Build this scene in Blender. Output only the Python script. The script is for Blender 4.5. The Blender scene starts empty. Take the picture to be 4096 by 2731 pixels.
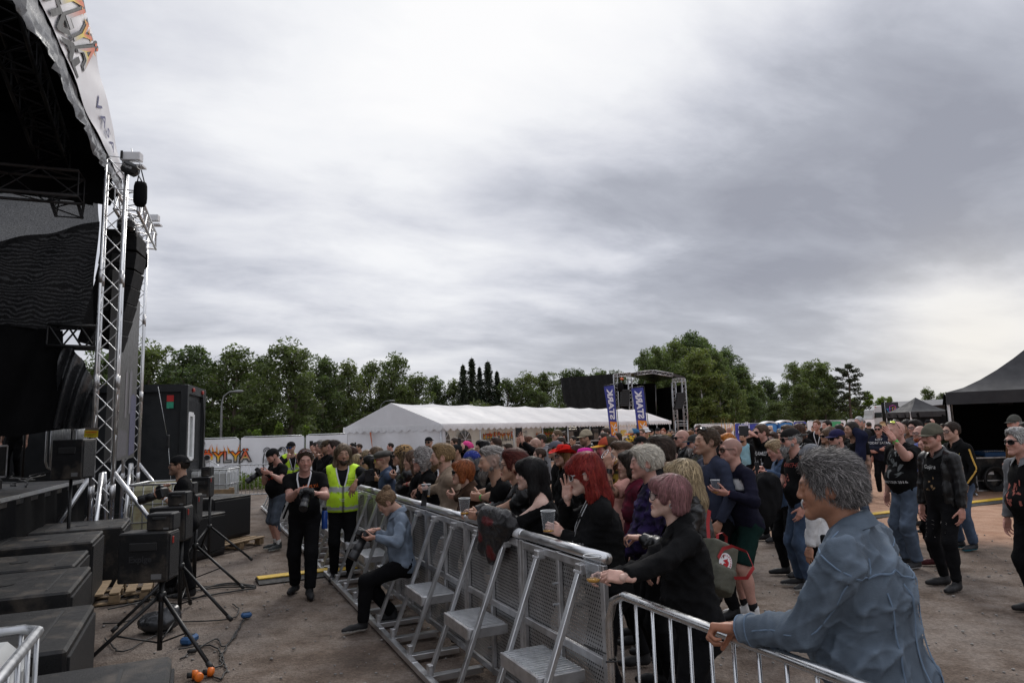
import bpy, math, random
import numpy as np
from mathutils import Vector, Matrix
from mathutils.bvhtree import BVHTree
C = bpy.context.scene.collection
rnd = random.Random(7)
pi = math.pi
def V(*a): return np.array(a, float)
def nrm(v):
 v = np.asarray(v, float); return v / (np.linalg.norm(v) + 1e-12)
# ---------------------------------------------------------------- camera
HC, PITCH, ROLL, FPX = 1.95, math.radians(7.31), math.radians(1.7), 2731.0
CAMM = Matrix.Rotation(math.pi/2 + PITCH, 3, 'X') @ Matrix.Rotation(-ROLL, 3, 'Z')
CAMN = np.array(CAMM)
def ray(px, py): return CAMN @ V((px-2048)/FPX, -(py-1365.5)/FPX, -1.0)
def at(px, py, d):
 r = ray(px, py); return V(0, 0, HC) + r * (d / r[1])
def gnd(px, py, z=0.0):
 r = ray(px, py); return V(0, 0, HC) + r * ((z - HC) / r[2])
def rotz(a):
 c, s = math.cos(a), math.sin(a); return np.array([[c,-s,0],[s,c,0],[0,0,1.0]])
def rotx(a):
 c, s = math.cos(a), math.sin(a); return np.array([[1.0,0,0],[0,c,-s],[0,s,c]])
def roty(a):
 c, s = math.cos(a), math.sin(a); return np.array([[c,0,s],[0,1.0,0],[-s,0,c]])
# ---------------------------------------------------------------- materials
MATS = {}
def S2L(c):
 return tuple((x/255/12.92 if x/255 <= .04045 else ((x/255+.055)/1.055)**2.4) for x in c)
class NT:
 def __init__(s, m):
  m.use_nodes = True; s.t = m.node_tree; s.n = s.t.nodes; s.n.clear()
 def add(s, typ, **kw):
  n = s.n.new(typ)
  for k, v in kw.items():
   if k.startswith('i_'):
    key = k[2:]; key = int(key) if key.isdigit() else key.replace('_', ' ')
    n.inputs[key].default_value = v
   else: setattr(n, k, v)
  return n
 def link(s, a, b): s.t.links.new(a, b)
 def math(s, op, a, b=None):
  n = s.add('ShaderNodeMath', operation=op)
  for i, x in enumerate((a, b)):
   if x is None: continue
   if isinstance(x, (int, float)): n.inputs[i].default_value = x
   else: s.link(x, n.inputs[i])
  return n.outputs[0]
 def mix(s, fac, a, b, typ='MIX'):
  n = s.add('ShaderNodeMix', data_type='RGBA', blend_type=typ)
  for sock, x in ((n.inputs[0], fac), (n.inputs[6], a), (n.inputs[7], b)):
   if isinstance(x, (int, float)): sock.default_value = x
   elif isinstance(x, tuple): sock.default_value = (*x[:3], 1)
   else: s.link(x, sock)
  return n.outputs[2]
 def ramp(s, x, stops):
  n = s.add('ShaderNodeValToRGB'); e = n.color_ramp.elements
  while len(e) < len(stops): e.new(.5)
  for i, (p, c) in enumerate(stops):
   e[i].position = p; e[i].color = (c, c, c, 1) if isinstance(c, (int, float)) else (*c[:3], 1)
  s.link(x, n.inputs[0]); return n.outputs[0]
 def noise(s, vec, scale, detail=4, rough=.55, dist=0):
  n = s.add('ShaderNodeTexNoise', i_Scale=scale, i_Detail=detail, i_Roughness=rough, i_Distortion=dist)
  s.link(vec, n.inputs['Vector']); return n.outputs['Fac']
def mat(name, col=(.5,.5,.5), rough=.6, metal=0.0, var=.15, vscale=6.0, bump=0.0, bscale=80.0, attr=False, spec=.5,
  coat=0.0, stretch=None, dirt=None, trans=0.0, sss=0.0, sheen=0.0, rvar=.1, perobj=0.0):
 if name in MATS: return MATS[name]
 m = bpy.data.materials.new(name); t = NT(m)
 out = t.add('ShaderNodeOutputMaterial'); b = t.add('ShaderNodeBsdfPrincipled')
 tc = t.add('ShaderNodeTexCoord').outputs['Object']
 if stretch:
  mp = t.add('ShaderNodeMapping'); mp.inputs['Scale'].default_value = stretch; t.link(tc, mp.inputs[0]); tc = mp.outputs[0]
 if attr: base = t.add('ShaderNodeAttribute', attribute_name='Col').outputs['Color']
 else:
  n = t.add('ShaderNodeRGB'); n.outputs[0].default_value = (*col[:3], 1); base = n.outputs[0]
 n1 = t.noise(tc, vscale, 5)
 if var:
  f = t.ramp(n1, [(.25, 1-var), (.75, 1+var)]); base = t.mix(1.0, base, f, 'MULTIPLY')
 if perobj:
  oi = t.add('ShaderNodeObjectInfo').outputs['Random']
  base = t.mix(1.0, base, t.ramp(oi, [(0, 1-perobj), (1, 1+perobj)]), 'MULTIPLY')
 if dirt:
  dcol, amt, dsc = dirt
  f = t.ramp(t.noise(tc, dsc, 7, .65), [(.5, 0.0), (.72, amt)]); base = t.mix(f, base, dcol)
 t.link(base, b.inputs['Base Color'])
 r = t.ramp(t.noise(tc, vscale*1.7, 3), [(.3, max(0, rough-rvar)), (.7, min(1, rough+rvar))]); t.link(r, b.inputs['Roughness'])
 b.inputs['Metallic'].default_value = metal; b.inputs['Specular IOR Level'].default_value = spec
 b.inputs['Coat Weight'].default_value = coat; b.inputs['Sheen Weight'].default_value = sheen
 if sss: b.inputs['Subsurface Weight'].default_value = sss; b.inputs['Subsurface Radius'].default_value = (.01,.004,.002)
 if bump:
  bn = t.add('ShaderNodeBump', i_Strength=bump, i_Distance=.01)
  t.link(t.noise(tc, bscale, 6, .6), bn.inputs['Height']); t.link(bn.outputs[0], b.inputs['Normal'])
 if trans:
  tr = t.add('ShaderNodeBsdfTranslucent'); t.link(base, tr.inputs['Color'])
  mx = t.add('ShaderNodeMixShader', i_0=trans); t.link(b.outputs[0], mx.inputs[1]); t.link(tr.outputs[0], mx.inputs[2]); t.link(mx.outputs[0], out.inputs[0])
 else: t.link(b.outputs[0], out.inputs[0])
 MATS[name] = m; return m
# ---------------------------------------------------------------- tags
def tag(o, label=None, cat=None, group=None, kind=None):
 if label: o['label'] = label
 if cat: o['category'] = cat
 if group: o['group'] = group
 if kind: o['kind'] = kind
 return o
def thing(name, label, cat, loc=(0,0,0), rz=0.0, group=None):
 o = bpy.data.objects.new(name, None); C.objects.link(o); o.empty_display_size = .1
 o.location = tuple(loc); o.rotation_euler = (0, 0, rz); return tag(o, label, cat, group)
def struct(o): o['kind'] = 'structure'; return o
def dup(root, loc, rz, label=None, group=None, scale=None):
 r = root.copy(); C.objects.link(r); r.location = tuple(loc); r.rotation_euler = (0, 0, rz)
 if scale is not None: r.scale = (scale,)*3 if isinstance(scale, (int, float)) else scale
 if label: r['label'] = label
 if group: r['group'] = group
 for ch in list(root.children):
  c = ch.copy(); C.objects.link(c); c.parent = r
  for g in ch.children:
   d = g.copy(); C.objects.link(d); d.parent = c
 return r
# ---------------------------------------------------------------- mesh building
def mk(name, verts, faces, mats, parent=None, col=None, fmat=None, smooth=True, loc=None, world=False):
 """verts (N,3), faces list of ndarray blocks (quads or tris) or list of tuples"""
 me = bpy.data.meshes.new(name)
 verts = np.asarray(verts, float).reshape(-1, 3)
 org = np.zeros(3)
 if world and parent is not None:          # verts are world coords: express them in the parent's frame
  M = np.array(parent.matrix_basis.inverted()); verts = verts @ M[:3,:3].T + M[:3,3]
 if isinstance(faces, list) and faces and isinstance(faces[0], np.ndarray):
  loops = np.concatenate([f.ravel() for f in faces]); sizes = np.concatenate([np.full(len(f), f.shape[1]) for f in faces])
 elif isinstance(faces, np.ndarray): loops = faces.ravel(); sizes = np.full(len(faces), faces.shape[1])
 else:
  loops = np.array([i for f in faces for i in f], np.int32); sizes = np.array([len(f) for f in faces], np.int32)
 me.vertices.add(len(verts)); me.vertices.foreach_set('co', verts.astype(np.float32).ravel())
 me.loops.add(len(loops)); me.loops.foreach_set('vertex_index', loops.astype(np.int32))
 me.polygons.add(len(sizes)); st = np.concatenate([[0], np.cumsum(sizes)[:-1]]).astype(np.int32)
 me.polygons.foreach_set('loop_start', st); me.polygons.foreach_set('loop_total', sizes.astype(np.int32))
 if fmat is not None: me.polygons.foreach_set('material_index', np.asarray(fmat, np.int32))
 me.polygons.foreach_set('use_smooth', np.full(len(sizes), bool(smooth)))
 if col is not None:
  a = me.color_attributes.new('Col', 'FLOAT_COLOR', 'POINT')
  col = np.asarray(col, np.float32)
  if col.ndim == 1: col = np.tile(col[:3], (len(verts), 1))
  a.data.foreach_set('color', np.concatenate([col[:, :3], np.ones((len(col), 1), np.float32)], 1).ravel())
 for m in (mats if isinstance(mats, (list, tuple)) else [mats]): me.materials.append(m)
 me.update(); me.validate()
 o = bpy.data.objects.new(name, me); C.objects.link(o)
 if parent is not None: o.parent = parent
 if loc is not None: o.location = tuple(loc)
 return o
SPLIT = {'couplers':'coupler','bolts':'bolt','hinge':'hinge','bulbs':'bulb','brace':'brace','eyes':'eye','faders':'fader','blocks':'block','deck_boards':'deck_board','outriggers':'outrigger','base_beams':'base_beam','lid_groove':'lid_groove','boards':'board','petals':'petal'}
def mk_split(name, v, f, mats, parent, col=None, smooth=True, world=False):
 p = list(range(len(v)))
 def find(i):
  while p[i] != i: p[i] = p[p[i]]; i = p[i]
  return i
 for q in f:
  a = find(q[0])
  for k in q[1:]: p[find(k)] = a
 G = {}
 for q in f: G.setdefault(find(q[0]), []).append(q)
 v = np.asarray(v); out = []
 for fs in G.values():
  ids = sorted({k for q in fs for k in q}); mp = {k: n for n, k in enumerate(ids)}
  out.append(mk(name, v[ids], [tuple(mp[k] for k in q) for q in fs], mats, parent, col=None if col is None else np.asarray(col)[ids], smooth=smooth, world=world))
 return out[0]
class MB:
 def __init__(s): s.v = []; s.f = []; s.m = []; s.c = []; s.cur = 0; s.col = (1,1,1); s.M = None
 def _add(s, vs, fs):
  n = len(s.v)
  for v in vs:
   if s.M is not None: v = s.M[0] @ np.asarray(v, float) + s.M[1]
   s.v.append(tuple(v)); s.c.append(s.col)
  for f in fs: s.f.append(tuple(i+n for i in f)); s.m.append(s.cur)
  return s
 def box(s, c, size, R=None, bev=0.0):
  c = np.asarray(c, float); hx, hy, hz = np.asarray(size, float)/2
  if bev <= 0:
   vs = [(x,y,z) for x in (-hx,hx) for y in (-hy,hy) for z in (-hz,hz)]
   fs = [(0,1,3,2),(4,6,7,5),(0,4,5,1),(2,3,7,6),(0,2,6,4),(1,5,7,3)]
  else:
   b = min(bev, hx*.9, hy*.9, hz*.9); vs = []; idx = {}
   for sx in (-1,1):
    for sy in (-1,1):
     for sz in (-1,1):
      for ax in range(3):
       p = [sx*(hx-b), sy*(hy-b), sz*(hz-b)]; p[ax] += (sx,sy,sz)[ax]*b
       idx[sx,sy,sz,ax] = len(vs); vs.append(tuple(p))
   fs = []
   def I(sg, ax): return idx[sg[0],sg[1],sg[2],ax]
   for ax in range(3):
    u, w = [(1,2),(2,0),(0,1)][ax]
    for sg in (-1,1):
     q = []
     for a, b2 in ((-1,-1),(1,-1),(1,1),(-1,1)):
      k = [0,0,0]; k[ax] = sg; k[u] = a; k[w] = b2; q.append(I(k, ax))
     fs.append(tuple(q) if sg > 0 else tuple(q[::-1]))
    for a in (-1,1):
     for b2 in (-1,1):
      k0 = [0,0,0]; k1 = [0,0,0]; k0[ax] = -1; k1[ax] = 1
      k0[u] = k1[u] = a; k0[w] = k1[w] = b2
      q = (I(k0,u), I(k1,u), I(k1,w), I(k0,w)); fs.append(q if a*b2 > 0 else q[::-1])
   for sx in (-1,1):
    for sy in (-1,1):
     for sz in (-1,1):
      q = tuple(idx[sx,sy,sz,a] for a in range(3)); fs.append(q if sx*sy*sz > 0 else q[::-1])
  if R is not None: vs = [R @ np.array(v) for v in vs]
  return s._add([np.asarray(v)+c for v in vs], fs)
 def bar(s, a, b, w, h=None, up=(0,0,1), bev=0.0):
  a = np.asarray(a, float); b = np.asarray(b, float); h = h or w; d = b-a; L = np.linalg.norm(d); y = d/L
  x = np.cross(y, up)
  if np.linalg.norm(x) < 1e-4: x = np.cross(y, (1,0,0))
  x = nrm(x); z = np.cross(x, y)
  return s.box((a+b)/2, (w, L, h), np.stack([x, y, z], 1), bev)
 def tube(s, pts, r, n=8, cap=True, closed=False):
  pts = [np.asarray(p, float) for p in pts]; k = len(pts); vs = []; fs = []
  rs = r if isinstance(r, (list, tuple, np.ndarray)) else [r]*k
  prev = None
  for i, p in enumerate(pts):
   if closed: d = pts[(i+1) % k]-pts[i-1]
   else: d = pts[min(i+1, k-1)]-pts[max(i-1, 0)]
   d = nrm(d)
   if prev is None:
    x = np.cross(d, (0,0,1))
    if np.linalg.norm(x) < 1e-3: x = np.cross(d, (1,0,0))
   else: x = prev - d*np.dot(prev, d)
   x = nrm(x); prev = x; y = np.cross(d, x)
   for j in range(n):
    a = 2*pi*j/n; vs.append(p + rs[i]*(x*math.cos(a)+y*math.sin(a)))
  for i in range(k if closed else k-1):
   for j in range(n):
    i2 = (i+1) % k; fs.append((i*n+j, i*n+(j+1) % n, i2*n+(j+1) % n, i2*n+j))
  if cap and not closed: fs.append(tuple(range(n))[::-1]); fs.append(tuple((k-1)*n+j for j in range(n)))
  return s._add(vs, fs)
 def lathe(s, prof, c=(0,0,0), n=20, R=None, squash=1.0):
  vs = []; fs = []; k = len(prof)
  for r, z in prof:
   for j in range(n):
    a = 2*pi*j/n; p = np.array((r*math.cos(a), r*math.sin(a)*squash, z)); vs.append((R @ p if R is not None else p)+np.asarray(c, float))
  for i in range(k-1):
   for j in range(n): fs.append((i*n+j, i*n+(j+1) % n, (i+1)*n+(j+1) % n, (i+1)*n+j))
  if prof[0][0] > 1e-6: fs.append(tuple(range(n))[::-1])
  if prof[-1][0] > 1e-6: fs.append(tuple((k-1)*n+j for j in range(n)))
  return s._add(vs, fs)
 def grid(s, P):
  P = np.asarray(P, float); nu, nv = P.shape[:2]
  return s._add(P.reshape(-1, 3), [(i*nv+j, (i+1)*nv+j, (i+1)*nv+j+1, i*nv+j+1) for i in range(nu-1) for j in range(nv-1)])
 def quad(s, *p): return s._add(p, [tuple(range(len(p)))])
 def prism(s, poly, a, b):
  a = np.asarray(a, float); b = np.asarray(b, float); n = len(poly); P = [np.asarray(p, float) for p in poly]
  return s._add([p+a for p in P]+[p+b for p in P], [tuple(range(n))[::-1], tuple(range(n, 2*n))]+[(i, (i+1) % n, n+(i+1) % n, n+i) for i in range(n)])
 def ell(s, c, r, n=12, R=None):
  m = max(4, n//2); prof = [(math.sin(pi*i/m), -math.cos(pi*i/m)) for i in range(m+1)]
  r = np.asarray(r, float) if np.ndim(r) else np.full(3, r); vs = []; fs = []
  for a, z in prof:
   for j in range(n):
    p = np.array((a*math.cos(2*pi*j/n), a*math.sin(2*pi*j/n), z))*r; vs.append((R @ p if R is not None else p)+np.asarray(c, float))
  for i in range(m):
   for j in range(n): fs.append((i*n+j, i*n+(j+1) % n, (i+1)*n+(j+1) % n, (i+1)*n+j))
  return s._add(vs, fs)
 def build(s, name, mats, parent=None, smooth=False, world=False, loc=None, col=False):
  if name in SPLIT and parent is not None: return mk_split(SPLIT[name], s.v, s.f, mats, parent, np.array(s.c) if col else None, smooth, world)
  o = mk(name, s.v, s.f, mats, parent, col=np.array(s.c) if col else None, fmat=s.m, smooth=smooth, loc=loc, world=world)
  return o
def smooth_by_angle(o, ang=40):
 me = o.data; me.polygons.foreach_set('use_smooth', [True]*len(me.polygons))
 try: me.set_sharp_from_angle(angle=math.radians(ang))
 except Exception: pass
 return o
def text_geo(txt, size=1.0, bold=.0, xs=1.0, align='CENTER', spacing=1.0, shear=0.0):
 cu = bpy.data.curves.new('t', 'FONT'); cu.body = txt; cu.size = size; cu.offset = bold; cu.align_x = align; cu.space_character = spacing; cu.shear = shear
 cu.resolution_u = 3; cu.fill_mode = 'FRONT'
 ob = bpy.data.objects.new('t', cu); C.objects.link(ob)
 bpy.context.view_layer.update()
 me = ob.evaluated_get(bpy.context.evaluated_depsgraph_get()).to_mesh()
 v = np.array([tuple(x.co) for x in me.vertices]).reshape(-1, 3); f = [tuple(p.vertices) for p in me.polygons]
 ob.to_mesh_clear(); bpy.data.objects.remove(ob); bpy.data.curves.remove(cu)
 v = v[:, :2]*V(xs, 1); return v, f
def people_mats():
 mat('skin', attr=True, rough=.50, var=.10, vscale=45, bump=.12, bscale=220, spec=.42, sss=.06)
 mat('cloth', attr=True, rough=.92, var=.28, vscale=9, bump=.35, bscale=60, spec=.10)
 mat('denim', attr=True, rough=.85, var=.20, vscale=14, bump=.30, bscale=240, spec=.2)
 mat('leather', attr=True, rough=.34, var=.25, vscale=12, bump=.35, bscale=30, spec=.4)
 mat('hair', attr=True, rough=.52, var=.15, vscale=30, spec=.18)
 mat('shoe', attr=True, rough=.6, var=.15, vscale=20, spec=.35)
 mat('gloss', attr=True, rough=.3, var=.05)
 mat('eye', attr=True, rough=.08, var=0)
 mat('hiviz', attr=True, rough=.7, var=.12, vscale=14, bump=.3, bscale=40)
 mat('lens_dark', (.008,.008,.009), .06, var=0, rvar=0)
 mat('lens_blue', (.03,.12,.45), .06, var=.3, metal=.6, rvar=0)
 mat('lens_gold', (.55,.6,.1), .08, var=.4, vscale=30, metal=.6, rvar=0)
 mat('lens_brown', (.05,.03,.025), .08, var=0, rvar=0)
 for nm, tint, a in (('lens_clear',(.9,.92,.93),.80), ('cup_plastic',(.95,.96,.97),.93)):
  m = bpy.data.materials.new(nm); t = NT(m); o = t.add('ShaderNodeOutputMaterial'); tr = t.add('ShaderNodeBsdfTransparent', i_Color=(*tint,1)); gl = t.add('ShaderNodeBsdfPrincipled', i_Roughness=.12)
  gl.inputs['Base Color'].default_value = (.6,.62,.64,1)
  fr = t.add('ShaderNodeLayerWeight', i_Blend=.5); f2 = t.math('ADD', t.math('MULTIPLY', t.math('POWER', fr.outputs['Facing'], 4.0), .45), (1-a)*.6); mx = t.add('ShaderNodeMixShader'); t.link(f2, mx.inputs[0]); t.link(tr.outputs[0], mx.inputs[1]); t.link(gl.outputs[0], mx.inputs[2]); t.link(mx.outputs[0], o.inputs[0]); MATS[nm] = m
people_mats()
# ---------------------------------------------------------------- signed-distance modelling (bodies, garments, hair)
def smin(a, b, k):
 h = np.maximum(k-np.abs(a-b), 0)/k; return np.minimum(a, b)-h*h*k*.25
def smax(a, b, k): return -smin(-a, -b, k)
class Cone:
 def __init__(s, a, b, ra, rb, k=.02, n=None, fl=1.0, clip=None):
  s.a = np.asarray(a, float); s.b = np.asarray(b, float); s.ra = ra; s.rb = rb; s.k = k; s.n = None if n is None else nrm(n); s.fl = fl; s.clip = clip
 def box(s):
  r = max(s.ra, s.rb)*max(1, s.fl)+s.k; return np.minimum(s.a, s.b)-r, np.maximum(s.a, s.b)+r
 def ev(s, x, y, z):
  d = s.b-s.a; L = float(d @ d)+1e-12
  px, py, pz = x-s.a[0], y-s.a[1], z-s.a[2]
  t = np.clip((px*d[0]+py*d[1]+pz*d[2])/L, 0, 1)
  px = px-t*d[0]; py = py-t*d[1]; pz = pz-t*d[2]
  if s.n is not None:
   q = (px*s.n[0]+py*s.n[1]+pz*s.n[2])*(1-1/s.fl); px = px-q*s.n[0]; py = py-q*s.n[1]; pz = pz-q*s.n[2]
  D = np.sqrt(px*px+py*py+pz*pz)-(s.ra+(s.rb-s.ra)*t)
  if s.clip:
   for c, n in s.clip: D = np.maximum(D, (x-c[0])*n[0]+(y-c[1])*n[1]+(z-c[2])*n[2])
  return D
class Ell:
 def __init__(s, c, r, R=None, k=.02, clip=None):
  s.c = np.asarray(c, float); s.r = np.asarray(r, float) if np.ndim(r) else np.full(3, float(r)); s.R = R; s.k = k; s.clip = clip
 def box(s):
  e = (np.abs(s.R) @ s.r if s.R is not None else s.r)+s.k; return s.c-e, s.c+e
 def ev(s, x, y, z):
  px, py, pz = x-s.c[0], y-s.c[1], z-s.c[2]
  if s.R is not None:
   R = s.R; px, py, pz = (px*R[0,0]+py*R[1,0]+pz*R[2,0], px*R[0,1]+py*R[1,1]+pz*R[2,1], px*R[0,2]+py*R[1,2]+pz*R[2,2])
  r = s.r; k0 = np.sqrt((px/r[0])**2+(py/r[1])**2+(pz/r[2])**2); k1 = np.sqrt((px/r[0]**2)**2+(py/r[1]**2)**2+(pz/r[2]**2)**2)+1e-9
  D = k0*(k0-1)/k1
  if s.clip:
   for c, n in s.clip: D = np.maximum(D, (x-c[0])*n[0]+(y-c[1])*n[1]+(z-c[2])*n[2])
  return D
class RBox:
 def __init__(s, c, hs, R=None, r=.01, k=.01):
  s.c = np.asarray(c, float); s.h = np.asarray(hs, float); s.R = R; s.r = r; s.k = k; s.clip = None
 def box(s):
  e = (np.abs(s.R) @ s.h if s.R is not None else s.h)+s.r+s.k; return s.c-e, s.c+e
 def ev(s, x, y, z):
  px, py, pz = x-s.c[0], y-s.c[1], z-s.c[2]
  if s.R is not None:
   R = s.R; px, py, pz = (px*R[0,0]+py*R[1,0]+pz*R[2,0], px*R[0,1]+py*R[1,1]+pz*R[2,1], px*R[0,2]+py*R[1,2]+pz*R[2,2])
  qx, qy, qz = np.abs(px)-s.h[0], np.abs(py)-s.h[1], np.abs(pz)-s.h[2]
  return np.sqrt(np.maximum(qx,0)**2+np.maximum(qy,0)**2+np.maximum(qz,0)**2)+np.minimum(np.maximum(qx,np.maximum(qy,qz)),0)-s.r
def ev_all(prims, subs, P):
 x, y, z = P[:,0], P[:,1], P[:,2]; F = np.full(len(P), 1.0)
 for p in prims: F = smin(F, p.ev(x, y, z), p.k)
 for p in subs: F = smax(F, -p.ev(x, y, z), p.k)
 return F
def snet(prims, subs, h, lo=None, hi=None, planes=()):
 bl = np.array([p.box()[0] for p in prims]).min(0)-2*h; bh = np.array([p.box()[1] for p in prims]).max(0)+2*h
 n = np.ceil((bh-bl)/h).astype(int)+1
 ax = [(bl[i]+h*np.arange(n[i])).astype(np.float32) for i in range(3)]
 F = np.full(n, 1.0, np.float32)
 def sl(p, m):
  l, u = p.box(); a = np.maximum(np.floor((l-m-bl)/h).astype(int), 0); b = np.minimum(np.ceil((u+m-bl)/h).astype(int)+1, n)
  return a, b
 for sub, L in ((0, prims), (1, subs)):
  for p in L:
   a, b = sl(p, 2*h)
   if np.any(b <= a): continue
   s = tuple(slice(a[i], b[i]) for i in range(3))
   d = p.ev(ax[0][a[0]:b[0], None, None], ax[1][None, a[1]:b[1], None], ax[2][None, None, a[2]:b[2]])
   F[s] = smax(F[s], -d, p.k) if sub else smin(F[s], d, p.k)
 for c, nn in planes:
  F = np.maximum(F, (ax[0][:,None,None]-c[0])*nn[0]+(ax[1][None,:,None]-c[1])*nn[1]+(ax[2][None,None,:]-c[2])*nn[2])
 F[0] = F[-1] = 1; F[:,0] = F[:,-1] = 1; F[:,:,0] = F[:,:,-1] = 1
 S = F < 0
 cnt = np.zeros(n-1, np.int8)
 for i in (0,1):
  for j in (0,1):
   for k in (0,1): cnt += S[i:n[0]-1+i, j:n[1]-1+j, k:n[2]-1+k]
 mixed = (cnt > 0) & (cnt < 8); cells = np.argwhere(mixed)
 if not len(cells): return np.zeros((0,3)), np.zeros((0,4), int)
 idx = np.full(n-1, -1, np.int32); idx[mixed] = np.arange(len(cells))
 acc = np.zeros((len(cells), 3)); num = np.zeros(len(cells))
 offs = [(i,j,k) for i in (0,1) for j in (0,1) for k in (0,1)]
 for a in offs:
  for axx in range(3):
   if a[axx]: continue
   b = list(a); b[axx] = 1
   fa = F[cells[:,0]+a[0], cells[:,1]+a[1], cells[:,2]+a[2]]; fb = F[cells[:,0]+b[0], cells[:,1]+b[1], cells[:,2]+b[2]]
   m = (fa < 0) != (fb < 0); t = np.where(m, fa/np.where(m, fa-fb, 1), 0)
   p = np.array(a, float)[None]+t[:,None]*(np.array(b)-np.array(a))[None]
   acc[m] += p[m]; num[m] += 1
 v = bl+h*(cells+acc/num[:,None]); faces = []
 for axx in range(3):
  u, w = (axx+1) % 3, (axx+2) % 3
  s0 = [slice(None)]*3; s1 = [slice(None)]*3; s0[axx] = slice(0, -1); s1[axx] = slice(1, None)
  e = np.argwhere(S[tuple(s0)] != S[tuple(s1)])
  e = e[(e[:,u] > 0) & (e[:,w] > 0) & (e[:,u] < n[u]-1) & (e[:,w] < n[w]-1)]
  if not len(e): continue
  inside = S[e[:,0], e[:,1], e[:,2]]
  du = np.eye(3, dtype=int)[u]; dw = np.eye(3, dtype=int)[w]
  q = [e-du-dw, e-dw, e, e-du]
  q = np.stack([idx[c[:,0], c[:,1], c[:,2]] for c in q], 1)
  q[~inside] = q[~inside][:, ::-1]; faces.append(q)
 return v, np.concatenate(faces)
def vnormals(v, f):
 n = np.cross(v[f[:,2]]-v[f[:,0]], v[f[:,3 if f.shape[1] > 3 else 1]]-v[f[:,1]]); N = np.zeros_like(v)
 for i in range(f.shape[1]): np.add.at(N, f[:,i], n)
 return N/(np.linalg.norm(N, axis=1, keepdims=True)+1e-12)
def relax(v, f, it=1, lam=.5):
 for _ in range(it):
  A = np.zeros_like(v); c = np.zeros(len(v)); k = f.shape[1]
  for i in range(k):
   np.add.at(A, f[:,i], v[f[:,(i+1) % k]]); np.add.at(c, f[:,i], 1)
  v = v+lam*(A/np.maximum(c, 1)[:,None]-v)
 return v
def folds(P, seed, freq):
 r = np.random.RandomState(seed); o = np.zeros(len(P)); m = .55+.45*swave(P, seed+1, freq*.25, 3)
 for i in range(4):
  k = r.normal(size=3)*V(.8,.8,1.2); k = k/np.linalg.norm(k)*freq*(.7+.5*i); w = r.normal(size=3)*freq*.4; w2 = r.normal(size=3)*freq*.8
  s = np.sin(P @ k+r.rand()*6.28+1.5*np.sin(P @ w+r.rand()*6.28)+.5*np.sin(P @ w2)); o += (1-np.abs(s))**2.2*(1-.16*i)
 return np.clip((o-.75)*m, -.25, 1.2)
def swave(P, seed, freq, n=5, ridged=False):
 r = np.random.RandomState(seed); o = np.zeros(len(P))
 for i in range(n):
  k = r.normal(size=3); k = k/np.linalg.norm(k)*freq*(1+.9*i/n); w = r.normal(size=3)*freq*.45
  s = np.sin(P @ k+r.rand()*6.28+1.2*np.sin(P @ w+r.rand()*6.28))
  o += (1-2*np.abs(s)) if ridged else s
 return o/n
# ---------------------------------------------------------------- people
HEADS = {}; HANDS = {}
def head_geo(sex, res):
 key = (sex, res)
 if key in HEADS: return HEADS[key]
 f = sex == 'f'; jw = .040 if f else .046; P = []
 P += [Ell((0,-.015,.028),(.076,.099,.090),k=.02), Ell((0,.030,-.030),(.060 if f else .063,.062,.076),k=.03)]
 for s in (-1,1):
  P += [Cone((s*jw,.008,-.052),(s*.012,.074,-.096),.021,.017,k=.03), Ell((s*.040,.058,-.024),(.022,.022,.024),k=.025)]
  P += [Cone((s*.056,-.004,-.02),(s*jw,.008,-.056),.020,.020,k=.03)]
 P += [Ell((0,.078,-.098),(.019,.016,.015),k=.02)]
 P += [Cone((-.034,.079,.024),(.034,.079,.024),.012 if f else .015,.012 if f else .015,k=.02)]
 subs = [Ell((s*.031,.104,.005),(.018,.018,.013),k=.016) for s in (-1,1)]
 nx = .0045 if f else 0
 P2 = [Cone((0,.088,.016),(0,.1055-nx,-.021),.0075,.0110-nx*.3,k=.016), Cone((0,.102-nx,-.028),(0,.086,-.035),.008,.006,k=.01)]
 for s in (-1,1):
  P2 += [Ell((s*.0125,.097,-.028),(.008,.011,.008),k=.008), Ell((s*.0315,.0815,.004),(.0145,.013,.0125),k=.006)]
  P2 += [Cone((s*.020,.089,.0105),(s*.044,.083,.008),.0035,.0035,k=.006)]
  P2 += [Cone((s*.024,.082,-.057),(0,.0935,-.0545),.0035,.0065,k=.008), Cone((s*.022,.082,-.062),(0,.091,-.0665),.0035,.0075,k=.008)]
  er = rotz(s*.35) @ rotx(-.18)
  P2 += [Ell((s*.080,-.012,-.004),(.011,.021,.034),R=er,k=.012)]
 subs2 = [Ell((s*.0865,-.004,.000),(.006,.010,.019),R=rotz(s*.35) @ rotx(-.18),k=.006) for s in (-1,1)]
 subs2 += [Cone((-.023,.093,-.0605),(.023,.093,-.0605),.0022,.0022,k=.004), Cone((0,.105,-.050),(0,.1,-.04),.003,.003,k=.006)]
 nr = .050 if f else .060
 neck = [Cone((0,-.022,-.055),(0,-.050,-.19),nr,nr+.006,k=.03)]
 # two-stage: base with sockets, then detail
 class Comb:
  k = .004; clip = None
  def __init__(s): s.P = P+neck; s.S = subs; s.D = P2; s.E = subs2
  def box(s):
   b = [p.box() for p in s.P+s.D]; return np.min([x[0] for x in b], 0), np.max([x[1] for x in b], 0)
  def ev(s, x, y, z):
   F = None
   for p in s.P: F = p.ev(x,y,z) if F is None else smin(F, p.ev(x,y,z), p.k)
   for p in s.S: F = smax(F, -p.ev(x,y,z), p.k)
   for p in s.D: F = smin(F, p.ev(x,y,z), p.k)
   for p in s.E: F = smax(F, -p.ev(x,y,z), p.k)
   return F
 v, fc = snet([Comb()], [], res, planes=[((0,0,-.2),(0,0,-1))])
 v = relax(v, fc, 1, .3)
 HEADS[key] = (v, fc); return HEADS[key]
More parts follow.
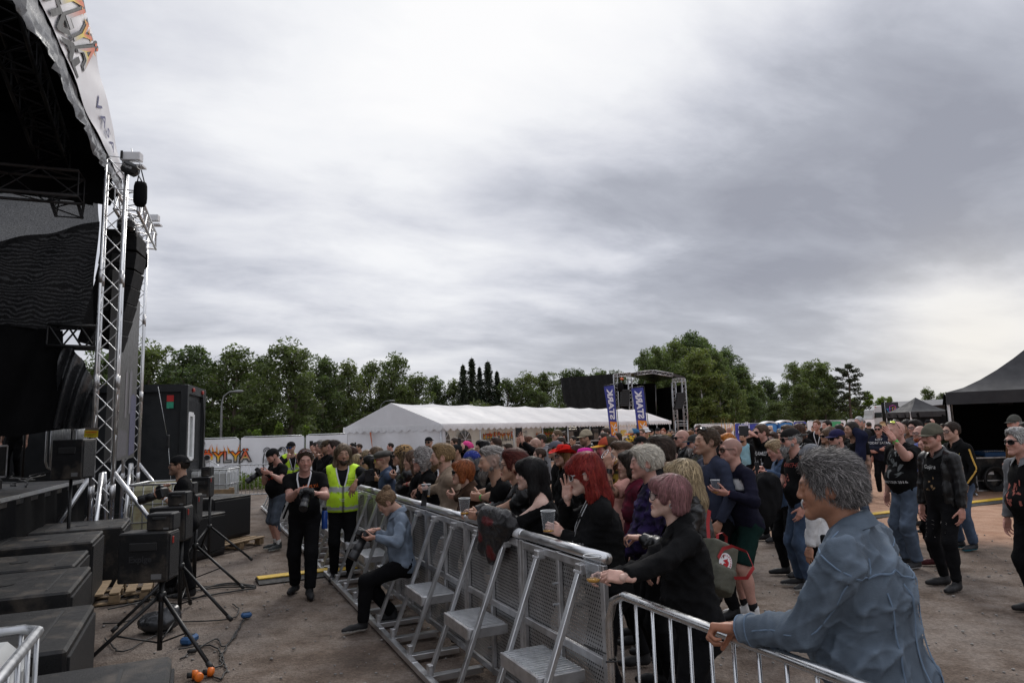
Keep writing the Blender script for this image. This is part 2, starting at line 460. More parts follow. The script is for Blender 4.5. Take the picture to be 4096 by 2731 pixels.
POSES = {'relax': [(18,28,18)]*2+[(26,34,20),(32,36,20)], 'flat': [(4,6,4)]*4, 'grip': [(38,58,34),(42,60,34),(46,60,34),(50,60,34)],
   'fist': [(78,88,50)]*4, 'rest': [(10,30,22),(8,28,22),(12,30,22),(18,34,22)], 'splay': [(-4,10,8),(0,8,8),(2,10,8),(4,12,8)], 'tight': [(62,76,40),(64,78,40),(66,78,40),(68,76,40)]}
def hand_geo(pose, res):
 key = (pose, res)
 if key in HANDS: return HANDS[key]
 A = POSES[pose]; P = [RBox((0,.050,0),(.026,.034,.004),r=.0105,k=.012), Ell((.020,.035,-.008),(.018,.028,.014),k=.014), Ell((-.022,.038,-.006),(.014,.03,.013),k=.012), Cone((0,-.045,0),(0,.03,0),.025,.026,k=.02,n=(0,0,1),fl=.72)]
 base = [(.0275,.088),(.0095,.094),(-.0095,.090),(-.0275,.080)]; L = [(.043,.027,.021),(.048,.030,.022),(.045,.028,.021),(.034,.021,.019)]
 for (bx, by), ls, an, sp in zip(base, L, A, (.10,.02,-.05,-.13)):
  if pose == 'splay': sp *= 2.2
  p = V(bx, by, 0); ang = 0; r = .0088 if by > .082 else .0078
  for i, (l, a) in enumerate(zip(ls, an)):
   ang += math.radians(a); d = V(math.sin(sp)*math.cos(ang), math.cos(sp)*math.cos(ang), -math.sin(ang))
   q = p+d*l; P.append(Cone(p, q, r, r*.92, k=.0035 if i else .009)); p = q; r *= .93
 g = pose in ('grip','fist','tight')
 p = V(.024,.022,-.006); d = nrm(V(.62,.66,-.42 if not g else -.75))
 for l, r, tw in ((.040,.0125,0),(.032,.0102,.35),(.026,.0092,.3)):
  d = nrm(d+tw*V(-.55,.25,-.55 if g else -.1)); q = p+d*l; P.append(Cone(p, q, r, r*.9, k=.01 if l > .035 else .004)); p = q
 v, f = snet(P, [], res); HANDS[key] = (relax(v, f, 1, .25), f); return HANDS[key]
def two_bone(S, W, l1, l2, hint):
 S = np.asarray(S, float); d = np.asarray(W, float)-S; D = np.linalg.norm(d)
 if D > (l1+l2)*.995: d *= (l1+l2)*.995/D; D = (l1+l2)*.995
 D = max(D, abs(l1-l2)+.02); u = d/np.linalg.norm(d); W = S+u*D
 a = (l1*l1-l2*l2+D*D)/(2*D); h = math.sqrt(max(l1*l1-a*a, 0)); hp = hint-u*np.dot(hint, u)
 return S+u*a+nrm(hp)*h, W
def lerpc(a, b, t): t = np.asarray(t)[:,None]; return np.asarray(a)*(1-t)+np.asarray(b)*t
SKIN = {'fair': (.50,.300,.225), 'pink': (.52,.285,.225), 'tan': (.42,.245,.168), 'pale': (.56,.37,.30), 'dark': (.33,.19,.13)}
FACE_Y = {}
def head_colors(v, sp, r):
 n = len(v); c = np.tile(np.array(SKIN[sp.get('skin','fair')]), (n, 1))*(1+.05*swave(v, 3, 60)[:,None]); x, y, z = v.T
 red = np.exp(-(((np.abs(x)-.042)/.022)**2+((y-.07)/.03)**2+((z+.025)/.022)**2))*.5+np.exp(-((x/.014)**2+((y-.11)/.02)**2+((z+.024)/.018)**2))*.5+(np.abs(x) > .074)*(z > -.045)*.35
 c = lerpc(c, c*V(1.05,.72,.68), np.clip(red, 0, 1)*sp.get('flush', .8))
 f = sp.get('sex') == 'f'
 lip = np.exp(-((x/.02)**4+((z+.0605)/.0095)**4))*(y > .078)
 c = lerpc(c, sp.get('lips', (.34,.12,.10) if f else (.36,.17,.14)), np.clip(lip*.9, 0, 1))
 br = np.exp(-(((np.abs(x)-.033)/.018)**4+((z-.0275-.05*(np.abs(x)-.033))/.0055)**4))*(y > .06)
 hc = np.array(sp.get('brow', sp.get('hcol', (.06,.04,.03))))*.8
 c = lerpc(c, hc, np.clip(br*.85, 0, 1))
 lash = np.exp(-(((np.abs(x)-.032)/.015)**4+((z-.0105)/.0035)**4))*(y > .075); c = lerpc(c, c*.35, lash*(.9 if f else .5))
 st = sp.get('stubble', 0)
 if st:
  m = 1/(1+np.exp((z+.042-.35*np.maximum(.04-y, 0))/.006))*(y > -.005)*(z > -.14)*(1-lip); c = lerpc(c, np.array(sp.get('bdc', hc))*1.1+.02, np.clip(m*st, 0, .9))
 bz = sp.get('buzz', 0)
 if bz:
  hl = .072-.55*np.maximum(0, .07-z)-sp.get('recede', 0); m = (y < hl)*(z > -.055+.35*np.maximum(0, y+.02)); c = lerpc(c, sp.get('hcol', (.05,.04,.03)), m*bz)
 if sp.get('tint') is not None: c = c*np.array(sp['tint'])
 return c
def hair_prims(st, t=.012):
 """head-local hair volume for a style -> prims, subs, flow function, hang"""
 P = [Ell((0,-.018,.030),(.078+t,.100+t,.091+t*1.1),k=.02)]; face = [Ell((0,.100,-.035),(.094,.078,.118),k=.012)]
 low = [RBox((0,.0,-.150),(.2,.25,.09),R=rotx(-.30),r=.002,k=.01)]
 ear = [Ell((s*.098,-.004,-.010),(.048,.025,.041),k=.01) for s in (-1,1)]
 S = face+low+ear; fl = 'back'
 if st in ('short','crop','spiky','swept','mohawk'): pass
 if st == 'swept': P += [Ell((0,.030,.100),(.060,.06,.030),k=.03), Ell((0,-.06,.03),(.075,.07,.085),k=.03)]
 if st == 'tousled': P += [Ell((0,.024,.098),(.068,.055,.034),k=.03), Ell((0,-.050,.02),(.084,.080,.097),k=.03), Ell((0,-.092,-.045),(.064,.030,.05),k=.02)]; S = face+[RBox((0,0,-.175),(.2,.25,.09),R=rotx(-.25),r=.002,k=.01)]+[Ell((s*.105,.0,-.012),(.060,.027,.042),k=.01) for s in (-1,1)]
 if st == 'pixie': P += [Ell((0,.055,.088),(.066,.05,.034),k=.03), Ell((0,-.055,.03),(.085,.08,.085),k=.03)]
 if st == 'bob':
  for s in (-1,1): P += [Cone((s*.075,.000,.03),(s*.080,.012,-.075),.034,.026,k=.03,n=(1,0,0),fl=.75)]
  P += [Cone((0,-.075,.02),(0,-.075,-.085),.06,.045,k=.04,n=(0,1,0),fl=.7), Ell((0,.062,.075),(.066,.040,.030),k=.02)]
  S = [Ell((0,.115,-.045),(.083,.078,.110),k=.012)]; fl = 'down'
 if st == 'bobear':
  P += [Cone((0,-.06,.03),(0,-.075,-.060),.075,.052,k=.03,n=(0,1,0),fl=.8), Ell((0,.066,.070),(.072,.040,.040),k=.02)]
  for s in (-1,1): P += [Cone((s*.070,.03,.05),(s*.074,.034,-.015),.028,.012,k=.02), Cone((s*.072,-.04,.03),(s*.070,-.045,-.065),.036,.030,k=.03)]
  S = [Ell((0,.118,-.050),(.080,.072,.105),k=.01)]+[Ell((s*.095,.004,-.030),(.022,.020,.035),k=.008) for s in (-1,1)]; fl = 'down'
 if st in ('long','longfringe','bigred'):
  for s in (-1,1): P += [Cone((s*.074,-.025,.03),(s*.090,-.020,-.13),.034,.030,k=.04), Cone((s*.090,-.020,-.13),(s*.090,.0,-.26),.030,.012,k=.03)]
  P += [Cone((0,-.075,.02),(0,-.105,-.17),.068,.065,k=.05,n=(0,1,0),fl=.75), Cone((0,-.105,-.17),(0,-.10,-.30),.065,.030,k=.03,n=(0,1,0),fl=.6)]
  S = [Ell((0,.112,-.055),(.086,.090,.127),k=.012)]; fl = 'down'
  if st == 'longfringe': P += [Ell((0,.070,.066),(.070,.036,.042),k=.02)]; S = [Ell((0,.125,-.060),(.078,.080,.100),k=.012)]
  if st == 'bigred': P += [Ell((0,-.02,.105),(.075,.085,.045),k=.03), Ell((0,.080,.060),(.068,.034,.045),k=.02)]; S = [Ell((0,.130,-.060),(.076,.080,.098),k=.012)]+[Ell((s*.1,.012,-.006),(.030,.040,.055),k=.012) for s in (-1,1)]
 if st == 'shoulder':
  for s in (-1,1): P += [Cone((s*.074,-.012,.03),(s*.088,-.012,-.14),.032,.026,k=.03)]
  P += [Cone((0,-.075,.02),(0,-.095,-.15),.062,.05,k=.05,n=(0,1,0),fl=.7)]; S = [Ell((0,.105,-.050),(.082,.085,.128),k=.012)]+[Ell((s*.09,.018,-.018),(.024,.022,.04),k=.01) for s in (-1,1)]; fl = 'down'
 if st == 'curly':
  r = np.random.RandomState(3)
  for i in range(34):
   a = r.rand()*6.28; b = r.uniform(-.5, 1.4); d = V(math.cos(b)*math.cos(a)*.088, math.cos(b)*math.sin(a)*.105-.02, math.sin(b)*.1+.03)
   if d[1] > .062 and d[2] < .07: continue
   P.append(Ell(d, r.uniform(.022,.034), k=.012))
  for s in (-1,1): P += [Cone((s*.085,-.02,0),(s*.085,-.005,-.09),.034,.028,k=.03)]
  P += [Cone((0,-.09,0),(0,-.09,-.11),.06,.05,k=.04)]; S = [Ell((0,.118,-.045),(.080,.075,.115),k=.012)]; fl = 'curl'
 if st in ('bun','pony'):
  S = [Ell((0,.100,-.035),(.094,.078,.122),k=.012), low[0]]+ear
  if st == 'bun': P += [Ell((0,-.095,.110),(.042,.040,.036),k=.012), Cone((0,-.07,.085),(0,-.09,.1),.03,.028,k=.02)]
  else: P += [Cone((0,-.110,-.02),(0,-.150,-.06),.020,.026,k=.02), Cone((0,-.150,-.06),(0,-.150,-.22),.028,.010,k=.02)]
 if st == 'undercut':
  P = [Ell((0,-.01,.072),(.066,.100,.062),k=.02), Ell((0,-.075,.01),(.066,.05,.08),k=.02), Ell((0,.055,.098),(.050,.045,.028),k=.02)]; S = face+low+[RBox((s*.12,.01,.0),(.05,.06,.055),r=.005,k=.012) for s in (-1,1)]
 return P, S, fl
def flow_dir(fl, P, seed=0):
 x, y, z = P.T
 rad = np.stack([x, y+.045, np.zeros_like(x)], 1); rad /= (np.linalg.norm(rad, axis=1, keepdims=True)+1e-6)
 down = np.tile(V(0,0,-1), (len(P), 1)); top = np.clip((z-.03)/.08, 0, 1)[:,None]
 if fl == 'down': return rad*top*.9+down*(1.05-top*.75)
 if fl == 'back': return np.tile(V(0,-1,-.25), (len(P),1))*np.clip(top+.35,0,1)+down*(1-top)*.9+rad*.12
 if fl == 'fwd': return np.tile(V(0,.8,0), (len(P),1))*top+down*(1-top)+rad*.5
 if fl == 'side': return np.tile(V(.9,.25,0), (len(P),1))*top+down*(1-top)+rad*.3
 if fl == 'curl': return rad*top+down+1.5*np.stack([np.sin(90*z+20*y+seed), np.cos(80*z+30*x), .6*np.sin(70*y+40*x)], 1)
 return down
def strands(prims, subs, v, f, fl, n, L, w, col, seed, lift=.006, wild=.25, var=.35, steps=6, tip=None, curl=0.0):
 """ribbon strands traced along the hair volume -> verts, faces, cols"""
 r = np.random.RandomState(seed)
 ar = np.linalg.norm(np.cross(v[f[:,2]]-v[f[:,0]], v[f[:,3]]-v[f[:,1]]), axis=1); pick = r.choice(len(f), n, p=ar/ar.sum())
 q = r.rand(n, 1); u = r.rand(n, 1)
 P = (v[f[pick,0]]*(1-q)+v[f[pick,1]]*q)*(1-u)+(v[f[pick,3]]*(1-q)+v[f[pick,2]]*q)*u
 e = .003; l = L*r.uniform(.55, 1.2, n)[:,None]; off = r.uniform(-.1, 1, n)[:,None]*lift; jit = r.normal(size=(n,3))*wild; ph = r.rand(n)*6.28
 pts = []; N0 = None
 for s in range(steps+1):
  g = np.stack([ev_all(prims, subs, P+np.eye(3)[i]*e)-ev_all(prims, subs, P-np.eye(3)[i]*e) for i in range(3)], 1); g /= (np.linalg.norm(g, axis=1, keepdims=True)+1e-9)
  d0 = ev_all(prims, subs, P)[:,None]
  if s == 0: N0 = g
  tt = s/steps; pts.append(P-g*np.clip(d0-off*(.3+.7*tt)*(1+1.2*tt), -.02, .02)+curl*np.stack([np.sin(ph+s*1.9), np.cos(ph*1.3+s*1.7), np.sin(ph*2+s*1.5)], 1))
  d = flow_dir(fl, P, seed)+jit*(.5+tt)+.25*jit[:, ::-1]*math.sin(s*1.7); d = d-g*np.sum(d*g, 1, keepdims=True)*.9; d /= (np.linalg.norm(d, axis=1, keepdims=True)+1e-9)
  P = pts[-1]+d*l/steps
 pts = np.stack(pts, 1)
 T = np.gradient(pts, axis=1); W = np.cross(T, N0[:,None,:]); W /= (np.linalg.norm(W, axis=2, keepdims=True)+1e-9)
 wp = (np.array([.7]+[1.0]*(steps-2)+[.6,.12])[:steps+1])[None,:,None]*w*r.uniform(.6,1.4,n)[:,None,None]
 A = pts-W*wp; B = pts+W*wp; VV = np.stack([A, B], 2).reshape(-1, 3)
 base = (np.arange(n)*(steps+1)*2)[:,None]+(np.arange(steps)*2)[None]; base = base.ravel()
 F = np.stack([base, base+1, base+3, base+2], 1)
 k = (1+var*r.normal(size=n)).clip(.35, 2.2)[:,None]; cc = np.array(col)[None]*k
 if tip is not None:
  m = (r.rand(n) < .5)[:,None]; cc = np.where(m, np.array(tip)[None]*k, cc)
 return VV, F, np.repeat(cc, (steps+1)*2, 0)
def lod(d):
 if d < 3: return dict(rc=.009, rh=.0036, rd=.0032, ns=1.5)
 if d < 6: return dict(rc=.0125, rh=.0045, rd=.0036, ns=1.05)
 if d < 9.5: return dict(rc=.017, rh=.006, rd=.005, ns=.42)
 if d < 15: return dict(rc=.026, rh=.0085, rd=.008, ns=.11)
 return dict(rc=.036, rh=.0125, rd=.012, ns=0)
PEOPLE = []
def rigid(R, t, v): return v @ np.asarray(R).T+np.asarray(t)
def person(label, x, y, d, a, sex='m', group=None, top='tee', tcol=(.007,.007,.0075), bcol=(.0075,.0075,.0085), bottom='long', shoe=(.015,.015,.016), sole=None, H=None,
     hair='short', hcol=(.05,.035,.025), lean=4, hy=0, hp=0, hr=0, fat=.2, L='side', R='side', pz=None, feet=None, inner=None, hatz=0.0, opening=.16, legs=True, **sp):
 """head-top photo pixel (x, y) at depth d, facing a deg against the line of sight (0 to the camera, 90 to the picture's left)"""
 sp.update(sex=sex, hcol=hcol); rs = random.Random(len(label)*7919+int(x)*31+int(y)); Q = lod(d); f = sex == 'f'
 topw = at(x, y, d); a = a+math.degrees(math.atan2(x-2048, FPX)); Rb = rotz(pi-math.radians(a)); le = math.radians(lean)
 Rs = rotx(-le); Rs0 = rotx(-le*.45)
 Rh = rotz(math.radians(hy)) @ rotx(math.radians(hp)-le*.15) @ roty(math.radians(hr))  # tint darkens the skin colour, standing in for shade on him
 pz0 = .93 if pz is None else pz
 def chain(s):
  Pl = V(0, -.55*math.sin(le)*.35, pz0 if pz is None else pz/s); n0 = Pl+Rs0 @ V(0,0,.2)+Rs @ V(0,-.005,.35); hc = n0+Rs @ V(0,.014,.035)+Rh @ V(0,.03,.130); return Pl, n0, hc, hc+V(0,0,.127)
 s = 1.0
 for _ in range(4): s = topw[2]/chain(s)[3][2]
 s = H/chain(1)[3][2] if H else min(max(s, .80), 1.16); Pl, n0, hc, tp = chain(s)
 base = V(topw[0], topw[1], 0)-Rb @ (V(tp[0], tp[1], 0)*s)
 gz = topw[2]-tp[2]*s
 if abs(gz) < .25: gz = 0 if abs(gz) < .012 else gz
 B = V(base[0], base[1], gz)
 root = thing('person', label, 'person', B, 0, group)
 W = lambda p: B+Rb @ (np.asarray(p, float)*s)
 Wd = lambda R0: Rb @ R0
 up, fw, ri = Rs @ V(0,0,1), Rs @ V(0,1,0), V(1,0,0)
 bw = sp.get('bw', 1.0)*1.07; sw = ((.150 if f else .178)+.02*fat)*bw; S = {1: n0+Rs @ V(sw,-.012,-.082), -1: n0+Rs @ V(-sw,-.012,-.082)}
 arms = {}; toL = lambda w: Rb.T @ (np.asarray(w, float)-B)/s
 for side, spec in ((-1, L), (1, R)):
  o = dict(hand='relax', pn=None, hd=None, eb=None)
  if isinstance(spec, dict): o.update(spec); spec = o['w']
  hint = V(side*.5, -.7, -.6)
  if isinstance(spec, str):
   j = rs.uniform(-.02, .02)
   w, hint, hd, pn, hand = {'side': ((side*(sw+.075+.03*fat), .04+j, .80+j), V(side*.3,-1,0), V(0,.12,-1), V(-side,0,0), 'relax'),
    'pocket': ((side*(sw+.01), .08, .90), V(side,-1,0), V(-side*.1,.4,-1), V(-side,0,0), 'relax'),
    'fold': ((side*-.06, .20+.03*(side > 0), 1.14+.03*side), V(side,0,-.6), V(-side,.1,.05), V(0,-1,0), 'rest'),
    'chest': ((side*.07, .24, 1.12+j), V(side*.8,-.3,-.8), V(-side*.6,.6,.35), V(-side*.3,-.9,-.2), 'grip'),
    'front': ((side*.09, .27, .98+j), V(side*.8,-.5,-.5), V(-side*.55,.7,-.1), V(-side*.2,-.3,-1), 'grip'),
    'back': ((side*.10, -.20, .93), V(side,-.4,0), V(-side*.6,0,-.8), V(0,-1,0), 'relax'),
    'phone': ((side*.10, .40, 1.56), V(side*.8,0,-1), V(-side*.15,.1,1), V(-side*.5,.8,0), 'grip'),
    'chin': ((side*.03, .16, 1.42), V(side*.7,.1,-1), V(0,.0,1), V(0,-1,0), 'tight')}[spec]
   w = np.array(w); w = w+(Rs @ (w-Pl)+Pl-w)*(1 if w[2] > 1.0 else 0.25); o.update(hand=hand if o['hand'] == 'relax' else o['hand'])
   if o['hd'] is None: o['hd'] = Rb @ hd
   if o['pn'] is None: o['pn'] = Rb @ pn
  else: w = toL(spec)
  if o['eb'] is not None: hint = V(*o['eb'])
  E, Wr = two_bone(S[side], w, .285, .255, hint); arms[side] = (E, Wr, o)
 hips = {k: Pl+V(k*.088, 0, -.02) for k in (-1,1)}; lg = {}
 for k in (-1,1):
  ft = V(k*.105, rs.uniform(-.05,.07), 0) if feet is None else V(*feet[0 if k < 0 else 1])
  K, A = two_bone(hips[k], ft+V(0,-.03,.085), .425, .425, V(k*.06,1,.05) if feet is None else V(k*.2,1,.3)); lg[k] = (K, A, ft)
 # ---- primitive builders (world units, local unscaled coords * s)
 R0, R1 = Rs0, Rs
 def torso(t=0.0, skin=False):
  P = [Ell(Pl, V((.158+.03*fat)*bw,.112+.03*fat,.12)+t, R0, k=.05), Ell(Pl+R0 @ V(0,.012+.05*fat,.14), V(((.128 if f else .142)+.045*fat)*bw,.102+.085*fat,.15)+t, R0, k=.06),
    Ell(Pl+R0 @ V(0,0,.2)+R1 @ V(0,.004,.14), V(((.138 if f else .158)+.02*fat)*bw,.112+.03*fat,.185)+t, R1, k=.06), Cone(S[-1]*.86+n0*.14, S[1]*.86+n0*.14, .052+t*.8, .052+t*.8, k=.05)]
  for k in (-1,1):
   P += [Cone(n0+R1 @ V(k*.028,-.015,-.005), S[k]*.8+n0*.2, .048+t*.7, .046+t*.7, k=.04), Ell(Pl+R0 @ V(k*.075,-.05,-.05), V(.085,.085,.095)+t, R0, k=.04)]
   if f: P.append(Ell(n0+R1 @ V(k*.075,.095,-.24), V(.062,.058,.062)+t, R1, k=.03))
  return P
 def arm(side, t=0.0, upto=2.0, cuff=1.0, skin=False):
  E, Wr, o = arms[side]; a0 = S[side]; m = (.9 if f else 1.0)+.14*fat; P = []
  if upto <= 1:
   e = a0+(E-a0)*upto; P.append(Cone(a0, a0+(E-a0)*min(1, upto+.25), (.054*m+t), .045*m+t*1.5, k=.03, clip=[(e, nrm(E-a0))]))
  else:
   P.append(Cone(a0, E,  .054*m+t, .043*m+t, k=.03)); e = E+(Wr-E)*(upto-1)
   P.append(Cone(E, E+(Wr-E)*min(1.06, upto-.9), .044*m+t, (.0245 if skin else .032)*m+t*cuff, k=.03, clip=None if upto >= 2.2 else [(e, nrm(Wr-E))]))
  if skin: P.append(Ell(E+(Wr-E)*.3, V(.040*m,.040*m,.085), R=fr(nrm(Wr-E)), k=.03))
  return P
 def fr(z):
  x = nrm(np.cross((0,1,.01), z)); return np.stack([x, np.cross(z, x), z], 1)
 def leg(k, t=0.0, upto=2.0, wide=0.0):
  K, A, ft = lg[k]; h = hips[k]; m = (1 if not f else 1.02)+.18*fat; P = []
  if upto <= 1:
   e = h+(K-h)*upto; P.append(Cone(h, K, .086*m+t, .062*m+t+.018, k=.03, clip=[(e, nrm(K-h))]))
  else:
   P.append(Cone(h, K, .086*m+t, .056*m+t+wide*.4, k=.04)); e = K+(A-K)*(upto-1)
   P.append(Cone(K, A, .055*m+t+wide*.5, .038+t+wide, k=.04, clip=[(e, nrm(A-K))])); P.append(Ell(K+(A-K)*.3-V(0,.018,0), V(.047*m+t,.052*m+t,.12), R=fr(nrm(K-A)), k=.03))
  return P
 res = Q['rc']/s
 out = {}
 def emit(name, prims, subs=(), mat_=None, col=(.5,.5,.5), fold=.0, ffreq=22, r=None, planes=(), post=None, seed=0, colf=None, parent=None):
  v, fc = snet(prims, list(subs), r or res, planes=planes)
  if not len(v): return None
  v = relax(v, fc, 1, .4)
  if fold:
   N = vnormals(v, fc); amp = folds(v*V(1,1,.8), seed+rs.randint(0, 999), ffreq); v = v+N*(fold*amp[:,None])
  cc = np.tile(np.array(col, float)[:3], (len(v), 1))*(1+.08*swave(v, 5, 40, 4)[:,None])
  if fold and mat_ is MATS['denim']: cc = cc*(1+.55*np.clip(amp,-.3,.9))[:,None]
  if colf is not None: cc = colf(v, cc)
  w = B+(v*s) @ Rb.T
  o = mk(name, w, fc, mat_, parent or root, col=cc, world=True); out[name] = (o, w, fc); return o
 # ---- body skin
 bodyP = torso(-.010 if top not in ('offshoulder','tank','denimvest') else -.003)+arm(-1, 0, 2.3, skin=True)+arm(1, 0, 2.3, skin=True)
 if legs: bodyP += leg(-1, -.012 if bottom == 'long' else 0)+leg(1, -.012 if bottom == 'long' else 0)
 rb = res*(1.0 if d < 9 else 1.2); bv, bf = snet(bodyP, [], rb); bv = relax(bv, bf, 1, .4)
 sk = np.array(SKIN[sp.get('skin','fair')])*np.array(sp.get('tint') or (1,1,1)); bc = np.tile(sk, (len(bv),1))*(1+.06*swave(bv, 9, 30)[:,None])
 if sp.get('tattoo'):
  m = (swave(bv, 4, 70, 5) > .05); bc = np.where(m[:,None] & (np.abs(bv[:,0]) > .12)[:,None], bc*.3, bc)
 hv, hf = head_geo(sex, Q['rh']); hcol_ = head_colors(hv, sp, Q['rh']); hs = (1.02 if f else 1.07)*sp.get('hs', 1.0)
 hw = rigid(Rh, hc, hv*hs); VV = [bv, hw]; FF = [bf, hf+len(bv)]; CC = [bc, hcol_]; nv = len(bv)+len(hv)
 for side in (-1,1):
  E, Wr, o = arms[side]; fd = nrm(Wr-E); hd = fd if o['hd'] is None else nrm(Rb.T @ np.asarray(o['hd'], float)); pn = V(0,0,-1) if o['pn'] is None else nrm(Rb.T @ np.asarray(o['pn'], float))
  z = -(pn-hd*np.dot(pn, hd)); z = nrm(z) if np.linalg.norm(z) > .1 else nrm(np.cross(V(side,0,0), hd)); Rm = np.stack([np.cross(hd, z), hd, z], 1)
  gv, gf = hand_geo(o['hand'], Q['rd']); gv = gv.copy();
  if side > 0: gv[:,0] *= -1; gf = gf[:, ::-1]
  hsz = (.90 if f else 1.02); gw = rigid(Rm, Wr, gv*hsz); gc = np.tile(sk, (len(gv),1))*V(1.04,.94,.92); kn = np.exp(-((gv[:,1]-.095)/.012)**2); gc = gc*(1-.08*kn[:,None]); gc = gc*(1+.07*swave(gv, 2, 160)[:,None])
  VV.append(gw); FF.append(gf+nv); CC.append(gc); nv += len(gv); out['hand%d' % side] = (W(Wr+hd*.07), Rb @ Rm, W(Wr), s)
 VV = np.concatenate(VV); w = B+(VV*s) @ Rb.T
 ob = mk('body', w, FF, MATS['skin'], root, col=np.concatenate(CC), world=True)
 HW = (Rb @ Rh, B+Rb @ (hc*s), s*hs)
 hl = lambda v: (np.asarray(v, float)*HW[2]) @ HW[0].T+HW[1]
 # ---- eyes
 if d < 12 and not sp.get('shades'):
  m = MB()
  for sd in (-1,1):
   c = V(sd*.0315,.0835,.004); k0 = len(m.v); m.ell(c, (.0132,.0118,.0088), 16, rotx(-pi/2)); vv = np.array(m.v[k0:])-c;
   for j, z in enumerate(vv): m.c[k0+j] = (.045,.035,.03) if z[0]**2+z[2]**2 < .0062**2 and z[1] > 0 else (.60,.56,.53)
  mk_split('eye', hl(np.array(m.v)), m.f, MATS['eye'], root, col=np.array(m.c), world=True)
 # ---- clothes
 hem = lambda z: (Pl+R0 @ V(0,0,z), R0 @ V(0,0,-1))
 neckc = [Cone(n0+R1 @ V(0,.03,.005), n0+R1 @ V(0,.05,.10), .074, .11, k=.012)]
 T = top; jk = T in ('jacket','leather','denim','coat','shirt','hoodie','opencoat','denimvest')
 cm = {'leather': 'leather', 'denim': 'denim', 'denimvest': 'denim'}.get(T, 'cloth'); tt = .009
 ft, fq = (.017 if d < 6 else .012 if d < 9.5 else .007), (27 if d < 6 else 22)
 plaid = sp.get('plaid')
 def cf(v, c):
  if plaid is not None:
   k = ((np.sin(v[:,0]*75) > 0).astype(float)+(np.sin(v[:,2]*75) > 0))/2; c = c*(.35+.65*(1-k))[:,None]+np.array(plaid)[None]*k[:,None]*.9
  if sp.get('stripe'):
   z = v[:,2]-Pl[2]; m = (z > sp['stripe'][0]) & (z < sp['stripe'][1]) & (v[:,1] > -.02) & (np.abs(v[:,0]) < sw-.01); c = np.where(m[:,None], np.array(sp['stripe'][2])[None], c)
  if sp.get('topcolf'): c = sp['topcolf'](v, c, s)
  return c
 if T in ('tee','tank','denimvest'):
  P = torso(tt)
  sl = {'tee': .62, 'tank': 0, 'denimvest': .12}[T]
  if sl: P += arm(-1, tt+.006, sl)+arm(1, tt+.006, sl)
  emit('shirt' if T != 'denimvest' else 'vest', P, neckc, MATS[cm], tcol, ft*.8, fq, planes=[hem(-.06)], colf=cf)
 elif T == 'offshoulder':
  emit('top', torso(tt)+arm(-1, tt+.008, .75)+arm(1, tt+.008, .75), [], MATS['cloth'], tcol, ft*.7, fq, planes=[hem(-.08), (n0+R1 @ V(0,0,-.075), R1 @ V(0,.15,1))])
 elif T in ('long','sweater'):
  P = torso(tt+.006)+arm(-1, tt+.004, 1.94)+arm(1, tt+.004, 1.94)
  emit('sweater' if T == 'sweater' else 'shirt', P, neckc, MATS['cloth'], tcol, ft, fq, planes=[hem(-.08)], colf=cf)
 elif jk:
  if T != 'denimvest':
   hz = {'coat': -.22, 'opencoat': -.25}.get(T, -.09); t2 = tt+(.009 if T in ('leather','denim') else .007)
   sleeve = sp.get('sleeve', 1.95)
   P = torso(t2)+arm(-1, t2-.002, sleeve)+arm(1, t2-.002, sleeve); sub = list(neckc)
   if inner is not None or T == 'opencoat':
    sub.append(RBox(Pl+R1 @ V(0,.20,.25), (opening*.5,.16,.5), R=R1, r=.02, k=.03))
    emit('inner_shirt', torso(tt), neckc, MATS['cloth'], inner or (.007,.007,.0075), ft*.6, fq, planes=[hem(-.05)])
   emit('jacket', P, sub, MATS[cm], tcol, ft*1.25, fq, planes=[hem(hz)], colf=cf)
 if T in ('leather','denim','jacket','shirt','coat','opencoat','denimvest','polo') and d < 16:
  m = MB(); na = 26; rows = []
  prof = [(.070,-.02),(.068,.035),(.078,.046),(.093,.020),(.104,-.012)] if T != 'hoodie' else []
  for i in range(na+1):
   u = -1+2*i/na; an = u*math.radians(158); fr_ = max(0, abs(u)-.55)/.45; row = []
   for j, (r0, h) in enumerate(prof):
    rr = r0*(1+.08*fr_)+(.025*fr_ if j >= 3 else 0); hh = h*(1-.35*fr_)-(.05*fr_**1.5 if j >= 3 else .015*fr_)
    row.append(n0+R1 @ V(math.sin(an)*rr*1.02, -.022-math.cos(an)*rr*.98+.018, hh+.022-.02*(1-math.cos(an))*.8))
   rows.append(row)
  m.grid(rows); gv = np.array(m.v); mk('collar', B+(gv*s) @ Rb.T, m.f, MATS[cm], root, col=np.tile(np.array(tcol)*1.05, (len(gv),1)), world=True)
 if T == 'hoodie':
  emit('hood', [Cone(n0+R1 @ V(-.07,-.06,.02), n0+R1 @ V(.07,-.06,.02), .05, .05, k=.04), Cone(n0+R1 @ V(-.07,-.06,.02), n0+R1 @ V(-.05,.07,-.01), .045,.035,k=.03), Cone(n0+R1 @ V(.07,-.06,.02), n0+R1 @ V(.05,.07,-.01), .045,.035,k=.03)], [Cone(n0, n0+R1 @ V(0,.02,.14), .068,.085,k=.01)], MATS['cloth'], tcol, .006, 30)
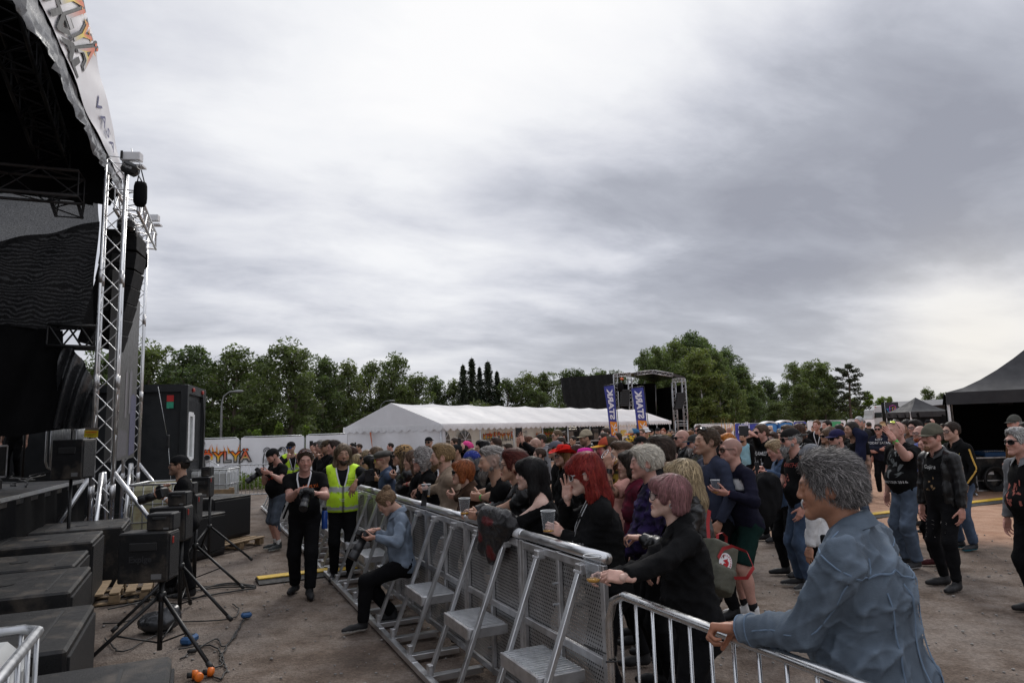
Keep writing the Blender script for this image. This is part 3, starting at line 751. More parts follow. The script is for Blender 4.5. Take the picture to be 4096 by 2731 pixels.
 if T == 'hiviz':
  emit('jacket', torso(tt+.004)+arm(-1, tt+.006, 1.95)+arm(1, tt+.006, 1.95), neckc, MATS['cloth'], (.012,.012,.014), ft, fq, planes=[hem(-.08)])
  def vc(v, c):
   z = v[:,2]-Pl[2]; c = c.copy(); c[(z > .22) & (z < .275)] = (.42,.43,.44); c[(z > -.02) & (z < .03)] = (.42,.43,.44)
   c[(np.abs(v[:,0]) < .012) & (v[:,1] > 0)] = (.02,.02,.02)
   return c
  emit('safety_vest', torso(tt+.026), [Cone(n0+R1 @ V(0,.02,-.02), n0+R1 @ V(0,.06,.12), .085,.11,k=.01), Cone(n0+R1 @ V(0,.13,-.30), n0+R1 @ V(0,.10,.05), .03,.10,k=.01)]+[Cone(S[k]+V(k*.06,0,0), S[k]+V(k*.03,0,-.13), .07,.065,k=.01) for k in (-1,1)], MATS['hiviz'], (.62,.95,.03), ft*.6, fq, planes=[hem(-.05)], colf=vc)
 # ---- legs
 bm = 'denim' if sp.get('jeans') else 'cloth'; wd = sp.get('wide', .012)
 if legs:
  if bottom != 'none':
   up_ = {'long': 1.98, 'shorts': .92, 'half': 1.12}[bottom]
   P = [Ell(Pl, V((.158+.03*fat)*bw,.112+.03*fat,.12)+tt, R0, k=.05)]+[Ell(Pl+R0 @ V(k*.075,-.05,-.05), V(.085,.085,.095)+tt, R0, k=.04) for k in (-1,1)]
   for k in (-1,1): P += leg(k, tt, up_, wd)
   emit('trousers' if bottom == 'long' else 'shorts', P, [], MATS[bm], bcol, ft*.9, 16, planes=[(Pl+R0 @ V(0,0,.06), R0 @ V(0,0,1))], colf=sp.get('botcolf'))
  if d < 14 or bottom != 'long':
   for k in (-1,1):
    K, A, ft_ = lg[k]; yw = k*-.25; Rf = rotz(yw); q = lambda *p: ft_+Rf @ V(*p)
    P = [Cone(q(0,-.035,.045), q(0,.10,.036), .043,.041,k=.03), Cone(q(0,.10,.036), q(.0,.175,.030), .041,.029,k=.02), Cone(q(0,-.035,.05), A+V(0,0,.03), .043,.046,k=.03)]
    so = np.array(sole if sole is not None else shoe)
    emit('shoe', P, [], MATS['shoe'], shoe, 0, r=min(res, .012), planes=[(ft_+V(0,0,.002),(0,0,-1))], colf=lambda v, c: np.where((v[:,2] < .026)[:,None], so[None], c))
    out['shoe%d' % k] = out.get('shoe')
    if bottom != 'long': emit('sock', [Cone(A+V(0,0,.0), A+(K-A)*.3, .043,.046,k=.01,clip=[(A+(K-A)*(.22 if sp.get('sock') else .1), nrm(K-A))])], [], MATS['cloth'], sp.get('sock', (.02,.02,.02)), 0, r=min(res,.012))
 # ---- hair
 hb = Q['rh']*1.25; ns = Q['ns']*sp.get('dens', 1.0)
 if hair not in ('bald','none'):
  hat_ = sp.get('hat'); P, Sb, fl = hair_prims(hair, sp.get('ht', .012 if not hat_ else .005)); fl = sp.get('flow', fl)
  if hat_: Sb = Sb+[RBox((0,0,.155),(.2,.2,.09),R=rotx(-.10),r=.002,k=.012)]
  v, fc = snet(P, Sb, hb)
  v = relax(v, fc, 1, .4); N = vnormals(v, fc); v = v+N*(.005*swave(v*V(1,1,.35), rs.randint(0,99), 130, 5)[:,None])
  hc0 = np.array(hcol)*.62; k = 1+.35*swave(v*V(1,1,.2), rs.randint(0,99), 260, 5); cc = hc0[None]*k[:,None]
  if sp.get('tip') is not None and Q['ns'] < .2: cc = np.where((swave(v*V(1,1,.2), 8, 160, 4) > .1)[:,None], np.array(sp['tip'])[None]*.8, cc)
  VV = [v]; FF = [fc]; CC = [cc]
  n = int(4200*ns*{'long':1.5,'longfringe':1.5,'bigred':1.5,'shoulder':1.3,'curly':1.4}.get(hair, 1))
  if n > 20:
   LL = {'short': .035,'crop': .02,'swept': .06,'tousled': .07,'pixie': .055,'bob': .09,'bobear': .10,'long': .15,'longfringe': .14,'bigred': .13,'shoulder': .12,'curly': .06,'undercut': .07}.get(hair, .06)
   wv = .0009 if d < 3 else .0012 if d < 6 else .0020
   SV, SF, SC = strands(P, Sb, v, fc, fl, n, sp.get('sl', LL), wv, np.array(hcol)*1.05, rs.randint(0,9999), lift=sp.get('lift', .010 if hair in ('tousled','pixie','spiky') else .006), wild=sp.get('wild', .22), var=sp.get('hvar', .3), tip=sp.get('tip'), curl=.006 if hair == 'curly' else sp.get('curl', .0025 if d < 9 else 0))
   VV.append(SV); FF.append(SF+len(v)); CC.append(SC)
  mk('hair', hl(np.concatenate(VV)), FF, MATS['hair'], root, col=np.concatenate(CC).clip(0,1), world=True)
 bd = sp.get('beard')
 if bd:
  g = {'goatee': 0, 'full': 1, 'long': 2, 'mous': 3}[bd]; P = []
  if g != 3: P += [Ell((0,.078,-.100),(.026,.020,.024),k=.02)]
  P += [Cone((-.022,.088,-.050),(0,.099,-.046),.0055,.0065,k=.006), Cone((.022,.088,-.050),(0,.099,-.046),.0055,.0065,k=.006)]
  if g == 0: P += [Ell((0,.082,-.118),(.022,.018,.024),k=.02)]
  if g in (1,2):
   for k in (-1,1): P += [Cone((k*.056,.012,-.045),(k*.016,.078,-.098),.020,.023,k=.03), Cone((k*.062,.002,-.012),(k*.056,.012,-.05),.010,.017,k=.02)]
  if g == 2: P += [Cone((0,.080,-.1),(0,.085,-.165),.032,.014,k=.03)]
  Sb = [Ell((0,.1,-.062),(.022,.02,.0085),k=.008)] if g != 3 else []
  v, fc = snet(P, Sb, hb); bcl = np.array(sp.get('bdc', np.array(hcol)*.9)); cc = bcl[None]*.7*(1+.3*swave(v*V(1,1,.3), 3, 220)[:,None]); VV = [v]; FF = [fc]; CC = [cc]
  n = int(1300*ns)
  if n > 15 and len(fc):
   SV, SF, SC = strands(P, Sb, v, fc, 'down', n, .035 if g < 2 else .05, .0011 if d < 6 else .002, bcl, 5, lift=.006, wild=.3); VV.append(SV); FF.append(SF+len(v)); CC.append(SC)
  mk('beard', hl(np.concatenate(VV)), FF, MATS['hair'], root, col=np.concatenate(CC).clip(0,1), world=True)
 # ---- glasses
 for key in ('shades','specs','shadesup'):
  g = sp.get(key)
  if not g: continue
  g = g if isinstance(g, dict) else {}; fcl = g.get('frame', (.01,.01,.01)); m = MB(); ln = MB(); upm = key == 'shadesup'
  Rg = rotx(1.05 if upm else -.04); og = V(0,.060,.108) if upm else V(0,.1035,.004)
  if upm: og = V(0,.048,.122) if hair in ('bald','none') else V(0,.055,.128)
  w_, h_ = g.get('size', (.027,.021)); T_ = lambda p: og+Rg @ V(*p)
  for k in (-1,1):
   ring = []
   for i in range(16):
    an = 2*pi*i/16; cx = math.copysign(abs(math.cos(an))**.75, math.cos(an))*w_; cz = math.copysign(abs(math.sin(an))**.75, math.sin(an))*h_; px_ = k*.0325+cx
    ring.append(T_((px_, -6.5*max(0, abs(px_)-.02)**2*2.2, cz-.002)))
   m.tube(ring, .0022 if d < 6 else .003, 5, closed=True); cen = np.mean(ring, 0)
   ln._add([cen+Rg @ V(0,.003,0)]+ring, [(0, 1+i, 1+(i+1) % 16) for i in range(16)])
   e0 = T_((k*.062,-.020,.008)); m.bar(e0, T_((k*.081,-.112,.006)) if not upm else T_((k*.079,-.10,.0)), .003 if key != 'shades' else .0045, .005 if key != 'shades' else .008)
  m.bar(T_((-.012,.0,.004)), T_((.012,.0,.004)), .003, .004)
  go = mk('glasses', hl(np.array(m.v)), m.f, MATS['gloss'], root, col=np.tile(np.array(fcl), (len(m.v),1)), world=True)
  lm = MATS['lens_clear'] if key == 'specs' else MATS[g.get('lens', 'lens_dark')]
  mk('lens', hl(np.array(ln.v)), ln.f, lm, root, world=True).parent = go
 # ---- hats
 ht = sp.get('hat')
 if ht:
  hcl = np.array(sp.get('hatcol', (.012,.012,.013))); back = sp.get('hatback', False); Rq = rotz(pi) if back else np.eye(3); tilt = rotx(sp.get('hattilt', -.10)); hm = MATS[sp.get('hatmat', 'cloth')]
  off = V(0,-.012,.040); Q2 = lambda p: rigid(Rq @ tilt if not back else tilt @ Rq, off, np.asarray(p, float))
  if ht in ('cap','patrol','newsboy','bandana','scarf'):
   if ht == 'cap': P, lo_ = [Ell((0,-.004,.002),(.088,.112,.088),k=.02)], .0
   elif ht == 'patrol': P, lo_ = [Ell((0,-.004,.0),(.092,.116,.074),k=.02), Cone((0,.0,.02),(0,-.01,.036),.086,.080,k=.02,n=(0,1,0),fl=1.22)], -.004
   elif ht == 'newsboy': P, lo_ = [Ell((0,-.01,.045),(.112,.130,.050),k=.02), Ell((0,0,.01),(.088,.110,.06),k=.02)], .008
   elif ht == 'bandana': P, lo_ = [Ell((0,-.01,-.004),(.092,.114,.104),k=.02)], -.03
   else: P, lo_ = [Ell((0,-.02,.0),(.095,.118,.104),k=.02), Ell((0,-.09,.0),(.07,.06,.08),k=.03)], -.045
   tl = .25 if ht in ('bandana','scarf') else 0
   v, fc = snet(P, [], hb, planes=[((0,0,lo_),(0,tl*(-1),-1))]); v = relax(v, fc, 2, .4)
   if ht in ('newsboy','scarf','bandana'): v = v+vnormals(v, fc)*(.004*swave(v, 2, 60, 4)[:,None])
   hc2 = np.tile(hcl, (len(v),1))
   if sp.get('hatcolf'): hc2 = sp['hatcolf'](v, hc2)
   ho = mk('hat', hl(Q2(v)), fc, hm, root, col=hc2, world=True)
   if ht in ('cap','patrol','newsboy'):
    bl_ = {'cap': .084,'patrol': .068,'newsboy': .050}[ht]; rows = []
    for i in range(17):
     an = math.radians(-72+144*i/16); row = []
     for j in range(6):
      t_ = j/5; ex = bl_*t_*max(0,math.cos(an*1.2))**.6; row.append(V(math.sin(an)*(.086+ex*.25), math.cos(an)*.108+ex, .012+lo_-.10*ex-.10*abs(math.sin(an))**2*.09-.18*ex*abs(math.sin(an))))
     rows.append(row)
    m = MB(); m.grid(rows); g2 = np.array(m.v); lowv = g2-V(0,0,.004); n_ = len(g2)
    fcs = m.f+[tuple(i+n_ for i in q[::-1]) for q in m.f]; mk('brim', hl(Q2(np.concatenate([g2, lowv]))), fcs, hm, root, col=np.tile(np.array(sp.get('brimcol', hcl)), (2*n_,1)), world=True).parent = ho
  if ht in ('cowboy','fedora','straw','peaked'):
   m = MB(); bw = {'cowboy': .085,'fedora': .045,'straw': .08,'peaked': .0}[ht]; hh = {'cowboy': .115,'fedora': .10,'straw': .10,'peaked': .085}[ht]; rows = []
   prof = [(0,0),(.0,.3),(.35,.62),(.62,.9),(.9,1.0),(1.25 if ht == 'peaked' else 1.0,1.0)]
   for i in range(33):
    an = 2*pi*i/32; ca, sa = math.cos(an), math.sin(an); row = []
    for j in range(7):
     t_ = j/6; rr = .55+.45*t_ if j else 0.02; z = hh*(1-.85*max(0,(t_-.45)/.55)) if t_ > .45 else hh*(.86+.14*min(1,t_/.4))
     if ht == 'peaked': rr = (0,.5,.95,1.28,1.2,1.02,1.0)[j]; z = (.095,.098,.095,.085,.06,.045,.0)[j]
     if ht == 'cowboy' and j < 4: z -= .018*ca*ca*(1-t_)
     row.append(V(sa*.090*rr*(.9 if t_ < .5 else 1), ca*.112*rr, z+.004))
    for j in range(1,5):
     t_ = j/4; ex = bw*t_; cu = (abs(sa)**2*.055-.020*ca*ca)*t_**1.6 if ht == 'cowboy' else -.01*t_; row.append(V(sa*(.090+ex*.95), ca*(.112+ex), cu+.004))
    rows.append(row)
   m.grid(rows); v = np.array(m.v); hc2 = np.tile(hcl, (len(v),1))
   if sp.get('hatcolf'): hc2 = sp['hatcolf'](v, hc2)
   mk('hat', hl(Q2(v-V(0,0,.004))), m.f, hm, root, col=hc2, world=True)
   if ht == 'peaked':
    m = MB(); m.grid([[V(math.sin(a_)*(.088+.0*t_), math.cos(a_)*.11+.05*t_*max(0,math.cos(a_*1.3)), .018-.03*t_) for t_ in (0,.5,1)] for a_ in np.linspace(-1,1,11)]); mk('visor', hl(Q2(np.array(m.v))), m.f, MATS['gloss'], root, col=np.tile(V(.01,.01,.01),(len(m.v),1)), world=True)
 info = dict(root=root, W=W, Rb=Rb, s=s, out=out, hl=hl, n0=n0, Pl=Pl, R1=R1, R0=R0, S=S, arms=arms, HW=HW, B=B, lg=lg, Q=Q)
 PEOPLE.append(info); return info
def bands(info, items):
 """wristbands, watches and the like: (side, colour, radius scale, along-forearm t)"""
 for side, col, nm, t, wd in items:
  E, Wr, o = info['arms'][side]; m = MB(); c = Wr+(E-Wr)*t; u = nrm(Wr-E); x = nrm(np.cross(u, (0,0,1))); y = np.cross(u, x); r = .030+.012*t*2
  ring = [[c+(x*math.cos(a)*r+y*math.sin(a)*r*.92)+u*q for q in (-wd, wd)] for a in np.linspace(0, 2*pi, 17)]
  m.grid(ring); mk(nm, info['B']+(np.array(m.v)*info['s']) @ info['Rb'].T, m.f, MATS['gloss'], info['root'], col=np.tile(np.array(col),(len(m.v),1)), world=True)
def decal(info, garment, v2, f2, org, size, col, right=(1,0,0), out=(0,1,0), mat_='cloth', name='print', off=.004, up=(0,0,1)):
 """flat shapes laid on a garment: org in local unscaled coords"""
 if garment not in info['out']: return
 o, w, fc = info['out'][garment]; bv = BVHTree.FromPolygons([tuple(p) for p in w], [tuple(q) for q in fc])
 Rb, s, R1 = info['Rb'], info['s'], info['R1']; W = info['W']; r_ = Rb @ R1 @ V(*right); u_ = Rb @ R1 @ V(*up); o_ = Rb @ R1 @ V(*out); c = W(org); pts = []
 for x, y in v2:
  p = c+(r_*x+u_*y)*size*s; h = bv.ray_cast(Vector(p+o_*.5), Vector(-o_), 1.0); pts.append(np.array(h[0])+o_*off if h[0] is not None else p)
 cols = np.tile(np.array(col), (len(pts),1)) if np.ndim(col) == 1 else col
 return mk(name, np.array(pts), f2, MATS[mat_], info['root'], col=cols, world=True)
def seam(info, garment, pts, w, col, name='seam', mat_='denim', out=None):
 """raised sewn seam following a garment surface through local points"""
 o, wv, fc = info['out'][garment]; bv = BVHTree.FromPolygons([tuple(p) for p in wv], [tuple(q) for q in fc]); W = info['W']; P = []
 pts = [np.asarray(p, float) for p in pts]
 for a, b in zip(pts[:-1], pts[1:]):
  n = max(2, int(np.linalg.norm(b-a)/.02)); P += [a+(b-a)*i/n for i in range(n)]
 P.append(pts[-1]); c = []; N = []
 for p in P:
  q, nn, _, _ = bv.find_nearest(Vector(W(p))); c.append(np.array(q)); N.append(np.array(nn))
 c = np.array(c)
 for _ in range(2): c[1:-1] = (c[:-2]+2*c[1:-1]+c[2:])/4
 T = np.gradient(c, axis=0); rows = []
 for i in range(len(c)):
  sd = nrm(np.cross(T[i], N[i])); rows.append([c[i]-sd*w, c[i]-sd*w*.6+N[i]*.004, c[i]+N[i]*.0035, c[i]+sd*w*.6+N[i]*.004, c[i]+sd*w])
 m = MB(); m.grid(rows); cc = np.tile(np.array(col), (len(m.v),1)); cc[1::5] *= 1.5; cc[3::5] *= 1.5; cc[2::5] *= .8
 mk(name, np.array(m.v), m.f, MATS[mat_], info['root'], col=cc, world=True)
# ---------------------------------------------------------------- world, ground, distant things
sc = bpy.context.scene
def make_world():
 w = bpy.data.worlds.new('World'); sc.world = w; t = NT(w); out = t.add('ShaderNodeOutputWorld'); bg = t.add('ShaderNodeBackground', i_Strength=.1)
 sky = t.add('ShaderNodeTexSky', sky_type='NISHITA', sun_disc=False, sun_elevation=math.radians(42), sun_rotation=math.radians(8)); g = t.add('ShaderNodeTexCoord').outputs['Generated']
 sp = t.add('ShaderNodeSeparateXYZ'); t.link(g, sp.inputs[0]); x, y, z = sp.outputs
 zz = t.math('ADD', t.math('MAXIMUM', z, 0.0), .19); u = t.math('DIVIDE', x, zz); v = t.math('DIVIDE', y, zz)
 def vec(sx, sy, ox=0.0, oy=0.0, rot=0.0):
  c = t.add('ShaderNodeCombineXYZ'); cr, sr = math.cos(rot), math.sin(rot)
  a = t.math('ADD', t.math('MULTIPLY', u, cr*sx), t.math('MULTIPLY', v, sr*sx)); b = t.math('ADD', t.math('MULTIPLY', u, -sr*sy), t.math('MULTIPLY', v, cr*sy))
  t.link(t.math('ADD', a, ox), c.inputs[0]); t.link(t.math('ADD', b, oy), c.inputs[1]); return c.outputs[0]
 n1 = t.noise(vec(.55,.70,3.1,1.7,.5), 1.0, 9, .52, .2)
 n2 = t.noise(vec(1.9,2.9,7.0,2.0,.45), 1.0, 11, .56, .22)
 n3 = t.noise(vec(.16,.22,1.0,5.3,.4), 1.0, 4, .5, .2)
 a = t.math('ADD', t.math('ADD', t.math('MULTIPLY', n1, .46), t.math('MULTIPLY', n2, .36)), t.math('MULTIPLY', n3, .20))
 # bright thin cloud round the hidden sun, heavier deck to the right of it
 def lobe(dx, dy, dz, p):
  d = nrm((dx,dy,dz)); vm = t.add('ShaderNodeVectorMath', operation='DOT_PRODUCT'); t.link(g, vm.inputs[0]); vm.inputs[1].default_value = tuple(d)
  return t.math('POWER', t.math('MAXIMUM', vm.outputs['Value'], 0.0), p)
 s1 = lobe(*ray(1850,40), 30); s2 = lobe(*ray(2850,150), 60); dk = lobe(*ray(3250,820), 26); dk2 = lobe(*ray(2300,640), 60); s3 = lobe(*ray(3900,1400), 160); s4 = lobe(*ray(700,1000), 10); dk3 = lobe(*ray(3950,150), 60)
 k = a
 for l, m in ((s1,.20),(s2,.11),(dk,-.13),(dk2,-.05),(s3,.16),(s4,.015),(dk3,-.04)): k = t.math('ADD', k, t.math('MULTIPLY', l, m))
 cl = t.ramp(k, [(.34,(.33,.345,.405)),(.43,(.43,.45,.515)),(.49,(.57,.59,.66)),(.55,(.72,.735,.795)),(.64,(.90,.91,.94)),(.74,(.98,.98,.99))])
 hz = t.ramp(z, [(.0,1.0),(.06,.7),(.20,0.0)]); warm = t.math('MULTIPLY', hz, .35); cl = t.mix(warm, cl, (.70,.70,.69))
 wm = t.math('MULTIPLY', s3, .45); cl = t.mix(wm, cl, (.93,.86,.74))
 gn = t.math('ADD', t.math('ADD', t.math('MULTIPLY', t.ramp(z, [(.58,0.0),(.85,1.0)]), 6.0), t.math('MULTIPLY', t.ramp(t.math('MULTIPLY', y, -1.0), [(.05,0.0),(.6,1.0)]), 1.0)), 10.0); cc = t.add('ShaderNodeCombineColor'); [t.link(gn, cc.inputs[j]) for j in range(3)]  # added gain on unseen sky overhead and behind the camera, to lift scene light
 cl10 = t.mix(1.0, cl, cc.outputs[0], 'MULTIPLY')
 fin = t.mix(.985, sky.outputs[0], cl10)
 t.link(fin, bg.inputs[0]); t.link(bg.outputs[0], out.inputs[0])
 su = bpy.data.lights.new('sun', 'SUN'); su.energy = 1.45; su.angle = math.radians(16); su.color = (1,.955,.90); so = bpy.data.objects.new('sun', su); C.objects.link(so)
 d = nrm((math.sin(math.radians(8))*math.cos(math.radians(42)), math.cos(math.radians(8))*math.cos(math.radians(42)), math.sin(math.radians(42))))
 so.rotation_euler = Vector(d).to_track_quat('Z', 'Y').to_euler()
make_world()
# ---- materials
mat('alu', (.70,.705,.71), .36, 1.0, .10, 5, bump=.06, bscale=60); mat('alu_worn', (.56,.56,.565), .44, .9, .25, 8, bump=.08, bscale=30, dirt=((.22,.20,.18),.6,6))
mat('galv', (.46,.47,.48), .42, .9, .18, 14); mat('chrome_rail', (.66,.67,.68), .27, 1.0, .10, 10)
mat('black_ply', (.0095,.0095,.010), .55, 0, .3, 8, bump=.25, bscale=110, dirt=((.135,.11,.085),.75,2.4), spec=.35); mat('black_metal', (.009,.009,.0095), .48, 0, .2, 8)
mat('black_cloth', (.007,.007,.0075), .95, 0, .3, 2, bump=.3, bscale=9, spec=.1); mat('black_grille', (.02,.02,.021), .55, .3, .2, 300, bump=.9, bscale=420)
mat('tarp_black', (.028,.029,.031), .30, 0, .3, 3, bump=1.0, bscale=6, spec=.6); mat('rubber', (.016,.016,.016), .6)
mat('white_pvc', (.74,.74,.75), .45, 0, .10, 1.2, bump=.25, bscale=3.5, spec=.3, trans=.35); mat('white_vinyl', (.78,.78,.80), .5, 0, .05, 2, bump=.3, bscale=3)
mat('cream_pvc', (.62,.57,.49), .6, 0, .08, 2, bump=.2, bscale=4, trans=.35); mat('tent_side', (.70,.70,.72), .5, 0, .06, 1.5, bump=.4, bscale=3, trans=.15)
mat('yellow_lid', (.62,.40,.02), .55, 0, .2, 9, dirt=((.28,.2,.09),.8,5)); mat('wood_pallet', (.27,.19,.11), .85, 0, .35, 9, bump=.3, bscale=50, stretch=(1,1,1))
mat('container_paint', (.013,.015,.017), .42, 0, .15, 3); mat('white_paint', (.72,.73,.74), .45, 0, .06); mat('glass_dark', (.05,.06,.06), .06, 0, .1, rvar=0)
mat('ibc_plastic', (.60,.61,.60), .38, 0, .08, 5, trans=.25); mat('ibc_old', (.56,.54,.36), .45, 0, .14, 6, trans=.2, dirt=((.36,.18,.05),.75,4))
mat('ink', attr=True, rough=.55, var=.04, spec=.3); mat('concrete', (.36,.35,.34), .9, 0, .2, 12, bump=.4)
mat('bark', (.10,.078,.06), .9, 0, .4, 8, bump=.6, bscale=20); mat('birch_bark', (.50,.48,.45), .8, 0, .5, 6, stretch=(1,1,4))
mat('portaloo', (.045,.20,.48), .5, 0, .1, 4); mat('canopy_black', (.022,.022,.025), .75, 0, .2, 2, bump=.35, bscale=4); mat('flag_blue', (.045,.055,.25), .6, 0, .1, 3, bump=.2, bscale=5, trans=.3)
mat('lamp_grey', (.20,.205,.205), .5, .4, .1); mat('blue_paint', (.03,.10,.24), .5); mat('orange_plug', (.75,.17,.015), .4); mat('red_bag', (.5,.05,.03), .5)
def leaf_mat(nm, col, trans=.35):
 m = bpy.data.materials.new(nm); t = NT(m); o = t.add('ShaderNodeOutputMaterial'); b = t.add('ShaderNodeBsdfPrincipled', i_Roughness=.55); b.inputs['Specular IOR Level'].default_value = .3
 at_ = t.add('ShaderNodeAttribute', attribute_name='Col').outputs['Color']; oi = t.add('ShaderNodeObjectInfo').outputs['Random']
 c = t.mix(1.0, at_, col, 'MULTIPLY'); c = t.mix(1.0, c, t.ramp(oi, [(0,(.75,.80,.8)),(1,(1.2,1.1,.9))]), 'MULTIPLY'); t.link(c, b.inputs['Base Color'])
 tr = t.add('ShaderNodeBsdfTranslucent'); t.link(t.mix(1.0, c, (1.1,1.25,.6), 'MULTIPLY'), tr.inputs['Color']); mx = t.add('ShaderNodeMixShader', i_0=trans); t.link(b.outputs[0], mx.inputs[1]); t.link(tr.outputs[0], mx.inputs[2]); t.link(mx.outputs[0], o.inputs[0]); MATS[nm] = m
leaf_mat('leaf', (.098,.128,.054)); leaf_mat('leaf_birch', (.135,.178,.074)); leaf_mat('leaf_spruce', (.022,.034,.020), .12); leaf_mat('leaf_light', (.12,.17,.035), .45); leaf_mat('leaf_pine', (.032,.045,.026), .15)
# ---- ground
def ground():
 m = bpy.data.materials.new('gravel'); t = NT(m); o = t.add('ShaderNodeOutputMaterial'); b = t.add('ShaderNodeBsdfPrincipled'); b.inputs['Specular IOR Level'].default_value = .25
 g = t.add('ShaderNodeTexCoord').outputs['Object']; sp = t.add('ShaderNodeSeparateXYZ'); t.link(g, sp.inputs[0]); x, y, _ = sp.outputs
 big = t.noise(g, .35, 6, .6); mid = t.noise(g, 2.6, 8, .62); fine = t.noise(g, 28, 6, .7); peb = t.add('ShaderNodeTexVoronoi', i_Scale=55.0); t.link(g, peb.inputs['Vector'])
 base = t.ramp(mid, [(.28,(.080,.058,.044)),(.48,(.132,.099,.077)),(.70,(.195,.155,.127))])
 # pale gravel drifts
 dr = t.ramp(t.math('ADD', t.math('MULTIPLY', big, .7), t.math('MULTIPLY', mid, .4)), [(.50,0.0),(.64,.75)]); base = t.mix(dr, base, (.215,.182,.157))
 wet = t.ramp(t.noise(g, .9, 5, .6), [(.52,0.0),(.68,.55)]); base = t.mix(wet, base, (.072,.054,.042))
 base = t.mix(1.0, base, t.ramp(fine, [(.3,.74),(.7,1.28)]), 'MULTIPLY')
 pc = t.ramp(peb.outputs['Color'], [(.3,.82),(.75,1.2)]); base = t.mix(.6, base, t.mix(1.0, base, pc, 'MULTIPLY'))
 # reddish sand beyond the line
 lv = t.math('ADD', t.math('ADD', t.math('MULTIPLY', x, .535), t.math('MULTIPLY', y, .845)), t.math('MULTIPLY', t.math('SUBTRACT', big, .5), 1.6)); lv = t.math('ADD', lv, t.math('MULTIPLY', t.math('SUBTRACT', mid, .5), 1.2))
 sd = t.ramp(t.math('MULTIPLY', t.math('SUBTRACT', lv, 12.2), .6), [(.0,0.0),(1.0,1.0)]); lx = t.ramp(t.math('MULTIPLY', t.math('ADD', x, 2.0), .25), [(0,0.0),(1,1.0)])
 red = t.mix(1.0, t.ramp(mid, [(.3,(.36,.20,.125)),(.7,(.52,.33,.23))]), t.ramp(fine, [(.3,.85),(.7,1.15)]), 'MULTIPLY')
 base = t.mix(t.math('MULTIPLY', sd, lx), base, red)
 t.link(base, b.inputs['Base Color']); t.link(t.ramp(wet, [(0,.95),(.55,.7)]), b.inputs['Roughness'])
 h = t.math('ADD', t.math('ADD', t.math('MULTIPLY', mid, 1.4), t.math('MULTIPLY', fine, .6)), t.math('MULTIPLY', peb.outputs['Distance'], .35)); bp = t.add('ShaderNodeBump', i_Strength=.85, i_Distance=.03); t.link(h, bp.inputs['Height']); t.link(bp.outputs[0], b.inputs['Normal']); t.link(b.outputs[0], o.inputs[0])
 mb = MB(); xs = np.concatenate([np.linspace(-400,-20,8), np.linspace(-14,14,57), np.linspace(20,400,8)]); ys = np.concatenate([np.linspace(-60,-4,5), np.linspace(-1,24,51), np.linspace(28,80,14), np.linspace(100,600,6)])
 P = np.array([[(a, c, 0.0) for c in ys] for a in xs]); near = (np.abs(P[...,0]) < 15)*(P[...,1] < 25)
 wv = swave(P.reshape(-1,3), 3, 1.7, 5).reshape(P.shape[:2])*.014-.012; P[...,2] = np.where(near, wv, -.01); mb.grid(P)
 gr = mb.build('ground', m, smooth=True); struct(gr)
 # loose stones near the camera
 r = np.random.RandomState(5); mm = MB()
 for i in range(1500):
  a = r.uniform(2.5, 12); px_ = r.uniform(-4.6, 5.2)*a/6; q = r.uniform(.006,.017); R = rotz(r.rand()*6.3); mm.ell((px_, a, q*.1), (q*r.uniform(.8,1.5), q, q*.6), 5, R)
 tag(mm.build('gravel', mat('stone', (.22,.205,.19), .85, 0, .45, 30), smooth=True), 'loose grey pebbles scattered over the trampled ground', 'gravel', kind='stuff')
ground()
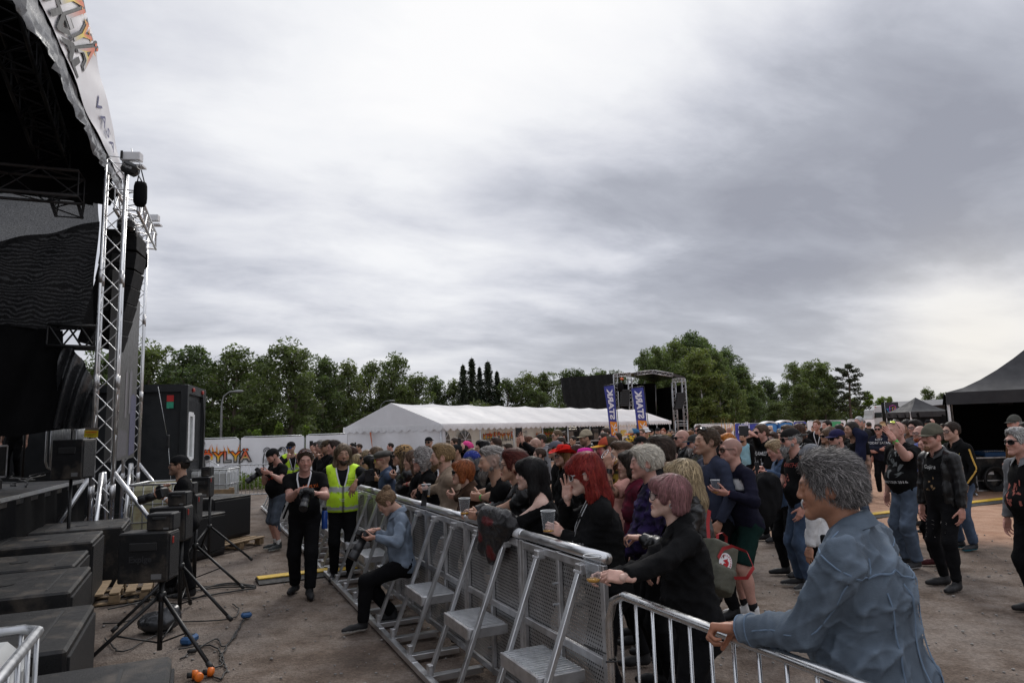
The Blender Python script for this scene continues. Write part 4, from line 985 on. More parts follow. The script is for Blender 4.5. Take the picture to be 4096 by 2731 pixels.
# ---- trees
def leaf_mesh(pts, size, nrmw=.8, seed=0, tint=None, drop=0.0, asp=1.5):
 r = np.random.RandomState(seed); n = len(pts); u = r.normal(size=(n,3)); u[:,2] -= drop; u /= np.linalg.norm(u,axis=1,keepdims=True); w = np.cross(u, r.normal(size=(n,3))); w /= np.linalg.norm(w,axis=1,keepdims=True)
 s = (size*r.uniform(.6,1.4,n))[:,None]; a = u*s*asp; b = w*s*.62
 v = np.stack([pts-a*.5, pts+b*.5, pts+a*.6, pts-b*.5], 1).reshape(-1,3); f = np.arange(4*n).reshape(n,4)
 k = r.uniform(.55,1.35,n) if tint is None else tint*r.uniform(.75,1.25,n); return v, f, np.repeat(np.stack([k,k,k],1)*V(1,1,.95), 4, 0)
def tree_template(kind, seed):
 """unit-height tree (1 m tall, scaled later) -> trunk mesh data, crown mesh data"""
 r = np.random.RandomState(seed); tr = MB(); pts = []; tint = []
 def clump(c, rad, n, dark):
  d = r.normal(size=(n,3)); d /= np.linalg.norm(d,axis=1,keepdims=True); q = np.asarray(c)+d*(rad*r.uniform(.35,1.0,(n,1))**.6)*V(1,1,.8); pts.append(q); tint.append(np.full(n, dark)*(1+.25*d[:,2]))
 if kind in ('leafy','birch','bush'):
  nl = {'leafy': 32, 'birch': 30, 'bush': 14}[kind]; top = V(r.normal()*.02, r.normal()*.02, .92)
  tr.tube([V(0,0,-.02), V(r.normal()*.01,0,.3), V(r.normal()*.02,r.normal()*.02,.62), top], [.020,.015,.009,.002], 7)
  wmax = {'leafy': .29,'birch': .165,'bush': .40}[kind]; z0 = {'leafy': .10,'birch': .12,'bush': .02}[kind]
  for i in range(nl):
   t = (i+.5)/nl; z = z0+(1-z0)*t*.97; wid = wmax*(math.sin(pi*min(1, (.16 if kind != 'bush' else .3)+t*.84))**.75)*r.uniform(.35,1.25); an = i*2.4+r.normal()*.4
   a = V(0,0,z*.86); e = V(math.cos(an)*wid, math.sin(an)*wid, z+r.uniform(-.02,.05)); mdl = (a+e)/2+V(0,0,.02); tr.tube([a, mdl, e], [.006,.004,.001], 5)
   nc = 3 if kind != 'birch' else 4
   for j in range(nc):
    c = a+(e-a)*(.35+.65*(j+.5)/nc)+r.normal(size=3)*.022; clump(c, r.uniform(.05,.092)*(1.0 if kind != 'birch' else .8), 96 if kind != 'bush' else 70, r.uniform(.6,1.3))
   if kind == 'birch':
    for j in range(5):
     c = e+V(r.normal()*.03, r.normal()*.03, 0); L_ = r.uniform(.06,.15); q = c+np.outer(np.linspace(0,1,14), V(0,0,-L_))+r.normal(size=(14,3))*.006; pts.append(q); tint.append(np.full(14, r.uniform(.8,1.4)))
  for j in range(8): clump(top+V(r.normal()*.05, r.normal()*.05, r.uniform(-.10,.055)), .035, 30, 1.15)
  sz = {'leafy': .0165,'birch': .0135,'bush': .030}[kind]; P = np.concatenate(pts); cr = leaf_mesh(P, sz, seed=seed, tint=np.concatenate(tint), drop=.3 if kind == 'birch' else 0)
 elif kind == 'spruce':
  tr.tube([V(0,0,-.02), V(0,0,.5), V(0,0,1.0)], [.018,.011,.001], 7); nz = 46
  for i in range(nz):
   t = i/nz; z = .06+.92*t; L_ = (.135*(1-t)**.75+.012)*r.uniform(.75,1.2)
   for j in range(8):
    an = j*.785+i*1.1+r.normal()*.2; l = L_*r.uniform(.7,1.15); k = np.linspace(.1,1,9)[:,None]; q = V(0,0,z)+k*V(math.cos(an)*l, math.sin(an)*l, -.42*l)+k*k*V(0,0,.16*l)+r.normal(size=(9,3))*.004; pts.append(q); tint.append(np.full(9, r.uniform(.6,1.3)))
  cr = leaf_mesh(np.concatenate(pts), .019, seed=seed, tint=np.concatenate(tint), drop=.6, asp=2.0)
 else:
  tr.tube([V(0,0,-.02), V(.01,0,.4), V(-.01,.01,.75), V(0,0,.97)], [.018,.014,.009,.002], 7)
  for i in range(26):
   t = i/26; z = .36+.6*t; wid = .20*(1-t)**.55*r.uniform(.5,1.15)+.03; an = i*2.4; e = V(math.cos(an)*wid, math.sin(an)*wid, z+.03-.03*(1-t)); tr.tube([V(0,0,z), (V(0,0,z)+e)/2, e], [.005,.003,.001], 5)
   for j in range(3): clump(V(0,0,z)+(e-V(0,0,z))*(.5+.25*j), .036, 44, r.uniform(.6,1.3))
  cr = leaf_mesh(np.concatenate(pts), .016, seed=seed, tint=np.concatenate(tint), asp=2.2)
 return tr, cr
TT = {}
def tree(kind, px, ytop, d, label, group, ybase=None, wscale=1.0, seed=0, name=None, leaf=None):
 key = (kind, seed, leaf); p = at(px, ytop, d); h = p[2]+.3; nm = name or {'leafy':'leafy_tree','birch':'birch_tree','spruce':'spruce_tree','pine':'pine_tree','bush':'young_tree'}[kind]
 rz = rnd.uniform(0, 6.28); loc = (p[0], p[1], -.3)
 if key in TT:
  o = dup(TT[key], loc, rz, label, group, (h*wscale, h*wscale, h)); o.name = nm
 else:
  o = thing(nm, label, 'tree', loc, rz, group); o.scale = (h*wscale, h*wscale, h); tr, cr = tree_template(kind, seed+11)
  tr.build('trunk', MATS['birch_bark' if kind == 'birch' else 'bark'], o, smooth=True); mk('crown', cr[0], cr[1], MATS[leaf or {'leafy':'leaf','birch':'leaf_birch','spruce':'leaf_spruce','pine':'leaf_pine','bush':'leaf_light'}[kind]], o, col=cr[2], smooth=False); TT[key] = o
 return o
def D(x): return x*1.7415
L1 = 'tall dark green leafy tree rising behind the white banner fence and container'
for i, (x, y, w, d) in enumerate([(345,785,1.15,46),(440,788,1.2,47),(540,795,1.15,48),(610,815,1.1,53),(668,783,1.25,50),(742,812,1.0,56),(800,828,.95,58),(850,830,1.0,62),(903,813,1.0,64),(250,800,1.1,46),(395,830,1.2,52),(490,835,1.2,55),(575,850,1.2,58),(700,858,1.2,60),(770,865,1.2,62),(300,850,1.2,50),(180,830,1.2,50)]):
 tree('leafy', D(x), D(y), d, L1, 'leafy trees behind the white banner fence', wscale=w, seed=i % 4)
L2 = 'dark leafy tree in the low row behind the long white tent'
for i, (x, y, w, d) in enumerate([(955,858,1.1,66),(1000,862,1.0,70),(1042,872,1.1,70),(1165,868,1.1,72),(1205,855,1.1,72),(1250,852,1.2,74),(1300,850,1.2,96),(1330,846,1.0,96),(1370,848,1.1,98),(920,880,1.3,64),(1090,900,1.6,76),(1420,850,1.0,98),(1230,890,1.3,70)]):
 tree('leafy', D(x), D(y), d, L2, 'trees behind the long white tent', wscale=w, seed=i % 4)
for i, (x, y, w) in enumerate([(1063,833,.95),(1083,818,.95),(1101,838,.8),(1120,826,1.1),(1141,848,.9)]):
 tree('spruce', D(x), D(y), 68+i, ['narrow dark spruce at the left end of the spruce row','tallest narrow dark spruce, second in the spruce row','thin dark spruce in the middle of the spruce row','broad dark spruce, second last in the spruce row','shortest narrow dark spruce closing the spruce row'][i], 'dark spruces behind the tent', wscale=w, seed=i % 2)
L3 = 'tall drooping birch in the grove behind the far black stage'
for i, (x, y, w, d) in enumerate([(1478,806,1.0,86),(1512,792,1.1,88),(1548,778,1.1,90),(1585,763,1.35,92),(1625,785,1.2,92),(1662,800,1.3,94),(1700,835,1.2,94),(1640,840,1.3,88),(1560,830,1.2,86),(1605,850,1.5,84),(1680,870,1.3,86),(1530,812,1.0,95),(1610,775,1.1,97),(1645,802,1.0,86),(1715,862,1.2,96),(1595,800,1.5,84),(1500,850,1.3,84)]):
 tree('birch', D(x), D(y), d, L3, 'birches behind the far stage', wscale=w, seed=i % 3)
L4 = 'leafy tree in the grove behind the blue portable toilets'
for i, (x, y, w, d, k) in enumerate([(1762,868,1.1,100,'leafy'),(1742,880,1.1,96,'birch'),(1800,880,1.1,100,'leafy'),(1822,832,1.1,96,'birch'),(1852,830,1.2,98,'birch'),(1884,828,1.2,98,'birch'),(1905,860,1.1,98,'birch'),(1840,880,1.4,92,'leafy'),(1890,890,1.3,94,'leafy'),(1780,920,1.6,88,'leafy'),(1730,905,1.5,88,'birch')]):
 tree(k, D(x), D(y), d, L4, 'trees behind the portable toilets', wscale=w, seed=i % 3)
tree('pine', D(1944), D(833), 92, 'lone open-crowned pine with bare trunk at the right end of the grove', None, wscale=1.25, seed=1)
L5 = 'bright green leafy bush growing beside the white truck cab'
for i, (x, y, w, d) in enumerate([(1965,912,1.2,110),(1992,903,1.3,106),(2022,908,1.1,106),(2044,914,1.0,112)]): tree('bush', D(x), D(y), d, L5, 'bright bushes beside the truck', wscale=w, seed=i % 2)
for i, (x, y) in enumerate([(2130,890),(2165,900)]): tree('leafy', D(x), D(y), 110, 'small distant tree showing above the black trailer', 'trees above the trailer', wscale=1.0, seed=i)
for i, (x, y, w, d) in enumerate([(590,985,1.0,38),(640,968,.7,37),(703,974,.7,38)]): tree('bush', D(x), D(y), d, ['lowest pale green sapling behind the guitar banner','tallest pale green young birch behind the fence','pale green young birch behind the fence, nearest the tent'][i], 'saplings behind the fence', wscale=w, seed=2+i, leaf='leaf_light')
# far woods closing the gaps low down: a hedge of undergrowth
def woods():
 r = np.random.RandomState(4); P = []
 for x0, x1, d, z in ((-42,-2,62,4.6),(-8,24,97,5.2),(14,52,104,5.2),(46,80,108,3.2)):
  n = 9000; x = r.uniform(x0, x1, n); hgt = z*(.75+.25*np.sin(x*.9+np.sin(x*.37)*2)); P.append(np.stack([x, d+r.normal(size=n)*1.6, r.rand(n)**.8*hgt], 1))
 v, f, c = leaf_mesh(np.concatenate(P), .42, seed=2); tag(mk('undergrowth', v, f, MATS['leaf'], col=c*.8, smooth=False), 'dense dark undergrowth filling the foot of the tree line', 'undergrowth', kind='stuff')
woods()
# grass tufts at the fence foot
def grass():
 r = np.random.RandomState(8); P = [];
 for i in range(60):
  c = gnd(r.uniform(880,1180), r.uniform(1925,1960)); n = 40; P.append(c+np.stack([r.normal(size=n)*.25, r.normal(size=n)*.12, r.rand(n)*.45], 1))
 v, f, c = leaf_mesh(np.concatenate(P), .07, seed=2, drop=-.9, asp=3); tag(mk('weeds', v, f, MATS['leaf_light'], col=c*.8, smooth=False), 'green weeds growing along the foot of the banner fence', 'weeds', kind='stuff')
grass()
# ---------------------------------------------------------------- fences, tents, far stage, vehicles
def flat(name, v2, f2, o, r, u, col, parent, off=.005, m='ink'):
 r = nrm(r); u = nrm(u); n = np.cross(r, u); v2 = np.asarray(v2, float); P = o+v2[:,:1]*r+v2[:,1:2]*u+n*off
 c = np.tile(np.array(col), (len(P),1)) if np.ndim(col) == 1 else np.array(col); return mk(name, P, f2, MATS[m], parent, col=c, smooth=False, world=True)
def hitplane(px, py, p0, n):
 d = ray(px, py); o = V(0,0,HC); return o+d*(np.dot(np.asarray(p0)-o, n)/np.dot(d, n))
def truss(mb, a, b, w, seg=None, r=.022, rd=.009, up=(0,0,1), n=7):
 a = np.asarray(a, float); b = np.asarray(b, float); L = np.linalg.norm(b-a); d = (b-a)/L; x = np.cross(d, up); x = nrm(x if np.linalg.norm(x) > .05 else np.cross(d, (.3,1,0))); y = np.cross(d, x); h = w/2
 seg = seg or max(2, int(L/w*.9)); cs = [(-h,-h),(h,-h),(h,h),(-h,h)]; ch = lambda k, t: a+d*L*t+x*cs[k][0]+y*cs[k][1]
 for k in range(4): mb.tube([ch(k,0), ch(k,1)], r, n)
 for k in range(4):
  q = (k+1) % 4
  for i in range(seg):
   p0, p1 = (k, q) if (i+k) % 2 else (q, k); mb.tube([ch(p0, i/seg), ch(p1, (i+1)/seg)], rd, 5, cap=False)
  for t in (0,1): mb.tube([ch(k,t), ch(q,t)], rd, 5, cap=False)
def flames(rr, x0, x1, y0, hmax, n):
 v = []; f = []; c = []
 for i in range(n):
  x = x0+(x1-x0)*(i+rr.uniform(.1,.9))/n; h = hmax*rr.uniform(.35,1.0); w = rr.uniform(.02,.05); s = rr.uniform(-.05,.05); k = len(v)
  for q, (dx, t, cl) in enumerate(((-w,0,(.75,.42,.03)),(w,0,(.75,.36,.03)),(w*.9+s*.4,.4,(.72,.25,.03)),(w*.1+s*1.4,.72,(.62,.16,.03)),(s*2.2,1,(.50,.10,.02)),(-w*.7+s*.8,.5,(.72,.28,.03)))): v.append((x+dx, y0+h*t)); c.append(cl)
  f.append(tuple(range(k, k+6)))
 return v, f, c
def logo(parent, o, r, u, W, seed=1, part=None):
 """flaming festival lettering about W wide, centred on o"""
 rr = random.Random(seed); s = W/3.6
 fl = flames(rr, -1.7, 1.7, .22, .50, 22); flat('flame_print', np.array(fl[0])*s, fl[1], o, r, u, fl[2], parent, .004)
 def word(t, x, y, sz, xs):
  for bold, lay in ((.05,.010),(.012,.016)):
   v, f = text_geo(t, sz, bold, xs)
   yy = v[:,1]/(sz*.72); col = np.where((yy > .62)[:,None], V(.72,.10,.02), np.where((yy > .30)[:,None], V(.80,.50,.02), V(.30,.29,.28))) if lay > .012 else V(.012,.012,.012)
   flat('lettering', (v+V(x,y))*s, f, o, r, u, col, parent, lay)
 word('KERÄ', -.98, -.12, .62, 1.12); word('LÖYLYÄ', .82, -.16, .66, 1.05)
 g = [(-.13,-.42),(-.22,-.25),(-.20,-.05),(-.12,.10),(-.05,.14),(-.03,.62),(-.07,.66),(-.06,.86),(.0,.90),(.05,.84),(.03,.64),(.01,.62),(0,.14),(.08,.08),(.06,-.06),(.10,-.24),(.02,-.42)]; g = [(a+.02,b-.05) for a,b in g]
 flat('guitar_print', np.array(g)*s, [tuple(range(len(g)))], o, r, u, (.05,.05,.05), parent, .020)
 v, f = text_geo('FESTIVAL', .26, .01, 1.5, spacing=1.15); flat('lettering', (v+V(.12,-.58))*s, f, o, r, u, V(.012,.012,.012), parent, .008)
def bear(parent, o, r, u, s):
 """round-eared animal face drawn in outline"""
 m = MB()
 def stroke(P, w, c=(.06,.06,.065)):
  P = np.array(P); T = np.gradient(P, axis=0); T /= np.linalg.norm(T,axis=1,keepdims=True)+1e-9; N = np.stack([-T[:,1], T[:,0]],1); m.col = c
  m.grid([[tuple(a-n*w)+(0,), tuple(a+n*w)+(0,)] for a, n in zip(P, N)])
 for k in (-1,1):
  stroke([(k*(.62+.26*math.cos(a)), .62+.26*math.sin(a)) for a in np.linspace(-.6,3.5,16)], .035); stroke([(k*(.62+.13*math.cos(a)), .60+.15*math.sin(a)) for a in np.linspace(-.5,4.2,12)], .05, (.25,.25,.26))
  stroke([(k*.82,.42),(k*.90,.0),(k*.92,-.45),(k*.85,-.95)], .045); stroke([(k*.42,.72),(k*.2,.66),(0,.65)], .03)
  for q in range(4): stroke([(k*(.55+.08*q),.2-.1*q),(k*(.50+.07*q),-.35-.1*q)], .022, (.3,.3,.3))
  stroke([(k*.15,.1),(k*.45,.22)], .06)
 v = np.array(m.v)[:, :2]*s; flat('emblem', v, m.f, o, r, u, np.array(m.c), parent, .008)
def fence_panel(p, q, h, label, m='white_vinyl', band=None, tubes=True):
 p = np.asarray(p, float); q = np.asarray(q, float); d = q-p; t = thing('fence_panel', label, 'fence', p*V(1,1,0), 0, 'banner fence panels'); L = np.linalg.norm(d[:2]); dn = d/np.linalg.norm(d)
 fr = MB(); a, b = p+dn*.04, q-dn*.04; z = lambda x, h_: x*V(1,1,0)+V(0,0,h_)
 fr.tube([z(a,.05), z(a,h-.12), z(a+dn*.12,h), z(b-dn*.12,h), z(b,h-.12), z(b,.05)], .021, 8); fr.build('frame', MATS['galv'], t, smooth=True, world=True)
 nrm_ = nrm(np.cross(dn, (0,0,1))); nu = 18; rows = []
 for i in range(nu+1):
  x = i/nu; row = []
  for j in range(9):
   w = .02*math.sin(i*1.3+j*.4)+.02*math.sin(i*.5+j*1.1); row.append(a+(b-a)*x*.995+nrm_*(w*.5+.03)+V(0,0,.14+(h-.17)*j/8-.02*math.sin(pi*x)*(j == 8)))
  rows.append(row)
 bm = MB(); bm.grid(rows); bm.build('banner', MATS[m], t, smooth=True, world=True)
 foot = MB(); foot.box(z(p,.06)+dn*.02, (.24,.6,.13), bev=.02); foot.build('foot', MATS['concrete'], t, world=True); return t, nrm_
fx = [(640,29.3),(700,29.6),(960,30.4),(1220,31.4),(1392,32.2)]; FP = [at(x,1800,d)*V(1,1,0) for x, d in fx]
FPT = [fence_panel(FP[i], FP[i+1], 1.92+.02*i, ['white banner fence panel partly hidden by the black container','white banner fence panel carrying the flaming guitar lettering','white banner fence panel carrying the bear head emblem','white banner fence panel butting against the long tent'][i]) for i in range(4)]
def on_fence(i, px, py):
 n = FPT[i][1]; p0 = FP[i]+n*.06; return hitplane(px, py, p0, n)
def fdir(i): return nrm(FP[i+1]-FP[i])
logo(FPT[1][0], on_fence(1, 812, 1836), fdir(1), V(0,0,1), 3.3, 3)
bear(FPT[2][0], on_fence(2, 1098, 1830), fdir(2), V(0,0,1), .52)
logo(FPT[3][0], on_fence(3, 1292, 1835), fdir(3), V(0,0,1), 2.2, 5)
# right-hand far fence
def rfence(x0, x1, d0, d1, h, label, m='white_vinyl'): return fence_panel(at(x0,1700,d0)*V(1,1,0), at(x1,1700,d1)*V(1,1,0), h, label, m)
mat('banner_blue', (.055,.065,.36), .5, 0, .06, 2, bump=.2, bscale=4); mat('banner_green', (.05,.30,.12), .5, 0, .06, 2)
f1 = rfence(2775,2935,50,51,1.90,'white banner fence panel with small rainbow print near the far stage'); f2 = rfence(2937,2962,51,51.4,1.9,'narrow blue banner panel at the end of the white fence','banner_blue'); f3 = rfence(2962,3056,52,54,1.85,'blue banner fence panel with white lettering left of the portable toilets','banner_blue')
v, f = text_geo('grilli', .9, .02); p = f2[0]; flat('lettering', v, f, hitplane(2975,1722,at(2962,1700,51.3)*V(1,1,0)+f3[1]*.05,f3[1]), nrm(at(3056,1700,54)*V(1,1,0)-at(2962,1700,52)*V(1,1,0)), V(0,0,1), (.75,.75,.8), f3[0], .05)
f4 = rfence(3172,3225,44,44.5,1.9,'banner fence panel right of the toilets half covered in blue','banner_blue'); f5 = rfence(3226,3385,44.6,46,1.9,'white banner fence panel with a bear emblem and a green corner'); f6 = rfence(3388,3500,46,47,1.92,'plain white banner fence panel beside the truck')
bear(f5[0], hitplane(3278,1707,at(3226,1700,44.6)*V(1,1,0)+f5[1]*.06,f5[1]), nrm(at(3385,1700,46)*V(1,1,0)-at(3226,1700,44.6)*V(1,1,0)), V(0,0,1), .42)
q = hitplane(3345,1697,at(3226,1700,44.6)*V(1,1,0)+f5[1]*.06,f5[1]); flat('green_print', [(-.45,-.28),(.45,-.2),(.45,.2),(-.45,.2)], [(0,1,2,3)], q, nrm(at(3385,1700,46)*V(1,1,0)-at(3226,1700,44.6)*V(1,1,0)), V(0,0,1), (.06,.33,.14), f5[0], .01)
rr = random.Random(2); fl = flames(rr, -.9, .9, 0, 1.1, 14); flat('flame_print', fl[0], fl[1], hitplane(2892,1725,at(2775,1700,50)*V(1,1,0)+f1[1]*.06,f1[1]), V(1,0,0), V(0,0,1), [(.15,.35,.2) if i % 3 == 0 else c for i, c in enumerate(fl[2])], f1[0], .02)
# ---- crowd-control barriers (tube frame, vertical bars)
def bike_barrier(p, q, label, h=1.08, nb=18, m='galv', z0=0.0, r=.019, group='tube crowd barriers', rb=.009, feet=True, upv=None):
 p = np.asarray(p, float)*V(1,1,0)+V(0,0,z0); q = np.asarray(q, float)*V(1,1,0)+V(0,0,z0); d = nrm(q-p); z = lambda x, k: x+V(0,0,k)
 t = thing('crowd_barrier', label, 'barrier', p, 0, group); fr = MB(); b = .16
 fr.tube([z(p,.15+b), z(p,h-b), z(p+d*b*.3,h-b*.3), z(p+d*b,h), z(q-d*b,h), z(q-d*b*.3,h-b*.3), z(q,h-b), z(q,.15+b), z(q-d*b*.3,.15+b*.3), z(q-d*b,.15), z(p+d*b,.15), z(p+d*b*.3,.15+b*.3)], r, 10, closed=True); fr.build('frame', MATS[m], t, smooth=True, world=True)
 L = np.linalg.norm(q-p)
 for i in range(nb):
  x = p+d*(.12+(L-.24)*i/(nb-1)); bb = MB(); bb.tube([z(x,.15), z(x,h)], rb, 7); bb.build('bar', MATS[m], t, smooth=True, world=True)
 if feet:
  for k in (.12, .88):
   x = p+(q-p)*k; sd = np.cross(d, (0,0,1)); ft = MB(); ft.tube([z(x-sd*.3,.015), z(x-sd*.02,.14), z(x+sd*.02,.14), z(x+sd*.3,.015)], .016, 7); ft.build('foot', MATS[m], t, smooth=True, world=True)
 return t
bike_barrier(gnd(884,2000), gnd(1112,1992), 'grey tube barrier standing before the guitar banner', nb=13)
bike_barrier(gnd(870,1995)+V(-.05,.1,0), gnd(836,1950), 'grey tube barrier turned edge-on beside the pallet', nb=9)
t = thing('wall_block', 'grey concrete block under the tube barrier', 'block', gnd(978,1950)); MB().box(gnd(978,1950)+V(0,0,.12), (.5,.4,.26), bev=.03).build('block', MATS['concrete'], t, world=True)
# ---- long white tent
def long_tent():
 A, B = at(1382,1700,33)*V(1,1,0), at(1765,1700,30)*V(1,1,0); w = nrm(B-A); ax = V(-w[1], w[0], 0); W = np.linalg.norm(B-A); Lg = 30.4; ez, rz = 2.27, 3.31; t = thing('party_tent', 'long white gabled party tent with scalloped eaves', 'tent', A)
 P = lambda u, v, z: A+w*(W*u)+ax*v+V(0,0,z)
 m = MB(); nb = 10; rf = []
 for j in range(nb*4+1):
  v = Lg*j/(nb*4); sag = -.10*abs(math.sin(pi*j/4)); rf.append([P(u, v, ez+(rz-ez)*(1-abs(2*u-1))+sag*(1-abs(abs(2*u-1)-.5)*.5)) for u in np.linspace(-.015,1.015,13)])
 m.grid(rf); m.build('roof', MATS['white_pvc'], t, smooth=True, world=True)
 def valance(p, q, n, name='valance'):
  g = []; nn = n*8
  for i in range(nn+1):
   x = i/nn; s = abs(math.sin(pi*x*n)); b = p+(q-p)*x; o = np.cross(nrm(q-p), (0,0,1))*.03; g.append([b, b-V(0,0,.15)+o*.5, b-V(0,0,.20+.11*s)+o*(1+.6*math.sin(i*1.7))])
  mm = MB(); mm.grid(g); mm.build(name, MATS['white_pvc'], t, smooth=True, world=True)
 valance(P(1.02,-.03,ez), P(1.02,Lg,ez), 60); valance(P(-.02,-.03,ez), P(1.02,-.03,ez), 13); valance(P(.02,.3,ez-.02), P(.02,Lg,ez-.02), 60, 'rear_valance')
 gm = MB(); gm.grid([[P(u,-.01,ez), P(u,-.03*math.sin(pi*u),ez+(rz-ez)*(1-abs(2*u-1))-.01)] for u in np.linspace(0,1,15)]); gm.build('gable', MATS['tent_side'], t, smooth=True, world=True)
 sw = []
 for i in range(29):
  u = i/28; sw.append([P(u, .02+.06*math.sin(u*19+z_*1.1)*math.sin(pi*z_/2.4)+.05*math.sin(u*7), z_) for z_ in np.linspace(.02, ez-.05, 9)])
 sm = MB(); sm.grid(sw); sm.build('end_wall', MATS['tent_side'], t, smooth=True, world=True)
 sp = MB(); q0 = hitplane(1478,1728,P(0,-.06,0),-ax); q1 = hitplane(1490,1800,P(0,-.06,0),-ax); sp.quad(q0, q0+w*.10, q1+w*.02, q1); sp.build('strap', mat('strap_orange',(.45,.12,.05),.6), t, world=True)
 fcur = []
 for i in range(9): fcur.append([P(1.0-.015*math.sin(i*1.3), .02+.32*i/8*(1-.55*z_/ez), z_) for z_ in np.linspace(.0, ez-.05, 6)])
 cm = MB(); cm.grid(fcur); cm.build('tied_curtain', MATS['tent_side'], t, smooth=True, world=True)
 for j in range(nb+1):
  for u in (.995,.005):
   pm = MB(); pm.tube([P(u, Lg*j/nb, 0), P(u, Lg*j/nb, ez)], .03, 8); pm.build('post', MATS['galv'], t, smooth=True, world=True)
 bw = MB(); bw.grid([[P(.03,.1+(Lg*.62)*i/40, z_)+w*(.05*math.sin(i*2.2)) for z_ in np.linspace(.05, ez-.1, 7)] for i in range(41)]); bw.build('back_wall', MATS['cream_pvc'], t, smooth=True, world=True)
 ce = MB(); ce.grid([[P(u,Lg-.05,z_) for z_ in (.05,ez)] for u in np.linspace(0,.5,6)]); ce.build('far_wall', MATS['cream_pvc'], t, smooth=True, world=True)
 p0 = P(.06,0,0)
 for k, (xa, xb, yt, yb) in enumerate(((1752,1800,1722,1790),(1830,1886,1720,1790))):
  c0, c1 = hitplane(xa,yb,p0,-w), hitplane(xb,yb,p0,-w); ct = hitplane((xa+xb)/2,yt,p0,-w); wd = np.linalg.norm(c1-c0); hz = ct[2]-c0[2]; arc = [(-wd/2,0),(wd/2,0)]+[(wd/2*math.cos(a), hz*.45+hz*.55*math.sin(a)) for a in np.linspace(0,pi,14)]
  cc = (c0+c1)/2; cc[2] = c0[2]; d_ = nrm(c1-c0); flat('window', arc, [tuple(range(len(arc)))], cc, d_, V(0,0,1), (.10,.12,.10), t, .02, 'glass_dark'); mt = MB()
  for x0, z0, x1, z1 in ((-wd/2,hz*.45,wd/2,hz*.45),(0,hz*.45,0,0),(0,hz*.45,-wd*.3,hz*.88),(0,hz*.45,wd*.3,hz*.88),(0,hz*.45,0,hz)): mt.tube([cc+d_*x0+V(0,0,z0)+w*.06, cc+d_*x1+V(0,0,z1)+w*.06], .02, 5)
  mt.build('muntins', MATS['white_paint'], t, world=True)
 dv = -ax
 for px, py, W_, sd in ((1990,1752,3.3,4),(2180,1745,2.6,6),(2262,1745,2.6,9)): logo(t, hitplane(px,py,p0,-w), ax, V(0,0,1), W_, sd)
 bear(t, hitplane(2095,1748,p0,-w), ax, V(0,0,1), .5)
 return P, w, ax, p0, t
PT, tw, tax, tp0, TENT = long_tent()
